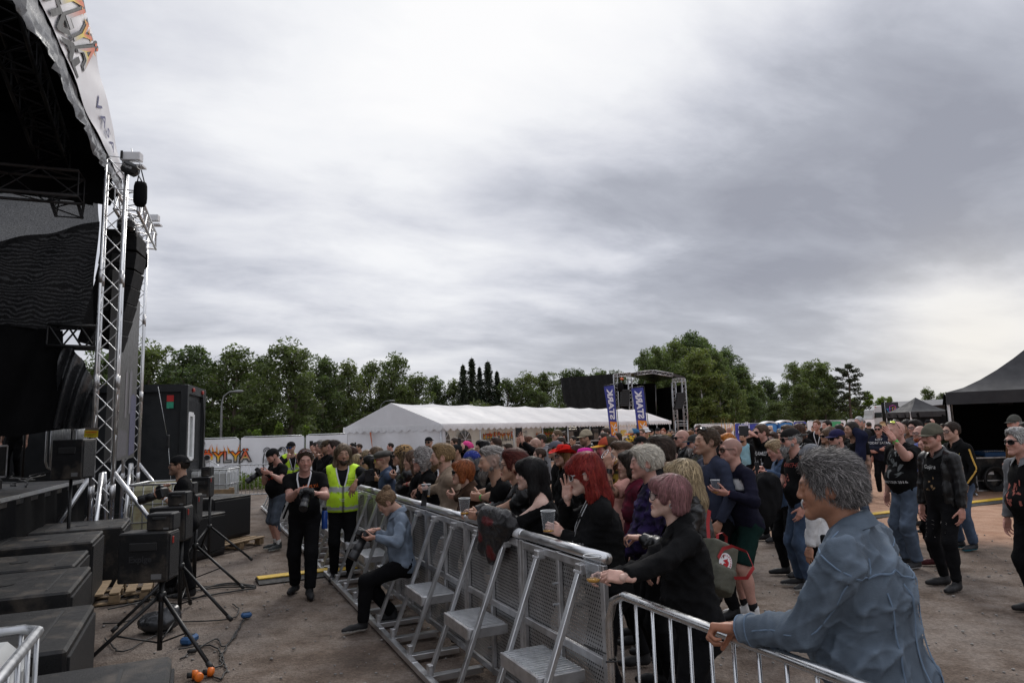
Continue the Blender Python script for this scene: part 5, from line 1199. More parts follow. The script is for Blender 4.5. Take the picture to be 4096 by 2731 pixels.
# bar furniture inside the tent
def bar_stuff():
 r = random.Random(3)
 for i, (xa, xb, ya, yb, lab) in enumerate(((2245,2290,1722,1790,'black drinks fridge standing at the left end of the tent bar'),(2292,2340,1730,1790,'dark glass-fronted fridge in the middle of the tent bar'),(2345,2395,1742,1795,'black equipment rack at the right end of the tent bar'))):
  c = hitplane((xa+xb)/2, 1740, tp0+tw*1.2, -tw)*V(1,1,0); wd = 1.0; z = max(.5, at(0,ya,1)[2]*0+1.95); t = thing('fridge', lab, 'fridge', c); R = np.stack([tax, -tw, V(0,0,1)], 1); m = MB(); m.box(c+V(0,0,.9), (wd,.6,1.8), R, .02); m.build('cabinet', MATS['black_metal'], t, world=True); m = MB(); m.box(c+tw*.31+V(0,0,1.0), (wd*.8,.02,1.3), R); m.build('door', MATS['glass_dark'], t, world=True)
 c0, c1 = hitplane(2190,1790,tp0+tw*3.6,-tw)*V(1,1,0), hitplane(2420,1790,tp0+tw*3.6,-tw)*V(1,1,0); t = thing('bar_counter', 'long grey bar counter along the open side of the tent', 'counter', c0); m = MB(); m.bar(c0+V(0,0,1.0), c1+V(0,0,1.0), .7, .06); m.build('top', mat('grey_top',(.30,.29,.28),.6), t, world=True); m = MB(); m.bar(c0+V(0,0,.48), c1+V(0,0,.48), .5, .9); m.build('front', MATS['black_cloth'], t, world=True)
 o = hitplane(2277,1716,tp0+tw*1.5,-tw); v, f = text_geo('BAR', .62, .02, 1.1); mm = bpy.data.materials.new('bulbs'); n = NT(mm); ot = n.add('ShaderNodeOutputMaterial'); e = n.add('ShaderNodeEmission', i_Color=(1,.9,.75,1), i_Strength=1.6); n.link(e.outputs[0], ot.inputs[0])
 t = thing('light_sign', 'bar sign of small white bulbs hanging in the tent', 'sign', o); mb = MB(); mb.box(o+tax*.5+V(0,0,.22)-tw*.05, (1.7,.03,.75), np.stack([tax,-tw,V(0,0,1)],1)); mb.build('board', MATS['black_metal'], t, world=True); bl = MB()
 L = {'B': [(0,0),(0,.15),(0,.3),(0,.45),(.13,.45),(.2,.36),(.13,.24),(.22,.12),(.13,0)], 'A': [(0,0),(.04,.15),(.08,.3),(.13,.45),(.18,.3),(.22,.15),(.26,0),(.13,.17)], 'R': [(0,0),(0,.15),(0,.3),(0,.45),(.13,.45),(.2,.36),(.13,.24),(.17,.12),(.23,0)]}
 for k, ch in enumerate('BAR'):
  for x, z in L[ch]: bl.ell(o+tax*(x+.42*k)+V(0,0,z)+tw*.02, .022, 6)
 bl.build('bulbs', mm, t, world=True); o2 = tag(t, kind=None)
 c = hitplane(2475,1750,tp0+tw*4.8,-tw); d = hitplane(2528,1703,tp0+tw*4.8,-tw); t = thing('banner', 'white cloth banner with yellow letters hanging at the tent side', 'banner', c); m = MB(); z0, z1 = c[2], d[2]; dv = nrm((d-c)*V(1,1,0)); L_ = np.linalg.norm((d-c)*V(1,1,0)); m.grid([[c*V(1,1,0)+dv*L_*i/8+V(0,0,z)+tw*.03*math.sin(i) for z in (z0,z1)] for i in range(9)]); m.build('cloth', MATS['white_vinyl'], t, smooth=True, world=True)
 v, f = text_geo('em', .9, .02, 1.0); flat('lettering', v+V(0,.1), f, c+dv*.75+tw*.06, dv, V(0,0,1), (.72,.50,.03), t, .02)
 p, q = PT(1.0,8,0), PT(1.0,12,0); bike_barrier(p+tw*.3, q+tw*.3, 'grey tube barrier at the open side of the long tent', nb=14)
bar_stuff()
# ---- flags
def flag(TL, TR, BL, BR, d, label):
 a, b, c, e = at(*TL,d), at(*TR,d), at(*BL,d), at(*BR,d); base = e*V(1,1,0)+V(.1,0,0); t = thing('beach_flag', label, 'flag', base, 0, 'blue advertising flags'); g = []
 for i in range(9):
  u = i/8; g.append([(c+(a-c)*j/16)*(1-u)+(e+(b-e)*j/16)*u+V(0,.05*math.sin(u*5+j*.5),0) for j in range(17)])
 m = MB(); m.grid(g); m.build('cloth', MATS['flag_blue'], t, smooth=True, world=True); pm = MB(); pm.tube([base, e*V(1,1,0)+V(.04,0,e[2]), b+V(.03,0,.02), b+V(0,0,.04), a+V(0,0,.03)], .016, 7); pm.build('pole', MATS['black_metal'], t, smooth=True, world=True)
 def Fm(u, v): return (c+(a-c)*v)*(1-u)+(e+(b-e)*v)*u
 def put(v2, f2, col, off, nm):
  P = np.array([Fm(x, y) for x, y in v2])-V(0,.10+off,0); mk(nm, P, f2, MATS['ink'], t, col=np.tile(np.array(col),(len(P),1)), smooth=False, world=True)
 v, fc = text_geo('STARK', 1.0, .045, 1.0, align='LEFT'); sx = v[:,0].max()
 put(np.stack([.22+v[:,1]*.60/.72*.9, .345+v[:,0]/sx*.60], 1), fc, (.72,.72,.78), 0, 'lettering')
 put([(.10,.03),(.92,.03),(.92,.30),(.10,.30)], [(0,1,2,3)], (.75,.27,.03), 0, 'orange_square')
 s = MB()
 for pts in ([(.25,.24),(.45,.17),(.75,.26)],[(.45,.17),(.52,.12),(.85,.10)],[(.52,.12),(.3,.06)],[(.52,.17),(.85,.20)],[(.72,.13),(.72,.06)]):
  for p, q in zip(pts[:-1], pts[1:]):
   p, q = V(*p), V(*q); n = nrm(V(-(q-p)[1], (q-p)[0]))*V(.045,.012); s.quad((*(p-n),0),(*(q-n),0),(*(q+n),0),(*(p+n),0))
 put(np.array(s.v)[:, :2], s.f, (.78,.76,.74), .03, 'emblem')
flag((2416,1545),(2456,1540),(2443,1745),(2474,1752),29,'left of two tilted blue flags with mirrored white letters before the tent'); flag((2526,1553),(2573,1548),(2553,1735),(2594,1742),28,'right of two tilted blue flags with mirrored white letters before the tent')
# ---- far stage
def far_stage():
 d = 74; g = lambda x, y, dd=d: at(x, y, dd); t = thing('open_air_stage', 'black open-air stage with truss towers behind the white tent', 'stage', g(2595,1700)*V(1,1,0))
 m = MB(); a, b = g(2238,1512,84), g(2456,1494,74); a2, b2 = a*V(1,1,0)+V(.8,0,0), b*V(1,1,0); n = 20; th = V(.3,.6,0)
 m.grid([[(a2*(1-i/n)+b2*i/n)*(1-z)+(a*(1-i/n)+b*i/n)*z+V(.10*math.sin(i*1.9+z*2),-.18*math.sin(pi*z)+.06*math.sin(i*3.1),0) for z in np.linspace(0,1,7)] for i in range(n+1)]); m.build('side_curtain', mat('far_black',(.008,.008,.0085),.8,0,.3,1.5,spec=.2), t, smooth=True, world=True)
 m = MB(); fl, fr = g(2452,1500), g(2738,1508); L_ = []
 for x in np.linspace(2452,2739,25):
  top = g(x, float(np.interp(x, (2452,2520,2560,2610,2650,2700,2739), (1497,1492,1487,1480,1483,1495,1507)))); L_.append([top, top+V(0,4,.25), top+V(-1.5,9,0)])
 m.grid(L_); m.build('roof', MATS['tarp_black'], t, smooth=True, world=True)
 m = MB(); m.grid([[p[0]-V(0,.1,0), p[0]-V(0,.06,.35+.10*math.sin(i*2.1))] for i, p in enumerate(L_) if i > 6]); m.build('fascia', MATS['tarp_black'], t, smooth=True, world=True)
 bw = MB(); bw.grid([[fl*V(1,1,0)+(fr-fl)*V(1,1,0)*i/10+V(-1.5,8,0)+V(0,0,z) for z in (0,4,6.9)] for i in range(11)]); bw.build('back_curtain', MATS['black_cloth'], t, smooth=True, world=True)
 sw = MB(); sw.grid([[fr*V(1,1,0)+V(-1.5*i/6,8*i/6,z) for z in (0,3,6.2)] for i in range(7)]); sw.build('wing_curtain', MATS['black_cloth'], t, smooth=True, world=True)
 dk = MB(); dk.box((fl+fr)*V(.5,.5,0)+V(0,4,.6), (abs(fr-fl)[0],8,1.2)); dk.build('deck', MATS['black_ply'], t, world=True)
 for x, y in ((2461,1497),(2519,1512),(2694,1530),(2733,1516)):
  mm = MB(); p = g(x, y); truss(mm, p*V(1,1,0), p, .40, 18, .036, .018, up=(0,1,0), n=5); mm.build('truss_tower', MATS['alu_worn'], t, smooth=True, world=True)
 for p, q in (((2457,1501),(2522,1497)),((2548,1494),(2610,1487)),((2610,1487),(2690,1500)),((2690,1522),(2738,1520))):
  mm = MB(); truss(mm, g(*p), g(*q), .36, 8, .036, .02, n=5); mm.build('truss_beam', MATS['alu_worn'], t, smooth=True, world=True)
 mm = MB(); mm.tube([g(2541,1508), g(2521,1535)], .06, 6); mm.tube([g(2622,1540,78), g(2626,1660,78)], .05, 6); mm.build('brace', MATS['alu_worn'], t, smooth=True, world=True)
 for x0, y0, y1 in ((2500,1562,1630),(2723,1574,1640)):
  la = thing('line_array', 'curved black speaker column hanging at the %s of the far stage' % ('left' if x0 < 2600 else 'right'), 'speaker', g(x0,y0)); n = 8
  for i in range(n):
   p = g(x0-(i*i*.22 if x0 > 2600 else 0), y0+(y1-y0)*i/n, 73); mb = MB(); mb.box(p, (.9,.6,(y1-y0)/n*73/2731*.93), rotx(-.02*i), .03); mb.build('cabinet', MATS['black_metal'], la, world=True)
 hb = thing('chain_bag', 'dark chain bag with an orange light above the left speaker column', 'hoist', g(2484,1530,73)); mb = MB(); mb.lathe([(.14,0),(.3,-.1),(.36,-.9),(.1,-1.0)], g(2481,1530,73), 10); mb.build('bag', MATS['black_cloth'], hb, smooth=True, world=True); mb = MB(); mb.ell(g(2487,1515,73), (.22,.2,.14), 8); mb.build('lamp', mat('amber_lamp',(.6,.10,.02),.3), hb, smooth=True, world=True)
 sc_ = thing('scaffold', 'grey scaffold stair frame beside the far stage', 'scaffold', g(2715,1700)*V(1,1,0)); mb = MB()
 for x in (2700,2748):
  for dd in (72,73.5): mb.tube([g(x,1682,dd), g(x,1700,dd)*V(1,1,0)], .05, 6)
 for y in (1683,1694,1702): mb.tube([g(2700,y,72), g(2748,y,72)], .04, 6)
 mb.build('frame', MATS['galv'], sc_, smooth=True, world=True)
far_stage()
# ---- portable toilets
def toilet(x0, x1, ytop, d, label):
 a, b = at(x0,1700,d)*V(1,1,0), at(x1,1700,d)*V(1,1,0); w = np.linalg.norm(b-a); c = (a+b)/2; H = at((x0+x1)/2, ytop+9, d)[2]; t = thing('portable_toilet', label, 'toilet', c, 0, 'blue portable toilets')
 m = MB(); m.box(c+V(0,w/2,H/2), (w,w,H), bev=.05); m.build('cabin', MATS['portaloo'], t, world=True); g = []
 for i in range(13):
  u = -1+i/6; z = .18*(math.cos(u*pi/2)**.8 if abs(u) < 1 else 0); g.append([c+V(u*w*.54, y, H+z) for y in (-.06,w/2,w+.06)])
 m = MB(); m.grid(g); m.grid([[p[0]-V(0,0,.10), p[0]+V(0,-.0,0)] for p in g]); m.build('roof', MATS['white_paint'], t, smooth=True, world=True)
 m = MB(); m.box(c+V(0,-.012,H*.47), (w*.68,.03,H*.86), bev=.01); m.build('door', MATS['portaloo'], t, world=True); m = MB(); m.box(c+V(.0,-.03,H*.86), (.28,.02,.20)); m.build('label_plate', MATS['white_paint'], t, world=True); m = MB(); m.box(c+V(w*.26,-.04,H*.45), (.05,.04,.12)); m.build('door_latch', MATS['black_metal'], t, world=True)
toilet(3056,3107,1684,52,'left of two blue portable toilets with white rounded roof'); toilet(3119,3170,1680,52,'right of two blue portable toilets with white rounded roof')
# ---- truck and trailer, arcade banner, black gazebos
def truck():
 d = 95; g = lambda x, y, dd=d: at(x, y, dd); p0, p1 = g(3489,1700)*V(1,1,0), g(3560,1700)*V(1,1,0); t = thing('truck', 'white truck cab parked beside the arcade banner', 'truck', p0); w = p1-p0; L = np.linalg.norm(w); u = w/L; nn = V(0,-1,0)
 prof = [(.0,.5),(.0,1.5),(.03,1.9),(.10,2.35),(.16,3.1),(.30,3.62),(.95,3.75),(.97,3.2),(1.0,3.1),(1.0,.6),(.62,.55)]; poly = [p0+u*(x*L)+V(0,0,z) for x, z in prof]; m = MB(); m.prism(poly, -nn*0, -nn*2.5); m.build('cab', MATS['white_paint'], t, world=True)
 m = MB(); m.quad(*[p0+u*(x*L)+V(0,-.02,z) for x, z in ((.16,2.0),(.60,2.05),(.60,2.75),(.22,2.75))]); m.build('side_window', MATS['glass_dark'], t, world=True); m = MB(); m.box(p0+u*.35*L*.5+V(0,-.25,2.35), (.15,.2,.75), bev=.04); m.build('mirror', MATS['black_metal'], t, world=True)
 m = MB(); m.box(p0+u*.25*L+V(0,-.1,3.55), (.25,.1,.1)); m.build('roof_lamp', mat('red_lamp',(.5,.04,.02),.3), t, world=True)
 for x in (.28,): m = MB(); m.lathe([(.0,-.15),(.5,-.15),(.5,.15),(.0,.15)], p0+u*x*L+V(0,.1,.5), 18, rotx(pi/2)); m.build('wheel', MATS['rubber'], t, smooth=False, world=True)
 q0, q1 = g(3575,1700,90)*V(1,1,0), g(3960,1700,84)*V(1,1,0); t2 = thing('trailer', 'long black trailer with its side opened behind the gazebos', 'trailer', q0); u2 = nrm(q1-q0); m = MB(); z1, z2 = g(3600,1607,90)[2], g(3783,1599,87)[2]
 m.prism([q0+V(0,0,.9), q1+V(0,0,.9), q1+V(0,0,z2+.1), q0+V(0,0,z1)], V(0,.5,0), V(0,2.6,0)); m.build('body', MATS['black_metal'], t2, world=True); m = MB(); m.prism([q0+V(0,0,z1-.05), q1+V(0,0,z2+.05), q1+V(0,-2.2,z2-.35), q0+V(0,-2.2,z1-.9)], V(0,0,0), V(0,0,.08)); m.build('side_flap', mat('flap_grey',(.10,.10,.11),.5), t2, world=True)
 a, b = g(3548,1700,60)*V(1,1,0), g(3601,1700,60)*V(1,1,0); zt = g(3575,1608,60)[2]; t3 = thing('banner', 'tall black banner with neon arcade lettering beside the truck', 'banner', a); m = MB(); m.grid([[a+(b-a)*i/6+V(0,.02*math.sin(i*2),z) for z in (.4,1.8,zt)] for i in range(7)]); m.build('cloth', mat('banner_black',(.012,.012,.016),.5), t3, smooth=True, world=True); u3 = nrm(b-a); cc = (a+b)/2
 pm = MB(); pm.tube([a, a+V(0,.05,zt+.05)], .02, 6); pm.tube([b, b+V(0,.05,zt+.05)], .02, 6); pm.build('pole', MATS['galv'], t3, smooth=True, world=True)
 v, f = text_geo('Arcade', .36, .012, .95, shear=.3); flat('lettering', v+V(0,0), f, cc+V(0,-.05,2.05), u3, V(0,0,1), (.35,.40,.85), t3, .03)
 def neon(pts, c, off):
  mm = MB(); P = [cc+V(0,-.08-off,0)+u3*x+V(0,0,z) for x, z in pts]; mm.tube(P+[P[0]], .022, 5); mk('neon_print', np.array(mm.v), mm.f, MATS['ink'], t3, col=np.tile(np.array(c),(len(mm.v),1)), world=True)
 neon([(-.50,2.75),(.50,2.75),(0,1.92)], (.05,.30,.65), 0); neon([(-.25,2.2),(-.25,2.95),(.05,3.05),(.28,2.95),(.28,2.75),(.1,2.68),(.1,2.5),(.28,2.42),(.28,2.2)], (.55,.08,.45), .03); neon([(-.02,2.55),(.2,2.55),(.2,2.85),(-.02,2.85)], (.70,.38,.03), .04); neon([(-.15,2.3),(.2,2.3),(.2,2.42),(-.15,2.42)], (.60,.05,.30), .04)
truck()
def gazebo(c, w, dp, ez, pz, vz, label, leg_m='white_paint', walls=(), sag=.55, rz=0.0):
 c = np.asarray(c, float); R = rotz(rz); t = thing('gazebo', label, 'gazebo', c, 0); cs = [c, c+R @ V(w,0,0), c+R @ V(w,dp,0), c+R @ V(0,dp,0)]; pk = c+R @ V(w/2,dp/2,pz); m = MB(); n = 8
 for i in range(4):
  a, b = cs[i]+V(0,0,ez), cs[(i+1) % 4]+V(0,0,ez); g = []
  for k in range(n+1):
   s = k/n; h = s**(1+sag) ; row = []
   for j in range(9): e = a+(b-a)*j/8; q = e+(pk-e)*s; q[2] = ez+(pz-ez)*h; row.append(q)
   g.append(row)
  m.grid(g)
 m.build('canopy', MATS['canopy_black'], t, smooth=True, world=True); m = MB()
 for i in range(4):
  a, b = cs[i], cs[(i+1) % 4]; o = nrm(np.cross(b-a, (0,0,1)))*.04; m.grid([[a+(b-a)*j/10+V(0,0,ez-.0)+o, a+(b-a)*j/10+V(0,0,vz)+o*(1+1.5*math.sin(j*2.1))] for j in range(11)])
 m.build('valance', MATS['canopy_black'], t, smooth=True, world=True)
 for q in cs: m = MB(); m.box(q+V(0,0,ez/2)+(pk*V(1,1,0)-q)*.01, (.05,.05,ez), bev=.004); m.build('leg', MATS[leg_m], t, world=True)
 for i in walls:
  a, b = cs[i], cs[(i+1) % 4]; m = MB(); m.grid([[a+(b-a)*j/16+V(.04*math.sin(j*2.3),.04*math.sin(j*1.7),z) for z in (.02,1.2,ez-.05)] for j in range(17)]); m.build('side_wall', MATS['black_cloth'], t, smooth=True, world=True)
 return t
gz = at(3785,1600,17)*V(1,1,0); gazebo(gz, 6.0, 4.4, 2.53, 4.75, 2.23, 'large black gazebo sheltering a flight case', walls=(1,2,3), sag=.45, rz=-.58)
p = at(3641,1650,34)*V(1,1,0); gazebo(p, 1.95, 2.2, 2.22, 2.95, 1.95, 'small black gazebo with pointed roof before the trailer', walls=(0,1,2,3), sag=.3)
p = at(3905,1983,16.4)*V(1,1,0); t = thing('steel_tube', 'loose steel tube lying by the large gazebo', 'tube', gnd(3880,1975)); MB().tube([gnd(3868,1958)+V(0,0,.08), gnd(3908,1984)+V(0,0,.03)], .03, 8).build('tube', MATS['galv'], t, smooth=True, world=True)
def flight_case(c, sx, sy, sz, label, R=np.eye(3)):
 t = thing('flight_case', label, 'case', c); m = MB(); m.box(c+V(0,0,sz/2), (sx,sy,sz), R, .01); m.build('body', MATS['black_ply'], t, world=True); e = MB()
 for a in (-1,1):
  for b in (-1,1):
   e.bar(c+R @ V(-sx/2,a*sy/2,sz/2+b*sz/2), c+R @ V(sx/2,a*sy/2,sz/2+b*sz/2), .035); e.bar(c+R @ V(a*sx/2,-sy/2,sz/2+b*sz/2), c+R @ V(a*sx/2,sy/2,sz/2+b*sz/2), .035); e.bar(c+R @ V(a*sx/2,b*sy/2,0), c+R @ V(a*sx/2,b*sy/2,sz), .035)
 e.bar(c+R @ V(-sx/2,-sy/2-.004,sz*.3), c+R @ V(sx/2,-sy/2-.004,sz*.3), .03); e.build('edging', MATS['alu_worn'], t, world=True); h = MB(); h.box(c+R @ V(-sx*.25,-sy/2-.012,sz*.55), (.18,.02,.12), R, .004); h.build('handle', MATS['alu_worn'], t, world=True); return t
fc_ = at(3970,1800,18.6)*V(1,1,0); flight_case(fc_, 1.5, .7, .84, 'black flight case with metal edges inside the large gazebo')
t = thing('mixing_desk', 'blue mixing desk lying on the flight case', 'mixer', fc_+V(-.05,0,.86)); m = MB(); m.box(fc_+V(-.05,0,.93), (.62,.45,.11), rotx(.12), .015); m.build('chassis', MATS['blue_paint'], t, world=True); m = MB()
for i in range(9): m.box(fc_+V(-.30+.062*i,-.10,.995), (.02,.1,.02))
m.build('faders', MATS['alu'], t, world=True)
t = thing('cable_reel', 'black round cable coil standing before the flight case', 'cable', fc_+V(-.35,-.5,0)); m = MB(); [m.tube([fc_+V(-.35,-.5+.02*k,.30)+V(math.cos(a)*(.27-.02*k),0,math.sin(a)*(.27-.02*k)) for a in np.linspace(0,6.28,20)], .03, 6, closed=False) for k in range(-2,3)]; m.build('coil', MATS['rubber'], t, smooth=True, world=True)
t = thing('bin', 'dark green waste container under the gazebo edge', 'bin', at(3790,1800,20)*V(1,1,0)); c = at(3785,1800,19.6)*V(1,1,0); m = MB(); m.box(c+V(0,.4,.65), (.8,.7,1.3), bev=.03); m.build('body', mat('bin_green',(.05,.085,.04),.6), t, world=True); m = MB(); m.box(c+V(0,.38,1.34), (.86,.76,.08), bev=.02); m.build('lid', MATS['black_metal'], t, world=True)
# ---- office container
def container():
 C1 = at(736,1700,16.5)*V(1,1,0); u = nrm(at(804,1700,18.5)*V(1,1,0)-C1); v = V(-u[1], u[0], 0); v = v if v[0] < 0 else -v; W, L, H, z0 = 2.1, 6.0, 3.25, .12; t = thing('office_container', 'black office container with a narrow white window', 'container', C1)
 P = lambda a, b, z: C1+u*a+v*b+V(0,0,z); R = np.stack([u, v, V(0,0,1)], 1); m = MB(); m.box(P(W/2,L/2,(H+z0)/2), (W-.06,L-.06,H-z0-.04), R); m.build('wall', MATS['container_paint'], t, world=True)
 rb = MB()
 for i in range(15): rb.box(P(.12+(W-.24)*i/14,.024,(H+z0)/2-.1), (.07,.03,H-z0-.5), R, .012)
 rb.build('ribs', MATS['container_paint'], t, world=True); fr = MB()
 for a in (0,W):
  for b in (0,L): fr.box(P(a,b,(H+z0)/2), (.16,.16,H-z0), R, .01)
  fr.bar(P(a,0,H-.08), P(a,L,H-.08), .15, .18); fr.bar(P(a,0,z0+.08), P(a,L,z0+.08), .15, .16)
 for b in (0,L): fr.bar(P(0,b,H-.10), P(W,b,H-.10), .14, .22); fr.bar(P(0,b,z0+.08), P(W,b,z0+.08), .14, .16)
 fr.build('frame', MATS['container_paint'], t, world=True)
 wf = MB(); a0, a1, zb, zt = .10*W, .36*W, 1.45, 2.55
 for p, q in (((a0,zb),(a1,zb)),((a1,zb),(a1,zt)),((a1,zt),(a0,zt)),((a0,zt),(a0,zb))): wf.bar(P(p[0],-.02,p[1]), P(q[0],-.02,q[1]), .09, .11)
 w_ = wf.build('window', MATS['white_paint'], t, world=True); g = MB(); g.box(P((a0+a1)/2,-.01,(zb+zt)/2), (a1-a0,.02,zt-zb), R); gp = g.build('pane', mat('pane_grey',(.34,.36,.35),.15,0,.1), t, world=True); gp.parent = w_
 for k, (a, c, z) in enumerate(((-.085,(.42,.02,.02),2.92),(-.085,(.03,.28,.17),2.76))): s = MB(); s.box(P(-.10,.30,z), (.02,.15,.15), R); s.build('sticker', mat('sticker_%s' % ('red','green')[k], c, .5), t, world=True)
 s = MB(); s.box(P(W*.25,-.09,H-.10), (.14,.05,.10), R, .02); s.build('socket', mat('socket_red',(.35,.03,.02),.5), t, world=True); s = MB(); s.box(P(W*.8,-.09,H-.10), (.14,.05,.10), R, .02); s.build('socket', MATS['socket_red'], t, world=True); c = MB(); c.tube([P(W*.8,-.1,H-.15), P(W*.86,-.12,2.4), P(W*.84,-.11,1.2), P(W*.9,-.1,.2)], .02, 6); c.build('cable', MATS['rubber'], t, smooth=True, world=True)
container()
# ---- street lamps
def lamp(px, ytop, d, side, label):
 p = at(px,ytop,d); b = p*V(1,1,0); t = thing('street_lamp', label, 'street lamp', b, 0, 'street lamps'); h = p[2]; m = MB(); m.tube([b, b+V(0,0,h*.7), b+V(0,0,h-.7), b+V(side*.12,0,h-.25), b+V(side*.45,0,h), b+V(side*.8,0,h+.04)], [.08,.065,.05,.045,.04,.04], 8); m.build('pole', MATS['lamp_grey'], t, smooth=True, world=True); m = MB(); m.ell(b+V(side*1.0,0,h+.02), (.34,.13,.09), 10); m.build('lamp_head', MATS['lamp_grey'], t, smooth=True, world=True)
lamp(888,1568,42,1,'grey street lamp behind the guitar banner'); lamp(1520,1605,60,1,'grey street lamp beside the tent gable'); lamp(2318,1660,80,0.01,'slim grey lamp pole before the far stage curtain')
# ---------------------------------------------------------------- main stage and pit
BD = V(-.42,.907,0); BN = V(-.907,-.42,0)
def stage():
 T1 = at(420,1700,11)*V(1,1,0); T2 = at(530,1700,15)*V(1,1,0); su = nrm(V(.36,-.933,0)); sb = nrm(V(-.933,-.36,0)); n = sb
 t = thing('concert_stage', 'big black roofed stage with a white printed fascia banner', 'stage', T1)
 top = [(250,-420),(292,-180),(326,0),(339,66),(377,214),(403,337),(434,469),(464,602),(490,735)]; lo = [(-60,-420),(40,-200),(148,0),(196,97),(260,245),(306,372),(357,485),(408,587),(449,668),(490,735)]; tp = [(-190,-420),(-60,-180),(46,0),(122,122),(171,189),(235,327),(286,429),(352,541),(372,607),(418,673),(480,785)]
 def resample(P, k):
  P = np.array([hitplane(x, y, T1+sb*.12, n) for x, y in P]); s = np.concatenate([[0], np.cumsum(np.linalg.norm(np.diff(P,axis=0),axis=1))]); q = np.linspace(0, s[-1], k); return np.stack([np.interp(q, s, P[:,i]) for i in range(3)], 1)
 A, B = resample(top, 40), resample(lo, 40); fz = lambda i, j: .035*math.sin(i*.9+j*.5)*math.sin(j*.8+.5)
 m = MB(); G = [[A[i]+(B[i]-A[i])*j/8-sb*(.03+.012*math.sin(i*.55+j*.6)+fz(i,j)*.4) for j in range(9)] for i in range(40)]; m.grid(G); fb = m.build('fascia_banner', MATS['white_vinyl'], t, smooth=True, world=True)
 Cc = resample(tp, 60); B6 = resample(lo, 60); m = MB(); r = np.random.RandomState(1)
 m.grid([[B6[i]+(Cc[i]-B6[i])*j/8+sb*(.0+.07*float(swave(V(i*.10,j*.22,0)[None],3,9,5,True)[0]+.1)*min(1,.05+j/6)+r.normal()*.006)+V(0,0,-.05*float(swave(V(i*.12,0,0)[None],5,7)[0])*j/8) for j in range(9)] for i in range(60)]); m.build('roof_tarp_edge', mat('tarp_silver',(.16,.165,.17),.28,0,.3,5,bump=.9,bscale=7,spec=.7), t, smooth=True, world=True)
 A2 = resample(top, 20); m = MB(); m.grid([[a, a+sb*3+V(0,0,.4), a+sb*8+V(0,0,.2)] for a in A2]); m.build('roof', MATS['black_cloth'], t, smooth=True, world=True)
 m = MB(); W = T1+su*9; E = T1+sb*8; m.grid([[W+sb*8+(E-W-sb*8)*i/10+V(0,0,z) for z in (0,4,9.5)] for i in range(11)]); m.build('back_curtain', MATS['black_cloth'], t, smooth=True, world=True)
 m = MB(); m.grid([[T1+su*9+sb*8*i/6+V(0,0,z) for z in (0,9.5)] for i in range(7)]); m.build('far_wing', MATS['black_cloth'], t, smooth=True, world=True)
 # printing on the fascia: coordinates along (from the far tower) and up the banner
 def onb(u, v):
  i = min(max((1-u),0),1)*39; i0 = min(int(i), 38); f = i-i0; a = A[i0]*(1-f)+A[i0+1]*f; b = B[i0]*(1-f)+B[i0+1]*f; return b+(a-b)*v
 def pr(v2, f2, col, lay=0.0, nm='lettering'):
  P = np.array([onb(x, y)-sb*(.052+lay) for x, y in v2]); c = np.tile(np.array(col), (len(P),1)) if np.ndim(col) == 1 else np.array(col); mk(nm, P, f2, MATS['ink'], t, col=c, smooth=False, world=True)
 v, f = text_geo('VASA', 1.0, .012, 1.0, align='LEFT', spacing=1.25); sx = v[:,0].max(); pr(np.stack([.445-v[:,0]/sx*.25*1.0, .36+v[:,1]/.72*.24], 1), f, (.05,.05,.16))
 v, f = text_geo('SLÖYLYÄ', 1.0, .055, .8, align='LEFT'); sx = v[:,0].max(); xy = np.stack([.97-v[:,0]/sx*.42, .34+v[:,1]/.72*.58], 1); yy = v[:,1]/.72
 pr(xy*V(1,1), f, (.014,.014,.015), 0); v2, f2 = text_geo('SLÖYLYÄ', 1.0, .012, .8, align='LEFT'); yy = v2[:,1]/.72; cc = np.where((yy > .62)[:,None], V(.72,.12,.02), np.where((yy > .30)[:,None], V(.80,.62,.02), V(.45,.45,.46))); pr(np.stack([.965-v2[:,0]/sx*.42, .34+v2[:,1]/.72*.58], 1), f2, cc, .006)
 v, f = text_geo('FESTIVAL', 1.0, .05, 1.0, align='LEFT'); sx = v[:,0].max(); pr(np.stack([.95-v[:,0]/sx*.40, .06+v[:,1]/.72*.24], 1), f, (.014,.014,.015), .0)
 rr = random.Random(9); fl = flames(rr, 0, 1, 0, .3, 12); pr([(.95-x*.38, .82+y*.5) for x, y in fl[0]], fl[1], fl[2], .004, 'flame_print')
 # trusses under the roof
 for o_, z_, wd in ((.8,0,.4),(3.0,.2,.4)):
  a, b = A2[4]+sb*o_-V(0,0,.6), A2[-1]+sb*o_-V(0,0,.35); mm = MB(); k = [A2[i]+sb*o_-V(0,0,.55) for i in (3,7,11,15,19)]
  for p, q in zip(k[:-1], k[1:]): truss(mm, p, q, wd, 5, .03, .014, n=5)
  mm.build('roof_truss', MATS['black_metal'], t, smooth=True, world=True)
 mm = MB(); truss(mm, T1+V(0,0,6.1)+sb*.5, T1+V(0,0,6.1)+sb*7, .42, 12, .026, .012, n=6); mm.build('wing_truss', mat('dull_alu',(.05,.05,.052),.6,.3), t, smooth=True, world=True)
 # side mesh (scrim): pale open-weave above, dense dark net below
 P0 = T1+sb*.35-su*.25; S = lambda x, y: hitplane(x, y, P0, su)
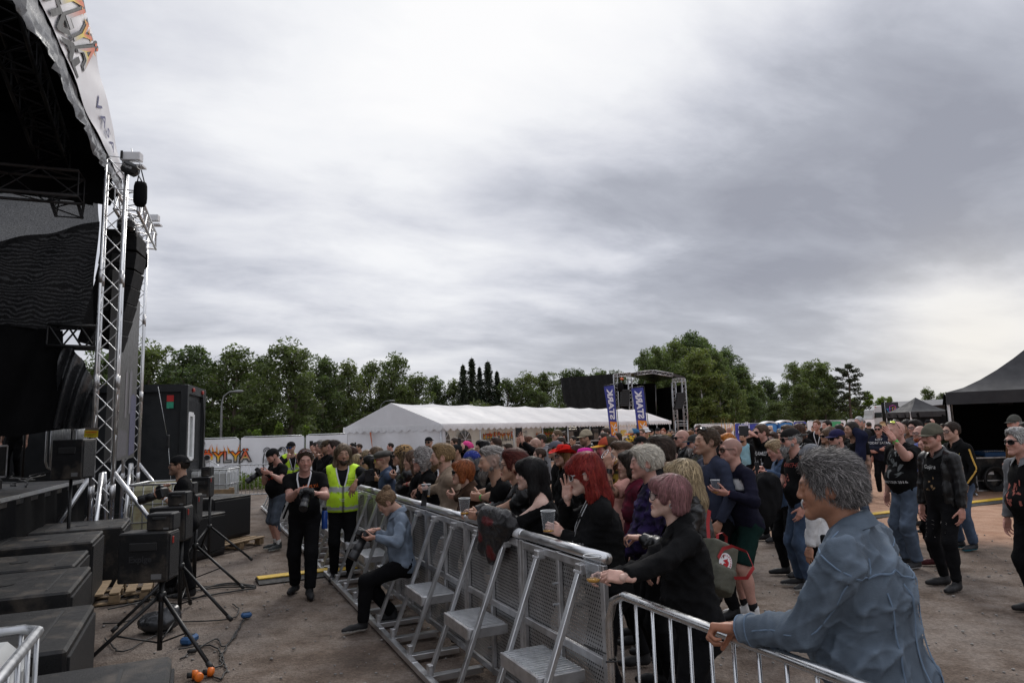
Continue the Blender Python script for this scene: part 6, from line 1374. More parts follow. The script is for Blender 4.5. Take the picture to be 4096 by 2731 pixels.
 def strip(tl, bl, mt, nm, amp=.04, bow=.0):
  a = np.array([S(*p) for p in tl]); b = np.array([S(*p) for p in bl]); k = 24; s = np.linspace(0,1,len(a)); q = np.linspace(0,1,k); a = np.stack([np.interp(q,s,a[:,i]) for i in range(3)],1); s = np.linspace(0,1,len(b)); b = np.stack([np.interp(q,s,b[:,i]) for i in range(3)],1)
  m = MB(); m.grid([[a[i]+(b[i]-a[i])*j/14+su*(amp*math.sin(i*.7+j*.5)+bow*math.sin(pi*j/14)) for j in range(15)] for i in range(k)]); return m.build(nm, mt, t, smooth=True, world=True)
 def net(nm, op, c, sc_):
  m = bpy.data.materials.new(nm); q = NT(m); o = q.add('ShaderNodeOutputMaterial'); tr = q.add('ShaderNodeBsdfTransparent'); b = q.add('ShaderNodeBsdfPrincipled', i_Roughness=.9); b.inputs['Base Color'].default_value = (*c,1); g = q.add('ShaderNodeTexCoord').outputs['Object']
  if nm == 'net_dense':
   wv = q.add('ShaderNodeTexWave', wave_type='BANDS', bands_direction='Z', i_Scale=5.0, i_Distortion=16.0, i_Detail=3.0); wv.inputs['Detail Scale'].default_value = .55; q.link(g, wv.inputs['Vector']); f = q.ramp(wv.outputs['Fac'], [(.40,0.0),(.98,.018)]); nz = q.noise(g, 55, 3); f = q.math('MULTIPLY', f, q.ramp(nz, [(.3,.2),(.7,1.6)]))
  else:
   mp = q.add('ShaderNodeMapping'); mp.inputs['Scale'].default_value = (60,60,210); q.link(g, mp.inputs[0]); f = q.ramp(q.noise(mp.outputs[0], 1.0, 3, .7), [(.34,op*.25),(.66,op*1.5)])
  mx = q.add('ShaderNodeMixShader'); q.link(f, mx.inputs[0]); q.link(b.outputs[0], mx.inputs[1]); q.link(tr.outputs[0], mx.inputs[2]); q.link(mx.outputs[0], o.inputs[0]); return m
 strip([(-300,735),(0,760),(388,775)], [(-300,1040),(0,985),(398,905)], net('net_open', .11, (.03,.03,.032), 1), 'open_net', .02)
 strip([(-300,1010),(0,962),(200,930),(398,885)], [(-300,1330),(0,1300),(200,1322),(372,1318)], net('net_dense', .1, (.010,.010,.011), 1), 'dense_net', .06, .12)
 strip([(-300,100),(0,215),(300,470),(474,775)], [(-300,760),(0,772),(230,795),(440,822)], MATS['black_cloth'], 'upper_wing', .02)
 strip([(-300,690),(0,715),(372,735)], [(-300,760),(0,772),(90,765),(230,795),(372,822)], MATS['black_cloth'], 'border_cloth', .03)
 strip([(248,1380),(290,1392),(330,1440),(368,1505)], [(215,1712),(260,1716),(310,1716),(366,1712)], MATS['tarp_black'], 'wing_tarp', .10, .1)
 strip([(-300,1295),(60,1300),(250,1322)], [(-300,1740),(60,1745),(250,1716)], MATS['black_cloth'], 'lower_wing', .05)
 m = MB(); a, b = S(200,1345), S(388,1352); truss(m, a, b, .34, 3, .03, .016, n=6); m.build('sound_wing_beam', MATS['black_metal'], t, smooth=True, world=True)
 # deck and skirt
 q0, q1 = gnd(0,1995,1.3), gnd(332,1917,1.3); dd = nrm(q1-q0); q0 = q0-dd*7; back = nrm(V(-dd[1],dd[0],0)); back = back if back[0] < 0 else -back; m = MB(); m.prism([q0, q1, q1+back*8, q0+back*8], V(0,0,-.12), V(0,0,0)); m.build('deck', MATS['black_ply'], t, world=True)
 m = MB(); m.bar(q0-back*.012+V(0,0,-.02), q1-back*.012+V(0,0,-.02), .02, .05); m.build('deck_edge', MATS['alu'], t, world=True); m = MB()
 m.grid([[q0+(q1-q0)*i/60-back*(.0+.03*math.sin(i*1.9))+V(0,0,-.06)+(V(0,0,-1.23)-back*.05)*z for z in (0,.5,1)] for i in range(61)]); m.grid([[q1+back*i*.5+V(0,0,-.06)+V(0,0,-1.23)*z+dd*.02*math.sin(i*2) for z in (0,.5,1)] for i in range(17)]); m.build('skirt', MATS['black_cloth'], t, smooth=True, world=True)
 # towers
 H1, H2 = at(480,640,11)[2], at(590,880,15)[2]
 for P, H, lab, nm in ((T1,H1,'near silver truss tower with the yellow warning sign','a'),(T2,H2,'far silver truss tower behind the video screen','b')):
  w = thing('truss_tower', lab, 'tower', P, 0, 'silver truss towers'); mm = MB(); truss(mm, P+V(0,0,.1), P+V(0,0,H), .29, int(H/.33), .025, .010, up=BN, n=9); mm.build('truss', MATS['alu'], w, smooth=True, world=True)
  fb_ = MB()
  for sx in (-1,1):
   for sy in (-1,1):
    c = P+BD*.145*sx+BN*.145*sy
    for z in (1.15,2.9,4.6): fb_.tube([c+V(0,0,z-.11), c+V(0,0,z+.11)], .029, 9)
  fb_.build('couplers', MATS['alu_worn'], w, smooth=True, world=True); st = MB()
  for d_ in (-BN*1.1, BD*1.0, -BD*1.0, BN*.9): st.tube([P+V(0,0,1.45)+nrm(d_)*.15, P+d_+V(0,0,.1)], .036, 9)
  st.build('outriggers', MATS['alu'], w, smooth=True, world=True); ba = MB(); ba.bar(P-BN*1.2+V(0,0,.06), P+BN*1.0+V(0,0,.06), .10, .08); ba.bar(P-BD*1.1+V(0,0,.14), P+BD*1.1+V(0,0,.14), .10, .07); ba.build('base_beams', MATS['blue_paint'], w, world=True)
  hd = MB(); hd.box(P+V(.27,-.05,H+.02), (.32,.14,.15), rotz(.1), .012); hd.box(P+V(.16,0,H-.12), (.1,.12,.2), None, .01); hd.box(P+V(.30,.05,H-.11), (.26,.18,.03), rotz(.1)); hd.build('head_block', MATS['white_paint'], w, world=True); v, f = text_geo('1', .17, .012); flat('numeral', v, f, P+V(.16,-.15,H-.03), V(1,.1,0), V(0,0,1), (.02,.02,.02), w, .004)
 tb = thing('truss_beam', 'silver truss beam joining the two towers above the screen', 'truss', T1+V(0,0,H1-1)); mm = MB(); truss(mm, at(505,800,11.1), at(590,965,14.9), .34, 9, .028, .013, n=8); mm.build('truss', MATS['alu'], tb, smooth=True, world=True)
 def motor(px, py, d, rot, lab):
  c = at(px,py,d); w = thing('chain_hoist', lab, 'hoist', c, 0, 'chain hoists'); R = roty(rot); m = MB(); m.box(c, (.27,.18,.20), R, .045); m.build('housing', MATS['black_metal'], w, smooth=False, world=True); m = MB(); m.tube([c+R @ V(-.10,0,.11), c+R @ V(-.06,0,.17), c+R @ V(.1,0,.16), c+R @ V(.14,0,.09)], .010, 6); m.tube([c+R @ V(0,0,.16), c+V(.0,0,.36)], .008, 5); m.tube([c+R @ V(.14,0,.02), c+R @ V(.19,0,-.05), c+V(.20,0,-.22)], .012, 5); m.build('chain', MATS['galv'], w, smooth=True, world=True)
  v, f = text_geo('TopLift', .055, .002); flat('lettering', v, f, c+R @ V(0,-.092,-.01), R @ V(1,0,0), R @ V(0,0,1), (.4,.4,.4), w, .003)
 motor(521,676,10.9,.45,'black chain hoist hanging at the top of the near tower'); motor(503,900,11.6,0,'black chain hoist carrying the line of black speakers')
 for px, py, d, lab in ((561,778,10.9,'black chain bag swinging beside the near tower top'),(568,1042,13.5,'black chain bag hanging beside the far tower')):
  c = at(px,py,d); w = thing('chain_bag', lab, 'bag', c, 0, 'chain bags'); hgt = .40 if d < 12 else .34; m = MB(); m.lathe([(.02,hgt/2+.01),(.085,hgt/2),(.10,hgt*.35),(.105,-.05),(.10,-hgt*.35),(.07,-hgt*.5),(.0,-hgt*.52)], c, 14); m.build('bag', MATS['black_cloth'], w, smooth=True, world=True); m = MB(); m.tube([c+V(-.06,0,hgt/2), c+V(-.03,0,hgt/2+.2)], .01, 5); m.tube([c+V(.06,0,hgt/2), c+V(.0,0,hgt/2+.22)], .01, 5); m.build('strap', MATS['black_cloth'], w, world=True)
 # line array
 la = thing('line_array', 'curved hanging column of seven black concert speakers', 'speaker', at(495,950,12)); xs = [553,553,545,532,517,500,481,462]; ys = [950,1015,1080,1142,1205,1265,1325,1388]
 for i in range(7):
  xr, y0, y1 = (xs[i]+xs[i+1])/2, ys[i], ys[i+1]; d = 12.0; c = at(xr-58,(y0+y1)/2,d); an = math.atan2(xs[i]-xs[i+1], y1-y0); h = math.hypot(xs[i]-xs[i+1], y1-y0)*d/2731; R = roty(an) @ rotz(.25)
  m = MB(); m.box(c, (.58,.62,h*1.02), R, .008); cb = m.build('cabinet', mat('array_black',(.010,.010,.011),.75,0,.1,spec=.2), la, world=True); g = MB(); g.box(c+R @ V(-.02,-.318,0), (.15,.02,h*.55), R, .008); g.build('handle_recess', MATS['rubber'], la, world=True).parent = cb; g = MB(); g.box(c+R @ V(.255,0,0), (.015,.56,h*.8), R); g.build('grille', MATS['black_grille'], la, world=True).parent = cb
 m = MB(); m.box(at(490,938,12), (.55,.5,.05), rotz(.25)); m.build('flying_frame', MATS['black_metal'], la, world=True)
 # video screen
 a, b = at(446,1700,11.6)*V(1,1,0), at(541,1700,14.5)*V(1,1,0); ls = thing('video_screen', 'tall dim grey video wall hanging between the towers', 'screen', a); m = MB(); nn = nrm(np.cross(b-a, (0,0,1))); m.prism([a+V(0,0,1.6), b+V(0,0,1.6), b+V(0,0,4.9), a+V(0,0,4.9)], nn*0, -nn*.09); m.build('screen', mat('led_grey',(.075,.073,.070),.5,0,.06,6,bump=.2,bscale=300), ls, world=True); u = nrm(b-a); L = np.linalg.norm(b-a)
 for x0, x1, z0, z1, c in ((.45,.53,.75,1.65,(.17,.16,.17)),(.62,.74,.85,1.7,(.15,.145,.16)),(.70,.97,.05,1.25,(.10,.10,.155)),(.45,.52,3.0,3.25,(.12,.12,.12)),(.46,.53,2.2,2.75,(.11,.11,.115)),(.05,.6,.02,.5,(.11,.105,.115))):
  pts = [(L*x0,1.6+z0),(L*x1,1.6+z0+.05),(L*x1,1.6+z1),(L*(x0+x1)/2,1.6+z1+.06),(L*x0,1.6+z1-.03)]; flat('picture', pts, [(0,1,2,3,4)], a, u, V(0,0,1), c, ls, .006 if c[2] > .12 else .004)
 # warning sign
 w = thing('warning_sign', 'yellow warning sign tied to the near truss tower', 'sign', at(362,1727,10.6)); p = at(336,1748,10.6); r_, u_ = V(1,.12,0), V(0,0,1); k = 10.6/2731; flat('backing', np.array([(0,0),(52,-3),(54,36),(2,38)])*k, [(0,1,2,3)], p, r_, u_, (.12,.10,.09), w, 0); flat('face', np.array([(0,0),(52,-3),(53,25),(1,28)])*k, [(0,1,2,3)], p, r_, u_, (.50,.38,.02), w, .004); v, f = text_geo('WARNING', 9*k, .3*k, 1.0); flat('lettering', v+V(26*k,16*k), f, p, r_, u_, (.5,.04,.03), w, .007)
 for tx, yy in (('DANGEROUS AREA',9),('NO ENTRY',4)): v, f = text_geo(tx, 4.4*k, .1*k); flat('lettering', v+V(24*k,yy*k), f, p, r_, u_, (.03,.03,.02), w, .007)
 # things on the deck
 bike_barrier(at(184,1800,12.9), at(292,1800,13.6), 'grey tube barrier standing upright on the stage deck, left one', nb=12, z0=1.3, feet=False, group=None, h=1.02, rb=.02); bike_barrier(at(296,1800,13.7), at(350,1800,14.4), 'grey tube barrier standing upright on the stage deck, right one', nb=8, z0=1.3, feet=False, group=None, h=1.0, rb=.02)
 t2 = thing('stage_monitor', 'black wedge monitor lying on the stage deck edge', 'speaker', gnd(20,1960,1.3)); c = gnd(15,1958,1.3)+back*.35; R = np.stack([dd, back, V(0,0,1)], 1); m = MB(); m.prism([c+R @ V(-.35,-.22,0), c+R @ V(-.35,.25,0), c+R @ V(-.35,.25,.42), c+R @ V(-.35,.05,.42), c+R @ V(-.35,-.22,.12)], V(0,0,0), dd*.7); m.build('cabinet', MATS['black_ply'], t2, world=True); m = MB(); m.quad(*[c+R @ V(x,y,z)+R @ V(0,-.008,.005) for x, y, z in ((-.32,-.20,.135),(.32,-.20,.135),(.32,.04,.40),(-.32,.04,.40))]); m.build('grille', mat('grille_grey',(.06,.06,.062),.6,.2,.2,200,bump=.6,bscale=300), t2, world=True)
 flight_case(gnd(168,1900,1.3)+back*1.2, .9, .6, .62, 'upper black flight case stacked on the dark stage deck'); flight_case(gnd(40,1900,1.3)+back*1.6, 1.3, .7, 1.0, 'tall black flight case in the dark left part of the stage deck')
 t3 = thing('loudspeaker', 'black loudspeaker on a pole in the dark of the stage wing', 'speaker', at(107,1880,13.5)); m = MB(); c = at(110,1562,13.5); m.box(c, (.42,.4,.66), rotz(.3), .02); m.build('cabinet', MATS['black_ply'], t3, world=True); m = MB(); m.tube([c-V(0,0,.33), c*V(1,1,0)+V(0,0,1.3)], .022, 8); m.build('pole', MATS['black_metal'], t3, smooth=True, world=True)
 for i in range(5):
  rr2 = random.Random(i); q = [gnd(rr2.uniform(0,200), 1990-rr2.uniform(40,110), 1.315) for _ in range(3)]; P = []
  for s_ in np.linspace(0,1,14): P.append((1-s_)**2*q[0]+2*s_*(1-s_)*q[1]+s_*s_*q[2]+V(.08*math.sin(s_*14+i),.08*math.cos(s_*11),0))
  c = thing('cable', 'black cable lying loose on the stage deck', 'cable', P[0], 0, 'cables on the stage deck'); m = MB(); m.tube(P, .011, 6); m.build('cable', MATS['rubber'], c, smooth=True, world=True)
 return T1, T2
T1, T2 = stage()
# ---------------------------------------------------------------- speakers in the pit
def sub(F, L, dp, h, label, z0=0.0, R=None, grille='+y'):
 R = np.stack([BD, BN, V(0,0,1)], 1) if R is None else R; F = np.asarray(F, float)*V(1,1,0)+V(0,0,z0); t = thing('subwoofer', label, 'speaker', F, 0, 'black bass speakers in the pit'); q = lambda *p: F+R @ V(*p); m = MB(); m.box(q(L/2,dp/2,h/2), (L,dp,h), R, .018); m.build('cabinet', MATS['black_ply'], t, world=True)
 g = MB(); g.box(q(L/2,-.006,h/2), (L*.93,.02,h*.86), R, .004); g.build('grille', MATS['black_grille'], t, world=True); s = MB()
 for y in (.16,.84): s.box(q(L/2,dp*y,h+.001), (L*.78,.018,.006), R)
 s.build('lid_groove', MATS['rubber'], t, world=True); s = MB(); s.lathe([(.085,0),(.085,.006),(.0,.006)], q(L*.5,dp*.5,h), 20); s.build('pole_socket', MATS['black_metal'], t, world=True)
 for x in (.25,.75): s = MB(); s.box(q(-.004,dp*x,h*.55), (.02,.16,.22), R, .006); s.build('handle', MATS['rubber'], t, world=True)
 return t
b2 = lambda x, y: V(x, y, 0)
sub(b2(-1.36,2.73), 1.24, 1.4, .80, 'black bass speaker nearest the camera at the lower picture edge'); sub(b2(-2.66,4.18), 1.24, 1.1, .75, 'black bass speaker beside the white tank, its top dusty'); sub(b2(-3.62,5.7), 1.24, 1.15, .76, 'black bass speaker third along the row with sand stains on top'); sub(b2(-4.42,7.0), 1.05, 1.1, .74, 'black bass speaker in the middle of the row before the stage skirt'); sub(b2(-4.95,8.15), 1.1, 1.15, .80, 'black bass speaker fifth along the row, slightly taller'); sub(b2(-5.42,9.6), 1.2, 1.1, .78, 'black bass speaker last in the row before the truss tower')
Rq = np.stack([nrm(V(.35,.94,0)), nrm(V(-.94,.35,0)), V(0,0,1)], 1); sub(at(855,1900,12.2), .95, .85, .74, 'black bass speaker standing on the wooden pallet', .15, Rq); sub(at(762,1900,11.2), .8, .7, .70, 'black bass speaker behind the speaker stands', 0, Rq)
def pallet(c, R, label, s=1.0):
 t = thing('pallet', label, 'pallet', c, 0, 'wooden pallets'); q = lambda *p: c+R @ V(*p); m = MB()
 for i in range(5): m.box(q(0,-.34+.17*i,.125), (1.15*s,.11,.022), R, .003)
 m.build('deck_boards', MATS['wood_pallet'], t, world=True); m = MB()
 for x in (-.5,0,.5):
  for y in (-.33,0,.33): m.box(q(x*s,y,.062), (.11,.12,.085), R, .004)
  m.box(q(x*s,0,.01), (.10,.78,.018), R, .002)
 m.build('blocks', MATS['wood_pallet'], t, world=True)
pallet(at(905,1900,12.5)*V(1,1,0), Rq, 'wooden pallet under the far bass speaker'); pallet(gnd(470,2385), np.stack([BD,BN,V(0,0,1)],1), 'wooden pallet lying between the bass speakers', .8)
t = thing('pallet', 'wooden pallet standing on edge behind the pit speakers', 'pallet', at(845,1900,15.5)*V(1,1,0)); m = MB(); c = at(868,1900,15.5)*V(1,1,0)
for i in range(3): m.box(c+V(0,0,.12+.30*i), (.75,.03,.18), rotz(.2), .004)
for x in (-.3,.3): m.box(c+rotz(.2) @ V(x,.06,.42), (.10,.09,.84), rotz(.2), .004)
m.build('boards', MATS['wood_pallet'], t, world=True)
def stand(c, h, label, an=0.0, rad=.62):
 t = thing('speaker_stand', label, 'stand', c, 0, 'black tripod speaker stands'); m = MB(); m.tube([c+V(0,0,.10), c+V(0,0,h)], .022, 9); m.build('pole', MATS['black_metal'], t, smooth=True, world=True); m = MB(); m.lathe([(.03,0),(.04,.01),(.04,.07),(.03,.08)], c+V(0,0,.52), 12); m.build('collar', MATS['black_metal'], t, smooth=True, world=True)
 for k in range(3):
  a = an+k*2.094; e = c+V(math.cos(a)*rad,math.sin(a)*rad,.02); l = MB(); l.tube([c+V(0,0,.55)+(e-c)*V(.05,.05,0), e], .017, 8); lo_ = l.build('leg', MATS['black_metal'], t, smooth=True, world=True); f = MB(); f.tube([e+(c+V(0,0,.55)-e)*.08, e], .023, 8); f.build('rubber_foot', MATS['rubber'], t, smooth=True, world=True).parent = lo_; b = MB(); b.tube([c+V(0,0,.16), c+(e-c)*.52+V(0,0,.27)], .008, 6); b.build('brace', MATS['black_metal'], t, smooth=True, world=True)
 return t
def speaker(c, w, d, h, label, rz=0.0, txt=None, dot=True):
 R = rotz(rz); t = thing('loudspeaker', label, 'speaker', c, 0, 'small black loudspeakers on the pit stands'); q = lambda *p: c+R @ V(*p); m = MB(); m.box(q(0,0,h/2), (w,d,h), R, .012); m.build('cabinet', MATS['black_ply'], t, world=True); g = MB(); g.box(q(w/2+.004,0,h/2), (.012,d*.86,h*.9), R, .003); g.build('grille', MATS['black_grille'], t, world=True); k = MB(); k.box(q(0,-d/2-.003,h*.72), (w*.55,.012,h*.16), R, .004); k.build('handle', MATS['rubber'], t, world=True); k = MB(); k.box(q(w*.28,-d/2-.004,h*.12), (w*.2,.006,h*.10), R); k.build('rating_plate', mat('plate_grey',(.16,.16,.16),.5), t, world=True)
 if dot: k = MB(); k.box(q(w/2+.012,-d*.2,h*.82), (.006,.03,.06), R, .002); k.build('red_light', mat('red_dim',(.35,.03,.02),.4), t, world=True)
 if txt: v, f = text_geo(txt, h*.17, .002, 1.0); flat('lettering', v, f, q(-.02,-d/2-.004,h*.42), R @ V(1,0,0), V(0,0,1), (.035,.035,.037), t, .002)
 return t
for i, (px, d, w, h, zb, tw_, lab) in enumerate(((607,6.3,.42,.43,.71,.08,'nearest'),(690,7.7,.37,.37,.85,.05,'second'),(752,9.1,.30,.36,.87,-.02,'third'),(812,11.0,.26,.32,1.03,.03,'farthest'))):
 c = at(px,1900,d)*V(1,1,0); stand(c+V(.10,.05,0), zb+.03, '%s black tripod stand in the row beside the bass speakers' % lab, an=-.45+.2*i, rad=.66); speaker(c+V(0,0,zb), w, .26, h, '%s large black loudspeaker on its tripod stand' % lab, .12, 'Explge' if i == 0 else None); speaker(c+V(tw_,.08,zb+h), w*.52, .20, .15, 'small black box on top of the %s loudspeaker' % lab, .12, None, False)
c = at(290,1800,9.6); stand(c*V(1,1,0), c[2]-.35, 'thick black tripod stand before the stage skirt', .6, .6); speaker(at(290,1914,9.6), .40, .36, .54, 'black loudspeaker on a stand before the stage deck', .1, None, False)
for i, (p, q) in enumerate(((gnd(560,2560),gnd(690,2490)),(gnd(740,2330),gnd(640,2400)),(gnd(790,2180),gnd(700,2260)))):
 c = (p+q)/2; t = thing('sandbag', ['crumpled black plastic bag at the foot of the nearest stand','crumpled black plastic bag at the foot of the second stand','crumpled black plastic bag at the foot of the far stand'][i], 'bag', c, 0, 'black ballast bags'); v, f = snet([Ell(V(*c)+V(0,0,.09), (.20,.15,.11)), Ell(V(*c)+V(.12,.05,.13), (.10,.10,.12), k=.05)], [], .016); v = v+vnormals(v, f)*(.022*swave(v, 4+i, 28, 6, True)[:,None]); mk('bag', v, f, MATS['tarp_black'], t, col=None, world=True)
# cables and small things on the ground
def cable(pts, r, label, group='black cables on the ground', m='rubber', z=.012, seed=0, wig=.03):
 P = [gnd(*p) if len(p) == 2 else V(*p) for p in pts]; rr = random.Random(seed); Q = []; n = len(P)
 for i in range(n-1):
  p0, p1, p2, p3 = P[max(i-1,0)], P[i], P[i+1], P[min(i+2,n-1)]
  for s in np.linspace(0,1,9)[:-1]: Q.append(.5*((2*p1)+(-p0+p2)*s+(2*p0-5*p1+4*p2-p3)*s*s+(-p0+3*p1-3*p2+p3)*s**3)+V(rr.gauss(0,wig*.2),rr.gauss(0,wig*.2),z if len(pts[0]) == 2 else 0))
 Q.append(P[-1]+V(0,0,z if len(pts[0]) == 2 else 0)); t = thing('cable', label, 'cable', Q[0], 0, group); b = MB(); b.tube(Q, r, 6); b.build('cable', MATS[m], t, smooth=True, world=True)
lb = 'thin black cable snaking over the gravel in the pit'
for i, pts in enumerate([[(1022,2345),(900,2335),(760,2372),(600,2400),(480,2410)],[(1022,2350),(880,2352),(700,2380),(520,2420),(430,2440)],[(1020,2355),(900,2372),(740,2396),(560,2376),(470,2392)],[(1020,2350),(940,2340),(800,2350),(640,2360),(500,2345)],[(930,2418),(955,2440),(940,2470),(860,2485),(700,2490)],[(985,2462),(960,2505),(930,2560),(890,2590),(860,2560),(720,2640)],[(715,2600),(840,2585),(885,2620),(890,2660),(830,2690),(880,2722)],[(420,2555),(470,2605),(520,2600),(590,2560),(690,2520)],[(880,2722),(905,2680),(880,2640),(900,2600),(980,2475)],[(412,2497),(500,2490),(560,2460),(575,2410)],[(540,2390),(500,2400),(520,2420),(560,2410),(545,2385),(500,2392)]]): cable(pts, .010 if i < 4 else .007, lb, seed=i)
for i, (px, py, col, lab, sz) in enumerate(((985,2470,'blue_paint','small blue power adapter on the gravel in the pit',(.11,.08,.06)),(757,2570,'blue_paint','blue box lying among the black bags at the stand',(.18,.11,.07)))):
 c = gnd(px,py); t = thing('adapter', lab, 'adapter', c); m = MB(); m.box(c+V(0,0,sz[2]/2), sz, rotz(.5+i), .02); m.build('body', MATS[col], t, world=True); m = MB(); m.box(c+V(0,0,sz[2]+.003), (sz[0]*.6,sz[1]*.5,.006), rotz(.5+i)); m.build('label_plate', MATS['black_metal'], t, world=True)
for i, (px, py, lab, rz) in enumerate(((768,2716,'orange capped socket of the cable splitter, left one',.4),(792,2722,'orange capped socket of the cable splitter, front one',-.9),(832,2704,'orange capped socket of the cable splitter, right one',.2),(664,2478,'single orange cap of a cable at the speaker stand',1.2))):
 c = gnd(px,py)+V(0,0,.035); t = thing('cable_socket', lab, 'socket', c, 0, 'orange cable sockets'); R = rotz(rz) @ roty(pi/2); m = MB(); m.lathe([(.0,-.04),(.022,-.04),(.024,.02),(.0,.02)], c, 12, R); m.build('plug', MATS['rubber'], t, smooth=True, world=True); m = MB(); m.lathe([(.024,.0),(.036,.0),(.036,.03),(.03,.045),(.0,.045)], c, 14, R); m.build('cap', MATS['orange_plug'], t, smooth=True, world=True)
c = gnd(772,2612); t = thing('plug', 'black cable plug lying on the gravel', 'plug', c); m = MB(); m.lathe([(.008,-.05),(.02,-.03),(.024,.02),(.016,.03),(.0,.03)], c+V(0,0,.025), 12, rotz(.6) @ roty(pi/2)); m.build('body', MATS['rubber'], t, smooth=True, world=True)
# cable ramps
def ramp(p, q, label, group):
 p = np.asarray(p, float)*V(1,1,0); q = np.asarray(q, float)*V(1,1,0); d = nrm(q-p); n = V(-d[1], d[0], 0); t = thing('cable_ramp', label, 'cable ramp', p, 0, group); m = MB(); m.prism([p-n*.20+V(0,0,.004), p-n*.09+V(0,0,.048), p+n*.09+V(0,0,.048), p+n*.20+V(0,0,.004)], V(0,0,0), (q-p)*.99); m.build('body', mat('ramp_black',(.055,.053,.05),.8,0,.3,14,bump=.6,bscale=70), t, world=True); m = MB(); m.box((p+q)/2+V(0,0,.055), (.20,np.linalg.norm(q-p)*.985,.018), np.stack([n,d,V(0,0,1)],1), .005); m.build('lid', MATS['yellow_lid'], t, world=True)
a, b = gnd(1027,2328), gnd(1330,2290); ramp(a, b, 'yellow topped cable ramp crossing the pit behind the photographer', None); ramp(gnd(1312,2300)+V(.02,0,0), gnd(1420,2283), 'short yellow topped cable ramp at the guard', None)
pts = [gnd(2960,2122), gnd(3470,2068), gnd(4010,2003), gnd(4500,1950)]
for p, q in zip(pts[:-1], pts[1:]):
 n = max(1, int(np.linalg.norm(q-p)/.95))
 for i in range(n): ramp(p+(q-p)*i/n, p+(q-p)*(i+1)/n, 'yellow topped cable ramp module in the line across the sand', 'cable ramps across the sand')
# IBC tanks
def ibc(K, R, lab, plastic, w=1.2, dp=1.0, h=1.12, z0=.0, group='caged water tanks'):
 t = thing('water_tank', lab, 'tank', K, 0, group); q = lambda *p: K+R @ V(*p)+V(0,0,z0); m = MB(); m.box(q(w/2,dp/2,h/2+.04), (w*.97,dp*.97,h*.95), R, .085); o = smooth_by_angle(m.build('bottle', MATS[plastic], t, world=True), 35); c = MB()
 ring = lambda z, e=.0: [q(.06,0,z), q(w-.06,0,z), q(w,.06,z), q(w,dp-.06,z), q(w-.06,dp,z), q(.06,dp,z), q(0,dp-.06,z), q(0,.06,z)]
 for z in (.15,.45,.78): c.tube(ring(z), .011, 7, closed=True)
 c.tube(ring(h+.03), .021, 9, closed=True)
 for i in range(7):
  u = (i+.5)/7
  for a, b in ((q(w*u,0,.05), q(w*u,0,h+.03)),(q(w*u,dp,.05), q(w*u,dp,h+.03)),(q(0,dp*u,.05), q(0,dp*u,h+.03)),(q(w,dp*u,.05), q(w,dp*u,h+.03))): c.tube([a, b], .010, 6)
 c.build('cage', MATS['galv'], t, smooth=True, world=True); p = MB(); p.box(q(w/2,dp/2,.04), (w,dp,.10), R, .01); p.build('base', MATS['black_metal'], t, world=True); l = MB(); l.lathe([(.10,0),(.10,.04),(.0,.05)], q(w/2,dp/2,h*.97), 16); l.build('lid', MATS['black_metal'], t, smooth=True, world=True)
Rb_ = np.stack([BD, BN, V(0,0,1)], 1); ibc(b2(-2.10,3.12)-BD*1.2, Rb_, 'white caged water tank in the lower left picture corner', 'ibc_plastic')
Rc = np.stack([V(1,.15,0)/np.linalg.norm(V(1,.15,0)), V(-.15,1,0)/np.linalg.norm(V(1,.15,0)), V(0,0,1)], 1); ibc(at(516,1900,12.8)*V(1,1,0), Rc, 'yellowed caged water tank behind the stage photographer', 'ibc_old', h=1.1); ibc(at(720,1900,17.5)*V(1,1,0), Rc, 'white caged water tank far behind the pit speakers', 'ibc_plastic', h=1.12)
# stay wire with ratchet in front of the container
p, q = at(632,1545,15.8), at(672,1765,15.8); t = thing('guy_wire', 'steel guy wire with a black ratchet before the container', 'wire', q); m = MB(); m.tube([p, q], .006, 5); m.tube([q, q*V(1,1,0)+V(.1,.2,0)], .006, 5); m.build('wire', MATS['galv'], t, smooth=True, world=True); m = MB(); m.box(q, (.07,.05,.30), None, .02); m.build('ratchet', MATS['black_metal'], t, world=True)
# ---------------------------------------------------------------- front-of-stage barrier
def perforated():
 m = bpy.data.materials.new('perforated_alu'); t = NT(m); o = t.add('ShaderNodeOutputMaterial'); g = t.add('ShaderNodeTexCoord').outputs['Object']; sp = t.add('ShaderNodeSeparateXYZ'); t.link(g, sp.inputs[0]); x, _, z = sp.outputs; p = .0245
 row = t.math('FLOOR', t.math('DIVIDE', z, p)); off = t.math('MULTIPLY', t.math('MODULO', t.math('ABSOLUTE', row), 2.0), .5)
 fx = t.math('SUBTRACT', t.math('FRACT', t.math('ADD', t.math('DIVIDE', x, p), off)), .5); fz = t.math('SUBTRACT', t.math('FRACT', t.math('DIVIDE', z, p)), .5); r2 = t.math('ADD', t.math('MULTIPLY', fx, fx), t.math('MULTIPLY', fz, fz)); hole = t.math('LESS_THAN', r2, .055)
 b = t.add('ShaderNodeBsdfPrincipled', i_Metallic=.9, i_Roughness=.42); n = t.noise(g, 4, 6); b.inputs['Base Color'].default_value = (.42,.42,.42,1); t.link(t.ramp(n, [(.3,(.30,.30,.295)),(.7,(.50,.50,.50))]), b.inputs['Base Color']); tr = t.add('ShaderNodeBsdfTransparent'); mx = t.add('ShaderNodeMixShader'); t.link(hole, mx.inputs[0]); t.link(b.outputs[0], mx.inputs[1]); t.link(tr.outputs[0], mx.inputs[2]); t.link(mx.outputs[0], o.inputs[0]); MATS['perforated_alu'] = m
perforated()
BP0 = gnd(2430,2225,1.2)*V(1,1,0); BL = 1.13
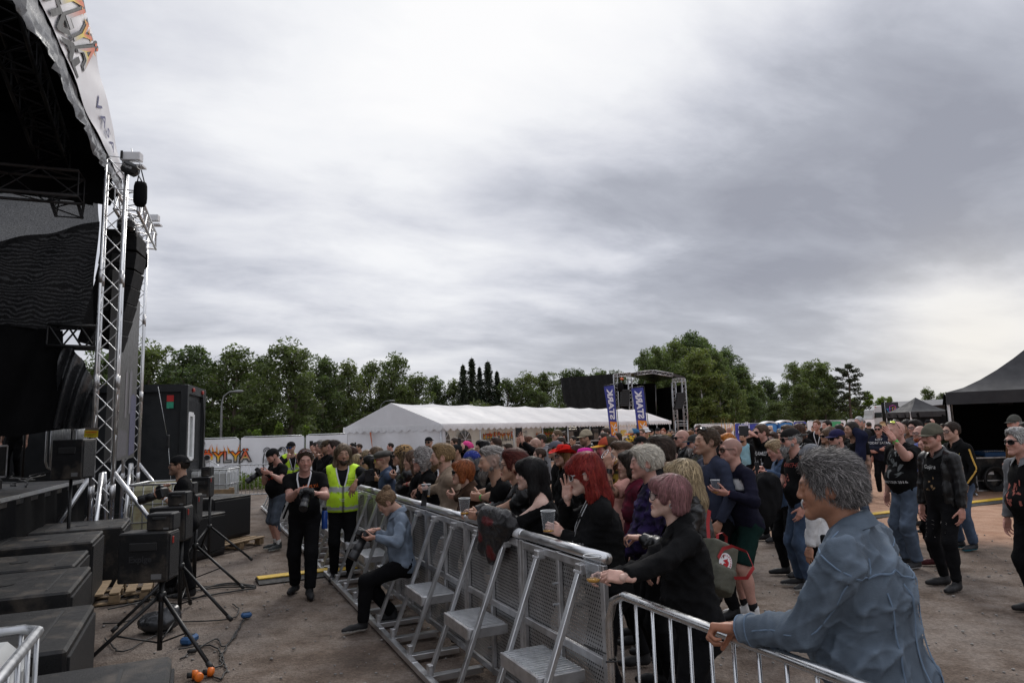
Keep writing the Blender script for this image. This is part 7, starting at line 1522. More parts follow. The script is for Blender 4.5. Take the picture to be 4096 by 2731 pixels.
def stage_barrier():
 t = thing('stage_barrier', 'x', 'barrier', (0,0,0), 0, 'aluminium front stage barriers'); L = BL
 m = MB(); m.tube([V(.0,0,1.185), V(L-.006,0,1.185)], .033, 14); m.build('top_rail', MATS['alu'], t, smooth=True)
 m = MB(); m.grid([[V(x,.0,z) for z in (.10,1.13)] for x in (.03,L-.03)]); m.build('perforated_plate', MATS['perforated_alu'], t); f = MB()
 for x in (.022,L*.5,L-.028): f.box((x,.018,.60), (.045 if x != L*.5 else .035,.032,1.10), bev=.004)
 for z in (.085,.60,1.12): f.box((L/2,.020,z), (L-.10,.028,.05), bev=.004)
 f.build('frame', MATS['alu_worn'], t)
 for x in (.20*L,.70*L):
  l = MB(); l.bar(V(x,.055,1.10), V(x,.47,.07), .045, .032, bev=.004); l.build('leg', MATS['alu'], t); k = MB(); k.box((x,.045,1.10), (.07,.06,.06), bev=.006); k.tube([V(x-.045,.07,1.08), V(x+.045,.07,1.08)], .012, 8); k.box((x,.475,.085), (.06,.04,.10), bev=.004); k.tube([V(x-.035,.475,.10), V(x+.035,.475,.10)], .010, 8); k.build('hinge', MATS['alu_worn'], t)
 b = MB()
 for x in (.20*L,.70*L): b.box((x,.25,.035), (.075,.43,.045), bev=.003)
 b.box((L/2,.495,.035), (L-.008,.055,.05), bev=.004); b.build('base_frame', MATS['alu'], t)
 s = MB(); s.box((L*.47,.19,.50), (.50,.30,.02), bev=.003)
 for i in range(14): s.box((L*.47-.24+.037*i,.19,.513), (.012,.285,.008))
 s.build('step', mat('step_alu',(.66,.67,.68),.42,.85,.12,20), t); s = MB(); s.box((L*.47,.345,.47), (.52,.022,.085), bev=.003); s.box((L*.47-.26,.19,.47), (.022,.32,.07), bev=.003); s.box((L*.47+.26,.19,.47), (.022,.32,.07), bev=.003); s.build('step_frame', MATS['alu_worn'], t); s = MB()
 for z in (.95,.82,.36,.26): s.tube([V(L*.5,.03,z), V(L*.5,.075,z)], .008, 6)
 s.build('bolts', MATS['galv'], t); return t
sb0 = stage_barrier(); brz = math.atan2(BD[1], BD[0])
names = ['front barrier module nearest the camera, beside the steel tube barrier','second front barrier module from the near end','third front barrier module, below the black-haired spectator','fourth front barrier module, below the cup holder in leather','fifth front barrier module, below the brown jacket','sixth front barrier module behind the seated photographer','seventh front barrier module at the left of the seated photographer','eighth front barrier module beside the standing guard']
for k in range(15):
 lab = names[k] if k < 8 else 'aluminium front barrier module far behind the guard'; loc = BP0+BD*BL*k+V(0,0,.002)
 if k == 0: sb0.location = tuple(loc); sb0.rotation_euler = (0,0,brz); sb0['label'] = lab
 else: dup(sb0, loc, brz, lab)
c = BP0+BD*1.22+V(0,0,1.185); t = thing('tape_wrap', 'white tape wrapped round the barrier rail joint', 'tape', c); m = MB(); m.tube([c-BD*.07, c+BD*.07], .037, 14, cap=False); m.build('tape', MATS['white_paint'], t, smooth=True, world=True)
# steel tube barrier at the right
q0, q1 = gnd(2438,2360,1.1), gnd(3309,2691,1.1); dq = nrm((q1-q0)*V(1,1,0)); q0 = q0-dq*.02; TUBE = bike_barrier(q0, q0+dq*2.45, 'shiny steel tube barrier under the man in the denim jacket', h=1.10, nb=17, m='chrome_rail', r=.022, rb=.0085, group=None)
t = thing('cable_tie', 'black cable tie joining the two barriers', 'tie', q0); m = MB(); m.tube([q0*V(1,1,0)+V(-.03,-.03,.75), q0*V(1,1,0)+V(.03,-.03,.75), q0*V(1,1,0)+V(.03,.03,.75), q0*V(1,1,0)+V(-.12,.16,.78)], .005, 5); m.build('tie', MATS['rubber'], t, world=True)
# ---------------------------------------------------------------- the crowd
BK = (.007,.007,.0075); JN = (.065,.095,.145); GY = (.09,.09,.095)
PX = lambda x, y, z=1.24, **k: dict(w=gnd(x,y,z), **k)
AT = lambda x, y, d, **k: dict(w=at(x,y,d), **k)
UPV, DNV, LFV, CAMV = V(0,0,1), V(0,0,-1), V(-1,0,0), V(0,-1,0)
rest = dict(hand='rest', pn=DNV)
G0, G1, G2, G3 = 'spectators along the front barrier', 'spectators standing in the crowd', 'people in the photo pit', 'people far back in the field'
HB, HD, HL, HG, HR, HK = (.055,.035,.022), (.028,.02,.015), (.23,.15,.075), (.24,.235,.23), (.17,.045,.015), (.008,.007,.007)
def cup(p, label, tilt=0.0, az=0.0, beer=.35, s=1.0):
 t = thing('plastic_cup', label, 'cup', p, 0, 'clear plastic beer cups'); R = rotz(az) @ roty(tilt); m = MB(); m.lathe([(.0,-.058*s),(.029*s,-.058*s),(.041*s,.058*s),(.039*s,.058*s),(.028*s,-.054*s)], p, 20, R); m.build('cup', MATS['cup_plastic'], t, smooth=True, world=True); m = MB(); m.tube([p+R @ V(math.cos(a)*.041*s,math.sin(a)*.041*s,.058*s) for a in np.linspace(0,2*pi,21)[:-1]], .0022*s, 5, closed=True); m.build('rim', mat('cup_rim',(.75,.77,.78),.25,0,.03), t, smooth=True, world=True)
 if beer: m = MB(); z = -.055+.11*beer*.35; m.lathe([(.0,-.053*s),(.0275*s,-.053*s),(.031*s,z*s),(.0,z*s)], p, 16, R); m.build('beer', mat('beer',(.50,.24,.02),.1,0,.1), t, smooth=True, world=True)
def phone(p, rdir, udir, label, w=.075, h=.155, case=(.012,.012,.013)):
 t = thing('phone', label, 'phone', p, 0, 'mobile phones held up or looked at'); r = nrm(rdir); u = np.asarray(udir, float); u = nrm(u-r*np.dot(u,r)); R = np.stack([r, np.cross(u, r), u], 1); m = MB(); m.box(p, (w,.010,h), R, .004); m.build('body', mat('phone_case',(.012,.012,.013),.3), t, world=True); m = MB(); m.box(p+R @ V(0,.0052,0), (w*.92,.001,h*.94), R); m.box(p+R @ V(w*.25,-.0065,h*.36), (w*.32,.004,h*.18), R); m.build('screen', mat('phone_screen',(.03,.032,.035),.12,0,.2), t, world=True)
def camera_(p, fwd, label, s=1.0):
 t = thing('camera', label, 'camera', p, 0, 'black photo cameras'); f = nrm(fwd); x = nrm(np.cross(f,(0,0,1))); R = np.stack([x,f,np.cross(x,f)],1); q = lambda *a: p+R @ (V(*a)*s); b = MB(); b.box(q(0,0,0), V(.145,.07,.10)*s, R, .014*s); b.box(q(0,.01,.06), V(.06,.06,.04)*s, R, .012*s); b.box(q(.055,.03,-.005), V(.035,.05,.09)*s, R, .012*s); b.build('camera_body', MATS['black_metal'], t, world=True); l = MB(); l.lathe([(.0,.03*s),(.036*s,.03*s),(.036*s,.09*s),(.040*s,.095*s),(.040*s,.14*s),(.036*s,.145*s),(.040*s,.15*s),(.042*s,.20*s),(.044*s,.215*s),(.036*s,.215*s),(.0,.195*s)], q(0,0,0), 20, R @ rotx(-pi/2)); l.build('lens', mat('lens_barrel',(.014,.014,.015),.38,0,.1), t, smooth=True, world=True)
def lanyard(i, c=(.62,.62,.64), tag_=True):
 n0, R1, Rb, s = i['n0'], i['R1'], i['Rb'], i['s']; m = MB()
 for k in (-1,1): m.grid([[n0+R1 @ (V(k*x,y,z)+V(dx,0,0)) for dx in (-.009,.009)] for x, y, z in ((.062,-.03,.03),(.082,.045,.0),(.078,.115,-.06),(.055,.150,-.16),(.018,.165,-.30))])
 v = i['B']+(np.array(m.v)*s) @ Rb.T; cc = np.tile(np.array(c),(len(v),1)); mk('lanyard', v, m.f, MATS['gloss'], i['root'], col=cc, world=True)
 if tag_: b = MB(); b.box(n0+R1 @ V(0,.172,-.37), (.075,.004,.12)); mk('pass_card', i['B']+(np.array(b.v)*s) @ Rb.T, b.f, MATS['gloss'], i['root'], col=np.tile(V(.02,.02,.022),(len(b.v),1)), smooth=False, world=True)
def words(i, gar, lines, col, size=.05, org=(0,.13,1.24), bold=.0, xs=1.0, out=(0,1,0), right=(-1,0,0), up=(0,0,1)):
 o = V(*org); n0 = i['n0']
 for k, tx in enumerate(lines): v, f = text_geo(tx, 1.0, bold, xs); decal(i, gar, v, f, o-V(*up)*(k*size*1.05), size, col, right, out, up=up, name='print')
def blot(i, gar, col, w, h, org, seed=0, n=9, out=(0,1,0), right=(-1,0,0)):
 """faded irregular picture print: scattered small shapes"""
 r = np.random.RandomState(seed); V2 = []; F2 = []
 for _ in range(n):
  c = r.uniform(-.5,.5,2)*V(w,h); k = r.randint(5,8); a = np.sort(r.rand(k)*6.28); rad = r.uniform(.2,1,k)*min(w,h)*.16; b = len(V2); V2 += [tuple(c+V(math.cos(q)*z*r.uniform(.6,1.2),math.sin(q)*z*1.3)) for q, z in zip(a, rad)]; F2.append(tuple(range(b,b+k)))
 decal(i, gar, np.array(V2), F2, org, 1.0, col, right, out, name='print')
P = person
# ---- people in the photo pit
i = P('person in black T-shirt and black trousers walking with a camera, white lanyard, sunglasses on head', 1221, 1800, 8.75, 8, hy=12, hp=-10, group=G2, hair='short', hcol=HB, shadesup=dict(lens='lens_brown',frame=(.25,.12,.11)), skin='pink', fat=.75, stubble=.25, L=AT(1262,1972,8.45,hand='grip',hd=V(-.7,-.3,.1),pn=V(-.3,.5,-.8)), R=AT(1192,1962,8.45,hand='grip',hd=V(.6,-.5,.1),pn=V(.8,.3,-.2)), feet=[(-.10,.24,0),(.13,-.12,0)], lean=3, wide=.022)
lanyard(i, tag_=False); camera_(at(1228,1972,8.28), V(.05,-.75,-.65), 'black camera with long lens held by the walking photographer', 1.15); bands(i, [(-1,(.01,.01,.01),'watch',.12,.014)])
words(i,'shirt',['LÖYLYÄ'],(.5,.12,.03),.05,(-.09,.13,1.30),.01); t = thing('bottle','blue transparent water bottle hanging at the photographer\'s hip','bottle',at(1298,2070,8.9)); m = MB(); m.lathe([(0,-.13),(.036,-.13),(.038,-.12),(.038,.08),(.03,.10),(.0,.10)], at(1298,2072,8.9), 14); m.build('bottle', mat('bottle_blue',(.02,.07,.30),.15,0,.1), t, smooth=True, world=True); m = MB(); m.lathe([(.032,.10),(.032,.14),(.0,.145)], at(1298,2072,8.9), 14); m.build('cap', MATS['black_metal'], t, smooth=True, world=True)
i = P('person in yellow high-visibility vest with long brown hair and beard leaning on the barrier', 1372, 1776, 9.5, 0, hy=8, hp=-8, group=G2, top='hiviz', hair='long', hcol=(.11,.075,.045), tip=(.20,.15,.10), beard='full', bdc=(.05,.033,.022), skin='tan', fat=.35, L=AT(1420,1935,9.2,hand='relax',hd=V(-.35,-.2,-.9),pn=V(.2,.9,0),eb=(-.8,-.2,.3)), R='back', lean=2)
lanyard(i); v2 = [(-.07,-.045),(.07,-.045),(.07,.045),(-.07,.045)]; decal(i,'safety_vest',np.array(v2),[(0,1,2,3)],(-.105,.16,1.335),1,(.62,.62,.63),(-1,0,0)); words(i,'safety_vest',['VASA SECURITY'],(.03,.03,.05),.016,(-.105,.17,1.31),.0); words(i,'safety_vest',['JÄRJESTYKSENVALVOJA','ORDNINGSVAKT','SECURITY'],(.05,.09,.02),.021,(-.105,.17,1.27),.004,.72); words(i,'safety_vest',['Security','2026'],(.7,.7,.7),.024,(0,.19,1.05),.002)
for k in (-1,1): decal(i,'safety_vest',np.array([(-.06,-.012),(.06,-.012),(.06,.012),(-.06,.012)]),[(0,1,2,3)],(k*.10,.16,1.405),1,(.015,.015,.015),(-1,0,0)); decal(i,'safety_vest',np.array([(-.055,-.10),(.055,-.10),(.055,.10),(-.055,.10)]),[(0,1,2,3)],(k*.095,.17,1.05),1,(.50,.80,.03),(-1,0,0),off=.010)
i = P('person in yellow high-visibility vest and black cap with blue mirrored glasses far along the fence', 1163, 1767, 15.8, -20, hy=-45, group=G2, top='hiviz', hair='short', hat='cap', shades=dict(lens='lens_blue'), stubble=.4, L=AT(1190,1832,15.5,hand='fist',hd=V(-.3,0,1),pn=V(0,1,0)), R=AT(1152,1832,15.5,hand='fist',hd=V(.3,0,1),pn=V(0,1,0)))
lanyard(i, tag_=False)
i = P('person in black T-shirt, denim shorts and backward black cap looking at a camera', 1090, 1795, 12.2, 62, hp=-22, group=G2, hair='short', hcol=HD, hat='cap', hatback=True, beard='full', skin='pink', fat=.75, bottom='half', bcol=(.07,.085,.11), jeans=True, sock=(.72,.72,.70), L=AT(1075,1890,11.9,hand='grip',hd=V(-.7,-.3,.1),pn=V(-.2,.9,.3)), R=AT(1050,1888,12.2,hand='grip'), shoe=(.04,.045,.045), sole=(.66,.72,.70))
camera_(at(1040,1888,12.0), V(-.8,-.3,-.6), 'black camera held by the photographer in denim shorts', 1.25); blot(i,'shirt',(.45,.05,.03),.22,.20,(.02,.14,1.28),3,8)
i = P('person with backward black cap and glasses aiming a big lens at the stage', 716, 1822, 8.9, 96, group=G2, hair='short', hcol=HD, hat='cap', hatback=True, specs=True, stubble=.35, skin='tan', hp=4, lean=10, L=AT(655,1992,8.75,hand='grip',hd=V(-.9,0,.2),pn=V(0,.3,.9)), R=AT(660,1945,9.0,hand='grip',hd=V(-.8,-.3,-.3),pn=V(-.3,-.6,-.6)), feet=[(-.15,-.1,0),(.12,.18,0)], wide=.02)
camera_(at(650,1972,8.8), V(-.95,-.05,-.28), 'black camera with big lens aimed at the stage', 1.35); lanyard(i, tag_=False); bands(i, [(-1,(.6,.6,.6),'watch',.15,.012)])
for k in range(7): decal(i,'shirt',np.array([(-.06,-.007),(.06,-.007),(.06,.007),(-.06,.007)]),[(0,1,2,3)],(.03,-.14,1.36-.028*k),1,(.28,.035,.03),(1,0,0),(0,-1,0))
i = P('person in light denim jacket with hair bun sitting on the barrier step with a camera', 1545, 1962, 7.3, 84, 'f', hp=-38, group=G2, top='denim', tcol=(.17,.21,.265), hair='bun', hcol=(.17,.105,.06), tip=(.26,.17,.10), skin='fair', pz=.60, feet=[(-.12,.44,0),(.12,.10,0)], L=AT(1496,2148,6.95,hand='grip',hd=V(-.6,-.2,-.1),pn=V(-.2,.5,.7)), R=AT(1500,2118,7.2,hand='grip',hd=V(-.7,-.2,-.1),pn=V(-.2,.2,-.9)), lean=7, sole=(.62,.61,.58), wide=.016, bottom='long')
camera_(at(1462,2140,7.0), V(-.45,-.35,-.82), 'black camera held by the seated photographer', 1.2); blot(i,'jacket',(.55,.42,.45),.16,.30,(.0,-.16,.95),5,12,(0,-1,0),(1,0,0))
P('person in dark clothes half hidden on the dark stage behind equipment', 62, 1622, 14.2, 20, H=1.52, group=G2, hair='short', hcol=HB)
# ---- front row
i = P('person with tousled grey hair in blue denim jacket leaning over the steel barrier', 3298, 1812, 2.75, 104, hy=14, hp=-4, group=G0, top='denim', tcol=(.098,.125,.158), hair='tousled', hcol=(.085,.079,.076), tip=(.20,.187,.18), skin='tan', tint=(.80,.66,.58), fat=.8, bw=1.24, lean=11, L=dict(w=gnd(2950,2512,1.155), hand='tight', hd=V(-.80,.55,-.05), pn=V(-.1,-.25,-1), eb=(0,.5,-1)), R=dict(w='pocket'), bcol=JN, jeans=True, flush=.5, hvar=.55, wild=.36, lift=.014, sl=.060, curl=.0012, dens=2.6, ht=.006, inner=None, hs=.92)
def denim_details(i):
 n0, R1, R0, Pl, S, arms = i['n0'], i['R1'], i['R0'], i['Pl'], i['S'], i['arms']; q = lambda x, y, z: n0+R1 @ V(x,y,z); c = (.115,.16,.22); g = 'jacket'; w = .0040
 seam(i, g, [q(-.20,-.06,-.135), q(-.12,-.2,-.155), q(0,-.22,-.165), q(.12,-.2,-.155), q(.2,-.06,-.135)], w, c)
 for k in (-1,1):
  seam(i, g, [q(k*.095,-.2,-.16), q(k*.085,-.22,-.32), q(k*.055,-.22,-.5), q(k*.05,-.2,-.60)], w, c); seam(i, g, [q(k*.07,-.02,.0), q(k*.13,-.005,-.03), q(k*.19,.0,-.05)], w, c)
  E, Wr, _ = arms[k]; s0 = S[k]; u = nrm(E-s0); x = nrm(np.cross(u, (0,0,1))); y = np.cross(u, x); cc = s0+u*.0+V(-k*.012,0,0); seam(i, g, [cc+(x*math.cos(t_)+y*math.sin(t_))*.085 for t_ in np.linspace(0,2*pi,26)], w, c)
  bk = nrm(V(k*.5,-.6,.15)); seam(i, g, [s0+bk*.07+u*.06, s0+(E-s0)*.5+bk*.06, E+bk*.05, E+(Wr-E)*.5+bk*.05, E+(Wr-E)*.80+bk*.045], .0032, c); f = nrm(Wr-E); x = nrm(np.cross(f, (0,0,1))); y = np.cross(f, x)
  for tt_ in (.76,.93): seam(i, g, [E+(Wr-E)*tt_+(x*math.cos(t_)+y*math.sin(t_))*.06 for t_ in np.linspace(0,2*pi,20)], .003, c)
  seam(i, g, [q(k*.17,-.12,-.20), q(k*.17,-.10,-.36), q(k*.16,-.06,-.58)], .0032, c)
denim_details(i)
i = P('person with dusty pink bob and glasses in black denim jacket holding a cup', 2668, 1898, 3.92, 82, 'f', hp=4, group=G0, top='jacket', tcol=(.008,.008,.0085), hair='bobear', hcol=(.19,.095,.09), tip=(.27,.125,.13), specs=True, skin='pale', fat=.5, lean=12, L=PX(2448,2335,1.20,hand='grip',hd=V(-.9,.2,.1),pn=V(-.1,.5,-.4)), R=AT(2440,2310,3.95,hand='grip',hd=V(-.8,.0,.1),pn=V(-.2,-.5,-.3)), sl=.12, dens=1.6, wild=.05, hvar=.22); PKB = i
bands(i, [(-1,(.55,.05,.03),'wristband',.22,.016)]); cup(at(2372,2275,3.78), 'clear plastic cup held by the pink-haired spectator over the barrier corner', s=1.2)
i = P('person with long red hair, white-framed sunglasses and shaved temple holding a cup', 2335, 1822, 4.62, 86, 'f', hp=-8, group=G0, top='long', tcol=BK, hair='bigred', hcol=(.16,.012,.012), tip=(.24,.03,.02), shades=dict(frame=(.55,.55,.55),lens='lens_brown'), skin='pale', fat=.7, lean=8, L=PX(2248,2128,1.26,hand='grip',hd=V(-.85,.1,.35),pn=V(-.1,.6,-.1)), R=AT(2268,1995,4.75,hand='splay',hd=V(.05,0,1),pn=V(-.4,-.9,0)), lips=(.25,.03,.03), dens=1.6, hvar=.3, topcolf=None); REDH = i
bands(i, [(-1,(.08,.55,.10),'wristband',.26,.016)]); cup(at(2193,2085,4.45), 'clear plastic cup held by the red-haired spectator', beer=.2, s=1.15); bb = MB()
i = P('person with straight black hair and fringe in off-shoulder black top leaning on the barrier', 2118, 1830, 5.4, 92, 'f', group=G0, top='offshoulder', tcol=BK, hair='longfringe', hcol=HK, skin='pale', fat=.4, lean=14, L=dict(w=gnd(2168,2088,1.235), hand='rest', pn=DNV, hd=V(.7,.7,0), eb=(-.5,1,-.1)), R=dict(w=gnd(2085,2052,1.24), hand='rest', pn=DNV, eb=(.3,1,0)), dens=1.4, wild=.08, hvar=.5)
bands(i, [(1,(.08,.55,.10),'wristband',.25,.016)])
i = P('person with short dark red hair and glasses in black leather jacket holding a cup', 2048, 1800, 5.75, 84, 'f', group=G0, top='leather', tcol=(.008,.008,.0085), inner=BK, hair='tousled', hcol=(.060,.012,.010), tip=(.13,.03,.02), specs=True, skin='tan', fat=.55, lean=12, L=PX(1908,2068,1.22,hand='grip',hd=V(-.9,.1,.15),pn=V(-.1,.6,.1)), R=PX(1898,2040,1.25,hand='grip'), hs=.98)
cup(at(1858,2025,5.75), 'clear plastic cup held by the spectator with dark red hair', s=1.15); blot(i,'inner_shirt',(.5,.5,.5),.08,.16,(.02,.13,1.20),2,7)
i = P('person with grey undercut and grey beard in black T-shirt, hands clasped on the barrier', 1966, 1790, 6.25, 84, group=G0, hair='undercut', hcol=(.17,.15,.135), tip=(.36,.34,.32), buzz=.55, beard='long', skin='tan', fat=.35, lean=16, L=PX(1838,2014,1.22,hand='fist',hd=V(-.9,.1,.1),pn=V(0,.7,.2)), R=PX(1826,2000,1.25,hand='fist'), stubble=.3)
words(i,'shirt',['NITO'],(.50,.05,.03),.10,(.02,.13,1.22),.02); bands(i, [(-1,(.08,.5,.10),'wristband',.12,.012)])
i = P('person with copper red bob and sunglasses in brown corduroy jacket holding a phone', 1848, 1838, 6.8, 84, 'f', group=G0, top='jacket', tcol=(.050,.028,.018), hair='bob', hcol=(.19,.052,.018), tip=(.28,.09,.03), shades=True, skin='fair', fat=.3, lean=12, L=PX(1752,1990,1.22,hand='grip',hd=V(-.9,.0,.2),pn=V(-.2,.6,.4)), R=PX(1742,1975,1.25,hand='grip'), lips=(.35,.05,.05)); phone(at(1698,1990,6.7), V(.5,.7,0), V(.2,0,1), 'phone held low over the barrier by the spectator in brown corduroy'); cup(at(1705,1962,6.9), 'clear plastic cup held above the phone by the spectator in brown corduroy', s=1.1)
i = P('person with thinning blond hair and beard in beige jacket, hands clasped on the barrier', 1765, 1779, 7.5, 88, group=G0, top='jacket', tcol=(.27,.205,.15), hair='swept', hcol=(.21,.135,.065), tip=(.30,.20,.10), beard='full', bdc=(.15,.095,.05), skin='fair', fat=.3, lean=14, L=PX(1668,1982,1.22,hand='grip',hd=V(-.95,.1,.05),pn=V(0,.6,.2)), R=PX(1655,1968,1.25,hand='grip'))
P('person with curly grey shoulder-length hair and wire glasses in black jacket', 1688, 1797, 8.0, 88, 'f', group=G0, top='jacket', tcol=BK, hair='curly', hcol=(.26,.24,.23), tip=(.42,.40,.38), specs=dict(frame=(.5,.5,.5)), skin='pink', fat=.4, lean=10, L=PX(1672,1950,1.22,**rest), R='front')
i = P('person with long brown hair and bare forearm with red wristband on the barrier', 1650, 1800, 8.45, 90, 'f', group=G0, top='tee', tcol=BK, hair='shoulder', hcol=(.10,.06,.04), tip=(.15,.10,.07), skin='fair', fat=.4, lean=12, L=PX(1592,1946,1.24,**rest), R=PX(1585,1938,1.25,**rest)); bands(i, [(-1,(.5,.03,.04),'wristband',.18,.016)])
P('person with leopard headscarf, dreadlocks and sunglasses in black leather jacket', 1602, 1784, 9.0, 86, 'f', group=G0, top='leather', tcol=BK, hair='long', hcol=(.06,.04,.025), tip=(.20,.14,.07), hat='scarf', hatcol=(.30,.19,.09), hatcolf=lambda v, c: np.where((swave(v,3,150,5) > .12)[:,None], V(.02,.015,.012), c), shades=True, skin='tan', fat=.2, lean=10, L=PX(1512,1918,1.26,hand='grip',hd=V(-.9,0,.2),pn=V(-.2,.6,.4)), R=PX(1508,1910,1.27,hand='grip')); phone(at(1478,1900,8.9), V(.9,.4,.1), V(.3,.1,.6), 'black phone wallet held open by the spectator with the leopard headscarf', .12, .15)
P('person with grey newsboy cap, goatee and sleeveless denim vest at the barrier', 1527, 1806, 9.8, 84, group=G0, top='denimvest', tcol=(.045,.065,.11), hair='none', buzz=.4, hat='newsboy', hatcol=(.085,.082,.075), shades=dict(lens='lens_gold',frame=(.35,.05,.05)), beard='goatee', bdc=(.03,.02,.015), skin='tan', fat=.5, lean=10, L=PX(1476,1922,1.24,hand='grip',hd=V(-.9,0,.2),pn=V(-.2,.6,.4)), R=PX(1465,1912,1.25,hand='grip')); phone(at(1432,1905,9.6), V(.8,.5,0), V(.4,0,.7), 'phone held over the barrier by the spectator in the newsboy cap')
P('person with long black hair and black sunglasses at the barrier beside the guard', 1474, 1820, 10.4, 82, 'f', group=G0, top='long', hair='long', hcol=HK, shades=True, skin='fair', L='front', R='front', lean=6)
P('person with long light brown hair and beard behind the newsboy cap', 1500, 1788, 11.1, 75, group=G0, hair='long', hcol=(.14,.09,.055), shades=True, beard='full', skin='fair', L='front')
P('person with streaked blond hair and sunglasses behind the black-haired spectator', 1464, 1800, 11.2, 78, 'f', group=G0, hair='shoulder', hcol=(.30,.22,.13), shades=True, skin='fair', L='front', R='front')
P('person with straight blond hair turned away behind the guard\'s shoulder', 1424, 1816, 11.6, 120, 'f', group=G0, hair='long', hcol=(.36,.27,.15), skin='fair', top='jacket')
P('person with brown ponytail turned away just behind the guard\'s head', 1404, 1786, 12.6, 120, 'f', group=G0, hair='pony', hcol=(.07,.035,.025), skin='fair', top='long', tcol=(.04,.02,.05))
P('person with black pulled-back hair before the white tent wall', 1409, 1771, 19.5, 60, 'f', group=G3, hair='bun', hcol=HK, skin='tan', top='long', tcol=(.02,.02,.03))
P('heavy person with dark swept hair in black jacket along the far barrier', 1334, 1762, 13.2, 82, group=G0, top='jacket', tcol=BK, hair='swept', hcol=(.05,.035,.028), skin='pink', fat=.7, L='front')
P('person in brown baseball cap and glasses raising a fist to the chin', 1306, 1760, 13.9, 84, group=G0, top='jacket', tcol=BK, hair='short', hcol=HB, hat='cap', hatcol=(.06,.045,.03), specs=True, skin='tan', L='chin', R='front')
P('person with curly grey hair in black jacket along the far barrier', 1284, 1763, 14.5, 86, group=G0, top='jacket', tcol=BK, hair='tousled', hcol=(.27,.25,.23), skin='pink', fat=.5, L='front')
i = P('person with dark hair and glasses lifting a phone along the far barrier', 1262, 1769, 15.2, 84, group=G0, hair='short', hcol=HD, specs=True, skin='fair', L=AT(1250,1802,14.8,hand='grip',hd=V(-.2,-.1,1),pn=V(-.3,.9,0)))
phone(at(1245,1777,14.8), V(.8,.5,0), UPV, 'phone lifted above the far barrier')
# ---- second rows, left to middle
P('person with backward black cap, sunglasses and dark beard before the tent wall', 1714, 1748, 17.2, 20, group=G3, hair='short', hcol=HD, hat='cap', hatback=True, shades=True, beard='full', bdc=(.02,.015,.012), skin='tan', top='tee', tcol=(.30,.29,.27))
P('person with short brown hair before the arched tent window', 1818, 1751, 16.2, 70, group=G3, hair='short', hcol=(.06,.035,.022), skin='tan')
P('person in dark cap between the beige jacket and the raised phone', 1822, 1778, 12.8, 70, group=G1, hair='short', hat='cap', hatcol=(.02,.02,.022), skin='tan', hcol=HD)
i = P('person with pink scarf over dark hair lifting a phone with both hands', 1862, 1766, 13.2, 78, 'f', group=G1, top='long', hair='bob', hcol=(.05,.03,.025), hat='scarf', hatcol=(.62,.06,.22), hattilt=.35, skin='fair', L=AT(1852,1796,12.9,hand='grip',hd=V(-.2,0,1),pn=V(-.3,.9,0)), R=AT(1838,1798,12.9,hand='grip',hd=V(.2,0,1),pn=V(.6,.6,0))); phone(at(1838,1768,12.8), V(.6,.8,0), UPV, 'phone lifted with both hands by the spectator in the pink scarf')
P('person with grey-blond hair seen only by the crown behind the blue bandana', 1886, 1794, 10.4, 100, 'f', group=G1, hair='shoulder', hcol=(.26,.20,.14), skin='fair')
P('person with blue paisley bandana over grey hair behind the copper bob', 1880, 1806, 8.3, 100, 'f', group=G1, hair='bob', hcol=(.17,.17,.17), hat='bandana', hatcol=(.028,.040,.19), hatcolf=lambda v, c: np.where((swave(v,6,170,4,True) > .42)[:,None], V(.5,.5,.55), c), skin='fair', top='jacket', tcol=BK)
P('person with short black hair and thick brows before the tent posts', 1926, 1762, 10.2, 66, 'f', group=G1, hair='tousled', hcol=HK, skin='tan', top='tee', fat=.5, lips=(.4,.08,.07))
P('person with brown hair and sunglasses pushed up before the tent lettering', 1980, 1748, 14.2, 62, 'f', group=G3, hair='long', hcol=(.07,.04,.028), shadesup=True, skin='tan', top='tee', tcol=(.03,.03,.03))
P('person with grey short hair peeking over the undercut man', 1962, 1770, 14.6, 70, group=G3, hair='short', hcol=HG, skin='fair')
i = P('bald person with black glasses lifting a tablet with both arms', 2138, 1752, 12.5, 82, group=G1, top='long', hair='none', buzz=.25, specs=True, stubble=.45, skin='fair', L=AT(2090,1768,12.2,hand='splay',hd=V(-.25,0,1),pn=V(-.4,.8,0)), R=AT(2068,1768,12.4,hand='grip',hd=V(.1,0,1),pn=V(.4,.8,0)), fat=.3); phone(at(2075,1729,12.2), V(.85,.45,0), V(.08,0,1), 'black tablet lifted above the crowd', .13, .165)
P('person with smooth auburn hair behind the lifted tablet', 2108, 1744, 14.0, 75, 'f', group=G3, hair='pony', hcol=(.14,.055,.03), skin='fair')
P('person with short hair in light grey hoodie turned to the tent', 2160, 1736, 14.2, 72, group=G3, top='hoodie', tcol=(.24,.24,.25), hair='short', hcol=(.05,.04,.03), skin='pink')
P('person with smooth brown hair and blond streak behind the black-haired spectator', 2155, 1791, 11.2, 80, 'f', group=G1, hair='pony', hcol=(.08,.05,.035), skin='fair', top='jacket')
P('tall thin person with glasses and cropped sandy hair', 2226, 1720, 16.4, 74, group=G3, hair='crop', hcol=(.18,.12,.07), buzz=.3, specs=True, skin='fair', top='tee', tcol=(.20,.19,.18))
P('person with tied dark hair behind the thin man with glasses', 2248, 1727, 18.5, 60, 'f', group=G3, hair='bun', hcol=HB, skin='pink')
P('person in grey baseball cap behind the red cowboy hat', 2218, 1765, 10.6, 88, group=G1, hair='short', hat='cap', hatcol=(.10,.10,.12), skin='fair', hcol=HB)
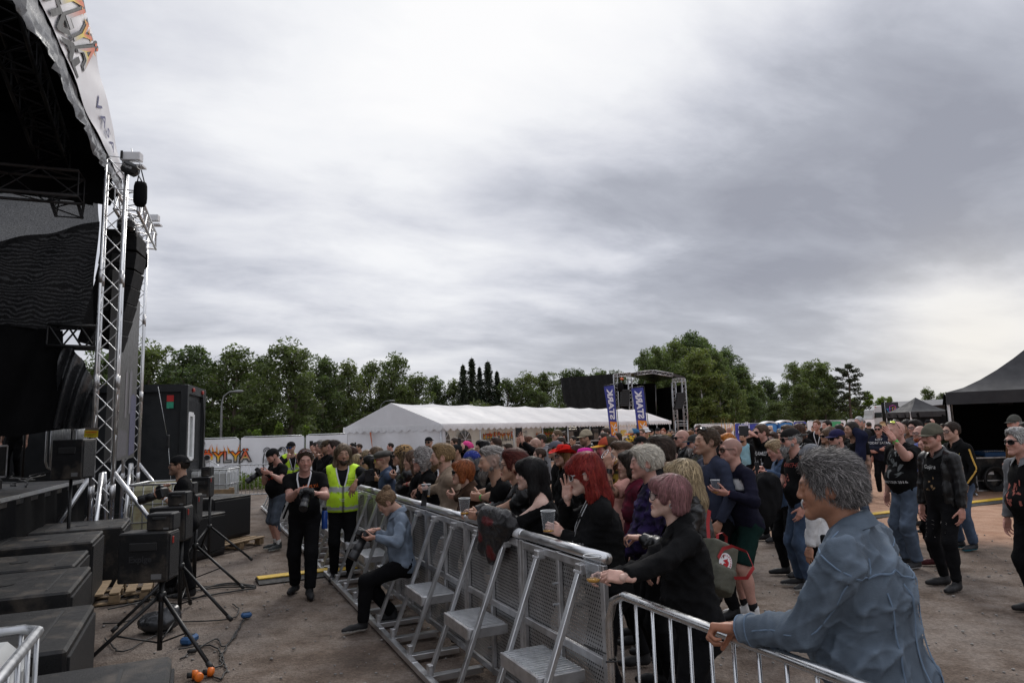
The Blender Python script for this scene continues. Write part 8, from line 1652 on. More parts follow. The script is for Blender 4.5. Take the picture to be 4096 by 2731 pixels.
P('person with red sequined cowboy hat, glasses and long ginger dreadlocks', 2250, 1785, 8.8, 66, 'f', group=G1, top='jacket', tcol=BK, hair='long', hcol=(.15,.07,.03), tip=(.25,.13,.05), hat='cowboy', hatcol=(.55,.02,.015), hatcolf=lambda v, c: np.where((swave(v,4,210,4) > .30)[:,None], V(.16,.005,.005), c), hattilt=.12, specs=True, skin='fair', fat=.4)
P('person with dark auburn hair between the two cowboy hats', 2302, 1778, 10.4, 110, 'f', group=G1, hair='bob', hcol=(.065,.02,.015), skin='fair')
P('person with khaki field cap and black leather jacket before the bar', 2340, 1724, 13.2, 72, group=G1, top='leather', tcol=BK, hair='short', hcol=HD, hat='patrol', hatcol=(.34,.29,.21), skin='tan', stubble=.5, inner=(.03,.03,.03))
P('person with bright pink felt cowboy hat behind the red-haired spectator', 2338, 1800, 7.9, 80, 'f', group=G1, hair='long', hcol=(.12,.03,.02), hat='cowboy', hatcol=(.60,.035,.30), hattilt=-.02, specs=True, skin='fair', top='jacket')
P('person with dark sunglasses and tied hair in front of the leather jacket man', 2398, 1784, 9.9, 80, 'f', group=G1, hair='bun', hcol=HB, shades=True, skin='fair', top='tee', tcol=(.18,.18,.18))
P('heavy bearded person in red, brown and yellow trucker cap and yellow plaid shirt', 2428, 1748, 7.9, 84, group=G1, top='shirt', tcol=(.02,.018,.012), plaid=(.40,.25,.03), hair='short', hcol=HB, hat='cap', hatcol=(.06,.042,.028), brimcol=(.55,.27,.03), hatcolf=lambda v, c: np.where((v[:,1] > .015)[:,None], V(.42,.075,.04), c), beard='full', bdc=(.10,.055,.03), skin='pink', fat=.9)
i = P('bearded person in pink T-shirt with tattooed arm drinking from a plastic cup', 2484, 1770, 6.55, 84, group=G1, top='tee', tcol=(.56,.30,.25), hair='undercut', hcol=(.085,.05,.032), buzz=.5, beard='long', bdc=(.055,.030,.018), skin='tan', fat=.5, hp=6, tattoo=True, L=AT(2438,1868,6.25,hand='grip',hd=V(-.2,.1,1),pn=V(.2,.9,0),eb=(-.2,.3,-1)), R='side'); bands(i, [(-1,(.015,.015,.016),'watch',.14,.02)]); cup(at(2442,1832,6.32), 'clear plastic cup tipped to the bearded drinker\'s mouth', -.9, .2, s=1.15)
P('person with brown fringe hair before the blue flags', 2420, 1711, 17.4, 60, group=G3, hair='short', hcol=(.065,.04,.028), skin='fair')
P('person with cropped hair and dark sunglasses behind the trucker cap', 2412, 1731, 15.4, 72, group=G3, hair='short', hcol=(.07,.05,.035), shades=True, skin='pink')
P('bearded person in grey, blue and orange trucker cap before the white cloth banner', 2532, 1715, 14.4, 70, group=G3, hair='short', hcol=HD, hat='cap', hatcol=(.05,.14,.26), hatcolf=lambda v, c: np.where((v[:,1] > .03)[:,None], V(.40,.38,.34), c), brimcol=(.55,.12,.02), beard='full', bdc=(.03,.022,.018), skin='tan')
P('person with glasses and sandy goatee beside the white fedora', 2565, 1715, 20, 20, group=G3, hair='short', hcol=(.16,.10,.06), specs=True, beard='goatee', skin='pink', top='jacket')
P('person in white fedora with black band and sunglasses', 2583, 1712, 21.5, 20, group=G3, hair='none', hat='fedora', hatcol=(.70,.70,.70), shades=True, skin='tan')
P('person with yellow and red flower in dark tied hair', 2508, 1750, 12.0, 95, 'f', group=G1, hair='bun', hcol=(.06,.04,.03), skin='fair', top='jacket')
t = thing('hair_flower', 'yellow and red cloth flower worn in dark hair', 'flower', at(2523,1755,11.8)); m = MB(); rr = random.Random(3)
for k in range(16): m.ell(at(2523,1756,11.8)+V(rr.gauss(0,.03),rr.gauss(0,.02),rr.gauss(0,.035)), (.03,.012,.02), 6, rotz(rr.random()*3))
m.build('petals', mat('petal_yellow',(.70,.45,.02),.6,0,.3), t, smooth=True, world=True)
P('person in plain black cap and black sunglasses behind the blond crop', 2558, 1745, 12.4, 66, group=G1, hair='short', hat='cap', hcol=HD, shades=True, skin='pink')
P('person with thick dark brown hair turned away behind the blond crop', 2632, 1748, 6.3, 112, group=G1, hair='tousled', hcol=(.035,.024,.018), tip=(.06,.04,.03), skin='tan', top='jacket', tcol=BK)
i = P('person with short platinum blond hair and ear stud in dark purple plaid shirt', 2575, 1785, 5.35, 82, 'f', group=G1, top='shirt', tcol=(.016,.014,.028), plaid=(.030,.018,.075), hair='pixie', hcol=(.42,.38,.31), tip=(.62,.58,.50), skin='pink', fat=.75, L='front', R='front', brow=(.12,.08,.05), dens=1.3)
P('person with long wet-look blond hair wearing the olive backpack', 2722, 1838, 4.75, 96, 'f', group=G1, top='leather', tcol=(.008,.008,.0085), hair='longfringe', hcol=(.27,.20,.115), tip=(.42,.33,.20), skin='fair', L=AT(2560,2150,4.6,hand='grip',hd=V(-.9,.1,.1)), R='front', hp=-4, dens=1.4, wild=.3, hvar=.5, shoe=(.30,.03,.04), sole=(.65,.63,.60)); BLW = PEOPLE[-1]
def backpack():
 c = at(2866,2268,4.45); n = nrm(V(.50,-.86,.10)); x = nrm(np.cross((0,0,1), n)); z = np.cross(n, x); ro = .42; X = x*math.cos(ro)-z*math.sin(ro); Z = x*math.sin(ro)*-1*-1+z*math.cos(ro); Z = nrm(np.cross(n, X))*-1 if np.dot(np.cross(n, X), (0,0,1)) < 0 else nrm(np.cross(n, X)); R = np.stack([X, n, Z], 1); q = lambda a, b, d: c+R @ V(a,b,d)
 t = thing('backpack', 'olive backpack with red straps and round white badge on the blond spectator\'s back', 'backpack', c); ol = mat('canvas_olive', (.085,.085,.062), .85, 0, .18, 9, bump=.3, bscale=120); v, f = snet([RBox(c,(.088,.045,.135),R,.022), RBox(q(0,.070,-.07),(.066,.012,.055),R,.018,k=.02)], [], .009); v = v+vnormals(v,f)*(.005*folds(v,4,30)[:,None]); mk('bag', v, f, ol, t, col=None, world=True); rd = mat('strap_red', (.36,.022,.025), .7, 0, .1, 30, bump=.2, bscale=200)
 def ribbon(pts, w, wd=None):
  m = MB(); P = [q(*p) for p in pts]; m.grid([[p-(R @ V(*(wd or (1,0,0))))*w, p+(R @ V(*(wd or (1,0,0))))*w] for p in P]); m.build('strap', rd, t, smooth=True, world=True)
 ribbon([(-.070,.073,.04),(-.045,.075,.105),(-.01,.11,.135),(.05,.18,.12),(.09,.21,.04),(.08,.18,-.03),(.055,.09,-.045),(.03,.090,-.12)], .012, (.75,.1,-.6)); ribbon([(-.03,.0,.155),(-.035,.0,.20),(0,.0,.222),(.04,.0,.21),(.05,.0,.155)], .012, (0,1,0)); ribbon([(-.05,-.05,.15),(-.075,-.06,.26),(-.09,-.05,.34)], .016)
 m = MB(); o = q(0,.0685,.035); m.M = (np.eye(3), np.zeros(3)); m._add([o]+[o+R @ V(.056*math.cos(a),0,.056*math.sin(a)) for a in np.linspace(0,2*pi,29)[:-1]], [(0,1+k,1+(k+1) % 28) for k in range(28)]); m.build('badge', MATS['white_vinyl'], t, world=True); col = (.45,.02,.03); L = []
 for word, a0, a1, flip in (('FJÄLLRÄVEN',2.75,-.25,0),('KÅNKEN',3.65,5.6,1)):
  for k, ch in enumerate(word):
   a = a0+(a1-a0)*k/(len(word)-1); v, f = text_geo(ch, .0155, .0006, 1.0); v = v-V(0,.0055); th = a-pi/2 if not flip else a+pi/2; w = np.stack([v[:,0]*math.cos(th)-v[:,1]*math.sin(th)+.044*math.cos(a), v[:,0]*math.sin(th)+v[:,1]*math.cos(th)+.044*math.sin(a)], 1); mk('lettering', o+np.stack([w[:,0], np.full(len(w),.002), w[:,1]],1) @ R.T, f, MATS['ink'], t, col=np.tile(np.array(col),(len(w),1)), smooth=False, world=True)
 e = [(.0,-.028),(.018,-.024),(.027,-.010),(.026,.006),(.014,.014),(.010,.028),(.002,.018),(-.010,.014),(-.026,.004),(-.012,.000),(.004,-.004),(-.012,-.010),(-.022,-.016)]; mk('emblem', o+np.stack([[p[0] for p in e], [.002]*len(e), [p[1] for p in e]],1) @ R.T, [tuple(range(len(e)))], MATS['ink'], t, col=np.tile(np.array(col),(len(e),1)), smooth=False, world=True)
backpack()
def draped(p, q_, lab, col, seed, drop=.30):
 t = thing('jacket', lab, 'jacket', p); d = nrm(q_-p); L = np.linalg.norm(q_-p); v, f = snet([Cone(p, q_, .06,.065,k=.06)]+[Cone(p+d*L*u+BN*.05, p+d*L*(u+.1)+BN*.07-V(0,0,drop*h), .10,.07,k=.12,n=BN,fl=.5) for u, h in ((.15,.6),(.45,.9),(.75,.75))], [], .012); v = v+vnormals(v,f)*(.016*folds(v,seed,24)[:,None]); cc = np.tile(np.array(col),(len(v),1)); cc = np.where((swave(v,seed,26,3) > .45)[:,None], V(.10,.008,.010), cc); mk('cloth', v, f, MATS['leather'], t, col=cc, world=True)
draped(BP0+BD*1.28+V(0,0,1.24), BP0+BD*1.85+V(0,0,1.24), 'black and red jacket draped over the barrier rail below the black-haired spectator', (.014,.013,.014), 5)
n = REDH; m = MB(); q = lambda x, y, z: n['n0']+n['R1'] @ V(x,y,z)
for k in (-1,1): m.tube([q(k*.06,.03,.03), q(k*.075,.10,-.06), q(k*.06,.165,-.16), q(k*.02,.20,-.26)], .004, 5)
mk('necklace', n['B']+(np.array(m.v)*n['s']) @ n['Rb'].T, m.f, MATS['galv'], n['root'], world=True); words(n,'shirt',['Visions'],(.3,.3,.3),.07,(-.05,.16,1.18),.0,1.0,(-.6,.8,0),(-.8,-.6,0))
for n in (PKB, PEOPLE[[k for k, z in enumerate(PEOPLE) if 'platinum' in z['root']['label']][0]]):
 m = MB(); m.tube([V(-.082,-.004+.009*math.cos(a),-.044+.011*math.sin(a)) for a in np.linspace(0,2*pi,13)[:-1]], .0028, 5, closed=True); mk('earring', n['hl'](np.array(m.v)), m.f, MATS['galv'], n['root'], world=True)
# ---- centre background
P('person in yellow vest and black cap by the tent end, left one', 2604, 1715, 28, 10, group=G3, hair='short', hat='cap', shades=True, top='hiviz')
P('person in black cap and dark sweater by the tent end', 2630, 1711, 26, 10, group=G3, hair='short', hat='cap', top='long', tcol=(.05,.05,.05), skin='fair')
P('person with bright ginger hair bun by the tent end', 2652, 1714, 24, 15, 'f', group=G3, hair='bun', hcol=(.30,.06,.02), skin='fair', top='tee')
P('person in tan peaked uniform cap seen from behind', 2654, 1742, 11.8, 130, group=G1, hair='short', hat='peaked', hatcol=(.30,.21,.09), skin='fair', top='jacket', tcol=(.32,.22,.18), hcol=HB)
i = P('person with long brown hair and bright red scarf over black coat', 2694, 1726, 27, 10, 'f', group=G3, hair='long', hcol=(.13,.07,.04), skin='fair', top='coat'); t = PEOPLE[-1]; m = MB(); m.tube([t['n0']+V(-.06,.05,.02), t['n0']+V(0,.10,.0), t['n0']+V(.06,.05,.02), t['n0']+V(0,-.07,.03)], .045, 8, closed=True); m.box(t['n0']+V(.02,.16,-.25), (.14,.04,.45), None, .01); mk('scarf', t['B']+(np.array(m.v)*t['s']) @ t['Rb'].T, m.f, MATS['cloth'], t['root'], col=np.tile(V(.62,.03,.02),(len(m.v),1)), world=True)
P('person with short black hair in red T-shirt by the far stage', 2687, 1718, 31, -10, 'f', group=G3, hair='short', hcol=HK, skin='tan', top='tee', tcol=(.40,.03,.03))
P('heavy bald person with black sunglasses and pearl necklace in leather jacket', 2724, 1719, 11.2, 74, group=G1, top='leather', tcol=BK, inner=BK, opening=.2, hair='none', buzz=.18, shades=True, skin='pink', fat=.7); i = PEOPLE[-1]; words(i,'inner_shirt',['GREENKING'],(.55,.35,.03),.05,(0,.14,1.24),.02)
P('person with short ginger hair behind the bald man in leather', 2755, 1723, 17, 80, group=G3, hair='short', hcol=(.22,.09,.03), skin='pink', top='long', tcol=(.2,.2,.2))
P('grey-bearded person in dark cap with blue mirrored sunglasses', 2775, 1738, 10.6, 74, group=G1, top='leather', tcol=BK, inner=(.10,.10,.075), opening=.2, hair='short', hcol=HG, hat='cap', hatcol=(.035,.035,.035), shades=dict(lens='lens_blue'), beard='long', bdc=(.38,.37,.36), skin='pink', fat=.4)
P('person with dark sunglasses and short hair in front of the white fence', 2793, 1701, 17.2, 30, group=G3, top='jacket', hair='short', hcol=(.07,.04,.03), shades=True, skin='pink')
i = P('smiling person in blue-grey sweater with sunglasses pushed up on short brown hair', 2822, 1714, 7.25, 62, group=G1, top='sweater', tcol=(.035,.042,.068), hair='crop', hcol=(.075,.05,.032), buzz=.5, shadesup=dict(lens='lens_dark'), skin='tan', stubble=.2, fat=.25, hp=5, L='pocket', R='side')
decal(i,'sweater',np.array([(-.05,-.03),(.05,-.03),(.05,.03),(-.05,.03)]),[(0,1,2,3)],(-.08,.13,1.28),1,(.020,.024,.04))
P('person with short fair hair and dark glasses behind the smiling man', 2858, 1704, 11.2, 80, group=G1, hair='crop', hcol=(.10,.06,.04), buzz=.4, shades=True, skin='pink', top='tee', fat=.4)
P('person with orange dyed hair and cat-eye sunglasses behind the striped sweater', 2905, 1733, 10.2, 72, 'f', group=G1, hair='bob', hcol=(.45,.14,.02), tip=(.55,.20,.03), shades=True, skin='fair', top='jacket', lips=(.4,.05,.05))
i = P('person with shaved head and tortoise sunglasses in navy sweater with white stripe and green shorts', 2918, 1751, 7.15, 66, group=G1, top='sweater', tcol=(.012,.012,.024), stripe=(.335,.425,(.60,.60,.60)), hair='none', buzz=.45, recede=-.02, shades=dict(frame=(.06,.035,.02),lens='lens_brown'), skin='pink', fat=.4, bottom='shorts', bcol=(.010,.030,.026), shoe=(.68,.68,.68), sole=(.66,.65,.62), sock=(.02,.02,.022), L=AT(2908,1972,6.85,hand='rest',hd=V(-.98,.1,.15),pn=V(0,.5,.6)), R='front', hp=4, lean=10, bw=1.08); SHO = i
bands(i, [(-1,(.60,.06,.03),'wristband',.14,.02)]); cup(at(2862,1945,6.85), 'clear plastic cup held by the man in green shorts', beer=.15, s=1.1)
for k in (-1,1):
 o = SHO['lg'][k][2]
 for j in range(3): decal(SHO, 'shoe%d' % k, np.array([(-.006,-.032),(.006,-.032),(.016,.028),(.004,.028)]), [(0,1,2,3)], o+V(-.02,.045+.028*j,.045), 1, (.012,.014,.014), (0,1,0), (-1,0,0))
P('person with shaved head in blue denim vest seen from behind at the fence', 2916, 1707, 24.5, 190, group=G3, top='denimvest', tcol=(.10,.15,.19), hair='none', buzz=.35, skin='pink')
P('person in light blue T-shirt and dark jacket behind the raised phone', 2970, 1730, 17.5, 25, group=G3, top='jacket', tcol=BK, inner=(.26,.47,.55), opening=.26, hair='short', hcol=HD, beard='full', skin='tan')
i = P('person with slicked hair and sunglasses in black band longsleeve raising a phone', 3040, 1698, 11.6, 58, group=G1, top='jacket', tcol=BK, inner=None, hair='pony', hcol=(.10,.065,.045), shades=True, skin='pink', fat=.4, L='front', R=AT(3012,1722,11.2,hand='grip',hd=V(-.75,-.1,.45),pn=V(-.2,.7,-.6)), stubble=.15); words(i,'jacket',['IN FLAMES'],(.62,.62,.62),.082,(.0,.14,1.30),.01,1.0); blot(i,'jacket',(.30,.30,.31),.26,.30,(0,.14,1.08),4,16); phone(at(2975,1722,11.2), V(.9,-.3,0), UPV, 'black phone in an open flip case raised by the man in the band shirt', .15, .16)
P('person with shaved blond head and dark sunglasses before the left toilet', 3077, 1702, 20.5, 20, group=G3, hair='none', buzz=.2, hcol=(.4,.3,.15), shades=True, skin='fair')
P('smiling person with brown bob, fringe and clear glasses', 3088, 1726, 13.4, 30, 'f', group=G1, hair='bob', hcol=(.065,.035,.025), specs=dict(frame=(.4,.4,.4)), skin='pink', top='jacket', flush=1.2)
P('person with grey hair and sunglasses between the toilets', 3117, 1714, 22, 30, 'f', group=G3, hair='bob', hcol=(.2,.2,.2), shades=True, skin='fair', top='coat', tcol=(.03,.05,.03))
P('person with dark blond hair and glasses behind the backward cap', 3146, 1703, 12.4, 70, group=G1, hair='swept', hcol=(.11,.075,.05), specs=True, skin='pink', fat=.4)
P('person with long brown hair and sunglasses in black T-shirt before the right toilet', 3190, 1695, 14.4, 50, group=G3, hair='long', hcol=(.09,.05,.035), shades=True, skin='pink', fat=.5)
i = P('person with blond swept hair looking down at a phone in denim jacket', 3096, 1762, 9.0, 60, 'f', hp=-25, group=G1, top='denim', tcol=(.055,.09,.16), hair='swept', hcol=(.30,.21,.12), tip=(.42,.32,.2), skin='pink', L=AT(3062,1888,8.7,hand='grip'), R=AT(3052,1880,8.9,hand='grip')); phone(at(3030,1872,8.7), V(.8,.4,0), V(.4,.3,.6), 'phone looked at by the blond spectator in denim')
i = P('person with backward mesh cap, round sunglasses and grey beard in black band T-shirt', 3158, 1715, 8.35, 66, group=G1, hair='short', hcol=(.30,.29,.28), hat='cap', hatback=True, hatcol=(.016,.015,.015), shades=dict(size=(.023,.022)), beard='long', skin='pink', fat=.45, bcol=(.048,.075,.125), jeans=True, L='pocket', R='chest', sole=(.6,.6,.58), wide=.02)
words(i,'shirt',['AMARANTHE'],(.28,.06,.05),.065,(.0,.14,1.34),.005,.9); blot(i,'shirt',(.34,.12,.10),.18,.22,(.02,.14,1.14),8,12); bands(i, [(-1,(.02,.02,.022),'watch',.1,.016)])
BC = i
t = thing('folded_jacket', 'black jacket hanging over the arm of the man in the backward cap', 'jacket', at(3060,1960,8.2)); c = at(3072,1920,8.2); v, f = snet([Ell(c+V(0,0,.0),(.12,.14,.10),k=.05), Ell(c+V(-.06,-.02,-.24),(.13,.10,.30),k=.08), Ell(c+V(.06,-.01,-.16),(.10,.09,.22),k=.06)], [], .017); v = v+vnormals(v,f)*(.02*swave(v*V(1,1,.4),7,22,5,True)[:,None]); mk('cloth', v, f, MATS['cloth'], t, col=V(.012,.012,.013), world=True)
P('child with dark fringe behind the grey plaid cap', 3232, 1722, 20, 40, group=G3, hair='bob', hcol=HD, skin='fair')
P('person with cropped dark hair and sunglasses in profile before the blue banner', 3212, 1692, 22.5, -80, group=G3, hair='short', hcol=HD, shades=True, skin='tan')
i = P('person with reddish hair, white lanyard and black T-shirt before the emblem banner', 3265, 1681, 19.5, 15, hy=-10, group=G3, hair='short', hcol=(.20,.09,.04), skin='pink', R='chest', L='side', stubble=.2); lanyard(i)
P('person with short dark hair and flushed face before the fence', 3305, 1681, 18, 50, group=G3, hair='short', hcol=HD, skin='pink', fat=.4)
P('person with tied brown hair beside the lanyard wearer', 3288, 1708, 18.5, 90, 'f', group=G3, hair='bun', hcol=HB, skin='fair')
P('person with dark ponytail turned away before the fence', 3352, 1697, 15.6, 150, 'f', group=G3, hair='pony', hcol=HD, skin='tan', top='tee')
P('person with very long brown hair and sunglasses beside the navy cap', 3302, 1716, 12.6, 50, 'f', group=G1, hair='long', hcol=(.10,.06,.035), shades=True, skin='tan', top='tank')
P('person with light hair and purple glasses behind the navy cap', 3318, 1706, 13.4, 55, 'f', group=G1, hair='bob', hcol=(.14,.09,.06), specs=dict(frame=(.1,.04,.3)), skin='pink', top='jacket')
i = P('bearded person in navy baseball cap and sunglasses with open grey shirt', 3342, 1718, 9.9, 52, group=G1, top='shirt', tcol=(.055,.057,.062), inner=BK, opening=.22, hair='short', hcol=HB, hat='cap', hatcol=(.022,.020,.060), shades=True, beard='full', bdc=(.14,.12,.10), skin='pink', fat=.7, L='front', R='front')
P('person in grey plaid flat cap with sunglasses on it behind the denim jacket', 3240, 1776, 6.3, 118, 'f', hp=-6, group=G1, hair='short', hcol=HG, hat='cap', hatback=True, hatcol=(.17,.175,.19), hatcolf=lambda v, c: np.where(((np.abs(np.sin(v[:,0]*70)) < .12) | (np.abs(np.sin(v[:,1]*70)) < .12))[:,None], V(.06,.06,.065), c), shadesup=True, skin='tan', top='jacket', tcol=(.55,.55,.55), inner=(.5,.5,.5))
i = P('muscular person with cropped dark hair, tattooed arm and sweater over the shoulder', 3402, 1688, 12.4, 52, group=G1, hair='crop', hcol=(.04,.03,.025), buzz=.6, stubble=.5, skin='tan', tattoo=True, fat=.3, jeans=True, bcol=JN, L='side', R='chest')
t = thing('sweater', 'navy sweater slung over the muscular man\'s shoulder', 'sweater', at(3445,1740,12.3)); a = at(3428,1728,12.3); v, f = snet([Cone(a, at(3448,1745,12.2), .09,.10,k=.05), Cone(at(3448,1745,12.2), at(3440,1830,12.1), .10,.10,k=.05,n=(0,1,0),fl=.6), Cone(at(3440,1830,12.1), at(3428,1880,12.1), .10,.05,k=.05,n=(0,1,0),fl=.6)], [], .022); v = v+vnormals(v,f)*(.015*swave(v*V(1,1,.4),5,24,5,True)[:,None]); mk('cloth', v, f, MATS['cloth'], t, col=V(.012,.014,.034), world=True)
P('tall person with white hair in dark jacket above the crowd', 3433, 1667, 18, 40, group=G3, hair='short', hcol=(.50,.50,.50), tip=(.6,.6,.6), skin='pink', top='jacket', tcol=(.03,.03,.033), inner=(.3,.3,.3))
P('person with sunglasses pushed up peeking over the navy sweater', 3430, 1707, 17, 60, 'f', group=G3, hair='bun', hcol=(.15,.09,.05), shadesup=True, skin='pink')
P('small far person in black against the white fence', 3367, 1690, 40, 30, group=G3, hair='short', top='long')
P('far person in black cap and jacket left of the truck', 3449, 1680, 27, 30, group=G3, hair='short', hat='cap', top='jacket')
P('far person in grey cap and black hoodie walking away by the truck', 3474, 1688, 26, 160, group=G3, hair='short', hat='cap', hatcol=(.06,.06,.05), top='hoodie', tcol=BK)
# ---- right side
i = P('person with sunglasses and navy hoodie standing with folded arms', 3511, 1696, 17.6, 12, group=G3, hair='swept', hcol=(.10,.085,.075), shades=True, top='hoodie', tcol=(.016,.018,.030), L='fold', R='fold', skin='pink', fat=.35, sole=(.5,.5,.5)); words(i,'jacket',['NOT','TODAY SATAN'],(.6,.6,.6),.075,(0,.15,1.36),.015,1.0)
P('person in straw hat with black band behind the hoodie', 3530, 1695, 21, 150, 'f', group=G3, hair='long', hcol=(.03,.02,.015), hat='straw', hatcol=(.48,.33,.17), top='coat', tcol=(.09,.045,.03), skin='fair')
P('person with long strawberry blond hair by the truck cab', 3527, 1685, 26, 60, 'f', group=G3, hair='long', hcol=(.30,.15,.06), skin='fair')
P('person with white sunglasses on head behind the facepalming man', 3582, 1679, 24, 60, group=G3, hair='short', shadesup=dict(frame=(.6,.6,.6)), skin='pink', hcol=HB)
i = P('bald person in black band T-shirt covering the face with one hand, yellow sunglasses on head', 3578, 1685, 9.3, 52, group=G1, hair='none', buzz=.08, shadesup=dict(lens='lens_gold'), skin='pink', fat=.85, bcol=(.075,.10,.14), jeans=True, L=AT(3577,1758,8.85,hand='flat',hd=V(-.45,.25,.85),pn=V(-.2,.95,-.1),eb=(-.6,.7,-.7)), R='side', stubble=.15, wide=.022, sole=(.4,.4,.4)); bands(i, [(-1,(.10,.58,.10),'wristband',.10,.022)])
words(i,'shirt',['ATTAK MASS TOUR 2016'],(.6,.6,.6),.042,(.0,.16,1.02),.012,.8); blot(i,'shirt',(.12,.13,.13),.28,.32,(0,.15,1.24),11,20)
P('person with long dark curly hair and grey moustache', 3624, 1680, 13, 35, group=G1, hair='long', hcol=(.025,.018,.014), beard='goatee', bdc=(.3,.29,.28), skin='tan', top='tee', tcol=GY)
P('person with dark wavy hair and black-rimmed glasses in grey T-shirt', 3656, 1682, 12.6, 42, group=G1, hair='tousled', hcol=(.02,.015,.012), specs=True, skin='pink', top='tee', tcol=(.10,.10,.105), fat=.4)
P('far person in black cap with orange badge by the gazebo', 3710, 1679, 26, 40, group=G3, hair='short', hat='cap')
P('far bald person turned away by the gazebo', 3726, 1676, 27, 150, group=G3, hair='none', buzz=.1, skin='pink')
P('person with shaved head, red beard and dark glasses behind the field cap', 3677, 1703, 11.8, 48, group=G1, hair='none', buzz=.15, specs=True, beard='full', bdc=(.28,.07,.02), skin='pink', top='tee', tcol=(.10,.13,.35))
i = P('person with red tied hair in short black leather jacket and slim black jeans', 3700, 1743, 9.3, 50, 'f', group=G1, top='leather', tcol=BK, inner=BK, opening=.16, hair='bun', hcol=(.20,.03,.02), skin='pink', fat=.55, shoe=(.08,.012,.014), L='side', R='side')
i = P('person in olive field cap and black biker jacket with ripped black jeans', 3722, 1704, 8.15, 44, group=G1, top='leather', tcol=(.008,.008,.0085), inner=BK, opening=.17, hair='short', hcol=(.09,.06,.045), hat='patrol', hatcol=(.105,.10,.075), beard='goatee', bdc=(.20,.11,.06), skin='pink', flush=1.3, fat=.3, L='side', R='side', feet=[(-.16,.12,0),(.13,-.02,0)], stubble=.2, wide=.004); LE = i
words(i,'inner_shirt',['Gojira'],(.5,.5,.48),.06,(.0,.12,1.30),.0); blot(i,'inner_shirt',(.26,.17,.09),.12,.20,(0,.13,1.12),6,10)
for k in range(5): decal(i,'trousers',np.array([(-.05,-.004),(.05,-.004),(.04,.006),(-.045,.005)]),[(0,1,2,3)],(-.10,.10,.72-.045*k+.03*(k % 2)),1,(.32,.30,.29),(-1,0,0)); decal(i,'trousers',np.array([(-.05,-.005),(.05,-.005),(.05,.006),(-.045,.005)]),[(0,1,2,3)],(-.10,.10,.50),1,(.4,.38,.36),(-1,0,0)); decal(i,'trousers',np.array([(-.05,-.004),(.05,-.004),(.04,.006),(-.045,.005)]),[(0,1,2,3)],(.10,.10,.72-.045*k),1,(.26,.25,.24),(-1,0,0))
i = P('person with glasses and dark ponytail in black vest with orange sleeve stripes', 3800, 1690, 10.4, 50, group=G1, top='jacket', tcol=BK, inner=BK, opening=.2, hair='pony', hcol=(.035,.022,.016), specs=True, skin='fair', bcol=(.055,.08,.125), jeans=True, L='pocket', R='pocket', wide=.02, sole=(.02,.16,.22)); words(i,'inner_shirt',['MEGADETH'],(.45,.36,.10),.055,(.0,.13,1.30),.015)
E, Wr, _ = i['arms'][-1]; Sh = i['S'][-1]; seam(i, 'jacket', [Sh+V(-.06,.03,.0), Sh+(E-Sh)*.5+V(-.06,.03,0), E+V(-.06,.02,0), E+(Wr-E)*.5+V(-.05,.03,0), Wr+V(-.05,.03,.03)], .011, (.55,.33,.08), 'sleeve_stripe', 'cloth')
i = P('person in grey field cap and brown sweater inside the gazebo', 4052, 1666, 13.4, 50, group=G1, top='sweater', tcol=(.085,.042,.018), hair='short', hcol=HG, hat='patrol', hatcol=(.075,.075,.065), skin='pink', beard='goatee', bdc=(.3,.3,.3), L='front', R='side', fat=.5)
i = P('person with grey hair and dark sunglasses in open grey denim jacket at the right edge', 4066, 1716, 7.0, 52, group=G1, top='denim', tcol=(.15,.155,.165), inner=BK, opening=.22, hair='swept', hcol=(.30,.29,.28), tip=(.45,.44,.42), shades=True, shadesup=dict(frame=(.5,.5,.5)), skin='pink', fat=.75, L='side', R='side', flush=1.2); blot(i,'inner_shirt',(.30,.10,.08),.20,.26,(0,.16,1.14),12,16)
P('person with dark hair at the right edge behind the grey denim jacket', 4098, 1690, 12.0, 60, group=G1, hair='short', hcol=HD, skin='pink')
i = P('person in dark clothes mostly hidden behind the blond crop, pink plaid sleeve showing', 2520, 1800, 6.0, 88, 'f', group=G1, top='shirt', tcol=(.10,.012,.025), plaid=(.02,.008,.012), hair='bob', hcol=HD, skin='fair')
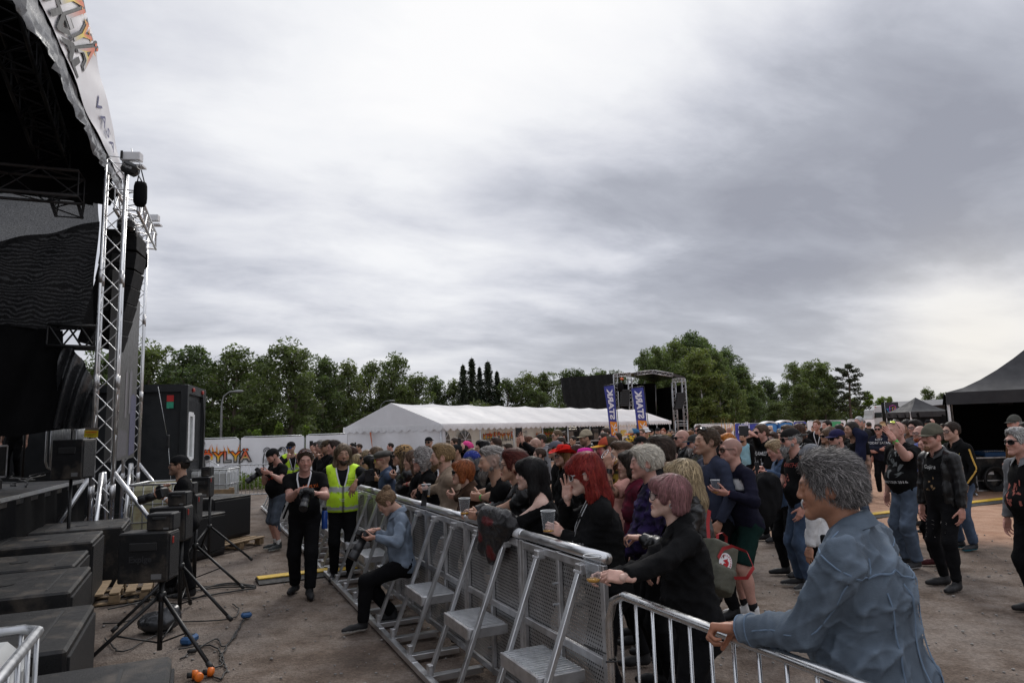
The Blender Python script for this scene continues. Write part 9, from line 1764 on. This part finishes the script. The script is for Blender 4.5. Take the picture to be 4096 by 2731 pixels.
# ---- extra figures seen between the heads in the background
for (x, y, d, a, kw, lab) in [(1435,1775,22,70,dict(hair='short',hcol=HB),'far person with brown hair before the tent end wall'),(1560,1772,22,80,dict(hair='short',hcol=HD,top='long'),'far person in black left of the backward cap, before the tent wall'),(2030,1772,16,80,dict(sex='f',hair='bob',hcol=HB),'person with brown bob seen between the two lettered tent posts'),(2290,1745,20,40,dict(hair='short',hcol=HD,top='jacket'),'far person in dark jacket at the tent bar'),(2470,1730,21,60,dict(sex='f',hair='long',hcol=HB),'far person with long brown hair between the blue flags'),(2675,1722,33,0,dict(hair='short',hcol=HB,top='long',tcol=(.2,.2,.2)),'far person in grey at the far stage foot'),(2765,1714,30,30,dict(hair='short',hcol=HD),'far person in black at the white fence foot'),(2990,1712,25,60,dict(sex='f',hair='bob',hcol=HD,shades=True),'far person with dark bob at the blue fence'),(3160,1700,27,20,dict(hair='short',hcol=HB),'far person in black between toilet and banner'),(3395,1700,24,30,dict(sex='f',hair='long',hcol=HL),'far person with long fair hair at the fence end'),(3560,1688,22,40,dict(hair='short',hcol=HG,top='jacket'),'far grey-haired person behind the bald man'),(3770,1695,20,50,dict(hair='short',hcol=HB,top='jacket'),'far person in dark jacket before the gazebo side'),(3020,1715,19,40,dict(hair='short',hcol=HD,shades=True,top='jacket'),'person with sunglasses and dark hair left of the band shirt'),(2240,1748,15,60,dict(hair='short',hcol=HB,top='long',tcol=(.03,.03,.05)),'person in navy behind the red cowboy hat'),(3125,1722,15,55,dict(hair='short',hcol=HB,top='jacket'),'person in black jacket behind the blond spectator in denim'),(3255,1700,24,60,dict(sex='f',hair='long',hcol=HD),'far person with long dark hair before the emblem banner'),(3380,1706,16.5,70,dict(hair='short',hcol=HB,shades=True),'person with sunglasses behind the navy slung sweater'),(3600,1694,16,45,dict(hair='short',hcol=HD,hat='cap'),'person in black cap behind the facepalming man'),(3640,1700,19,40,dict(sex='f',hair='bob',hcol=HB,top='jacket'),'person with brown bob before the small gazebo'),(2880,1712,16,70,dict(hair='short',hcol=HB,top='jacket'),'person in black jacket left of the denim vest back'),(2700,1735,14,75,dict(sex='f',hair='long',hcol=HD),'person with long dark hair before the red scarf'),(2840,1728,13,80,dict(sex='f',hair='bob',hcol=HB),'person with brown bob behind the smiling man')]:
 P(lab, x, y, d, a, group=G3, skin=rnd.choice(('fair','pink','tan')), **kw)
for n_, q in enumerate(PEOPLE):
 g = q['root'].location[2]
 if abs(g) > .02 or q['s'] in (.8, 1.16): print('CHECK', q['root']['label'], 's=%.2f gz=%.2f' % (q['s'], g))
cam = bpy.data.cameras.new('camera'); co = bpy.data.objects.new('camera', cam); C.objects.link(co); co.matrix_world = Matrix.Translation((0,0,HC)) @ CAMM.to_4x4()
cam.lens = 24.0; cam.sensor_width = 36.0; cam.clip_start = .05; cam.clip_end = 2000; sc.camera = co
sc.view_settings.view_transform = 'Standard'; sc.view_settings.look = 'None'; sc.view_settings.exposure = 0.0; sc.view_settings.gamma = 1.0
sc.cycles.max_bounces = 6; sc.cycles.transparent_max_bounces = 24; sc.cycles.use_denoising = True
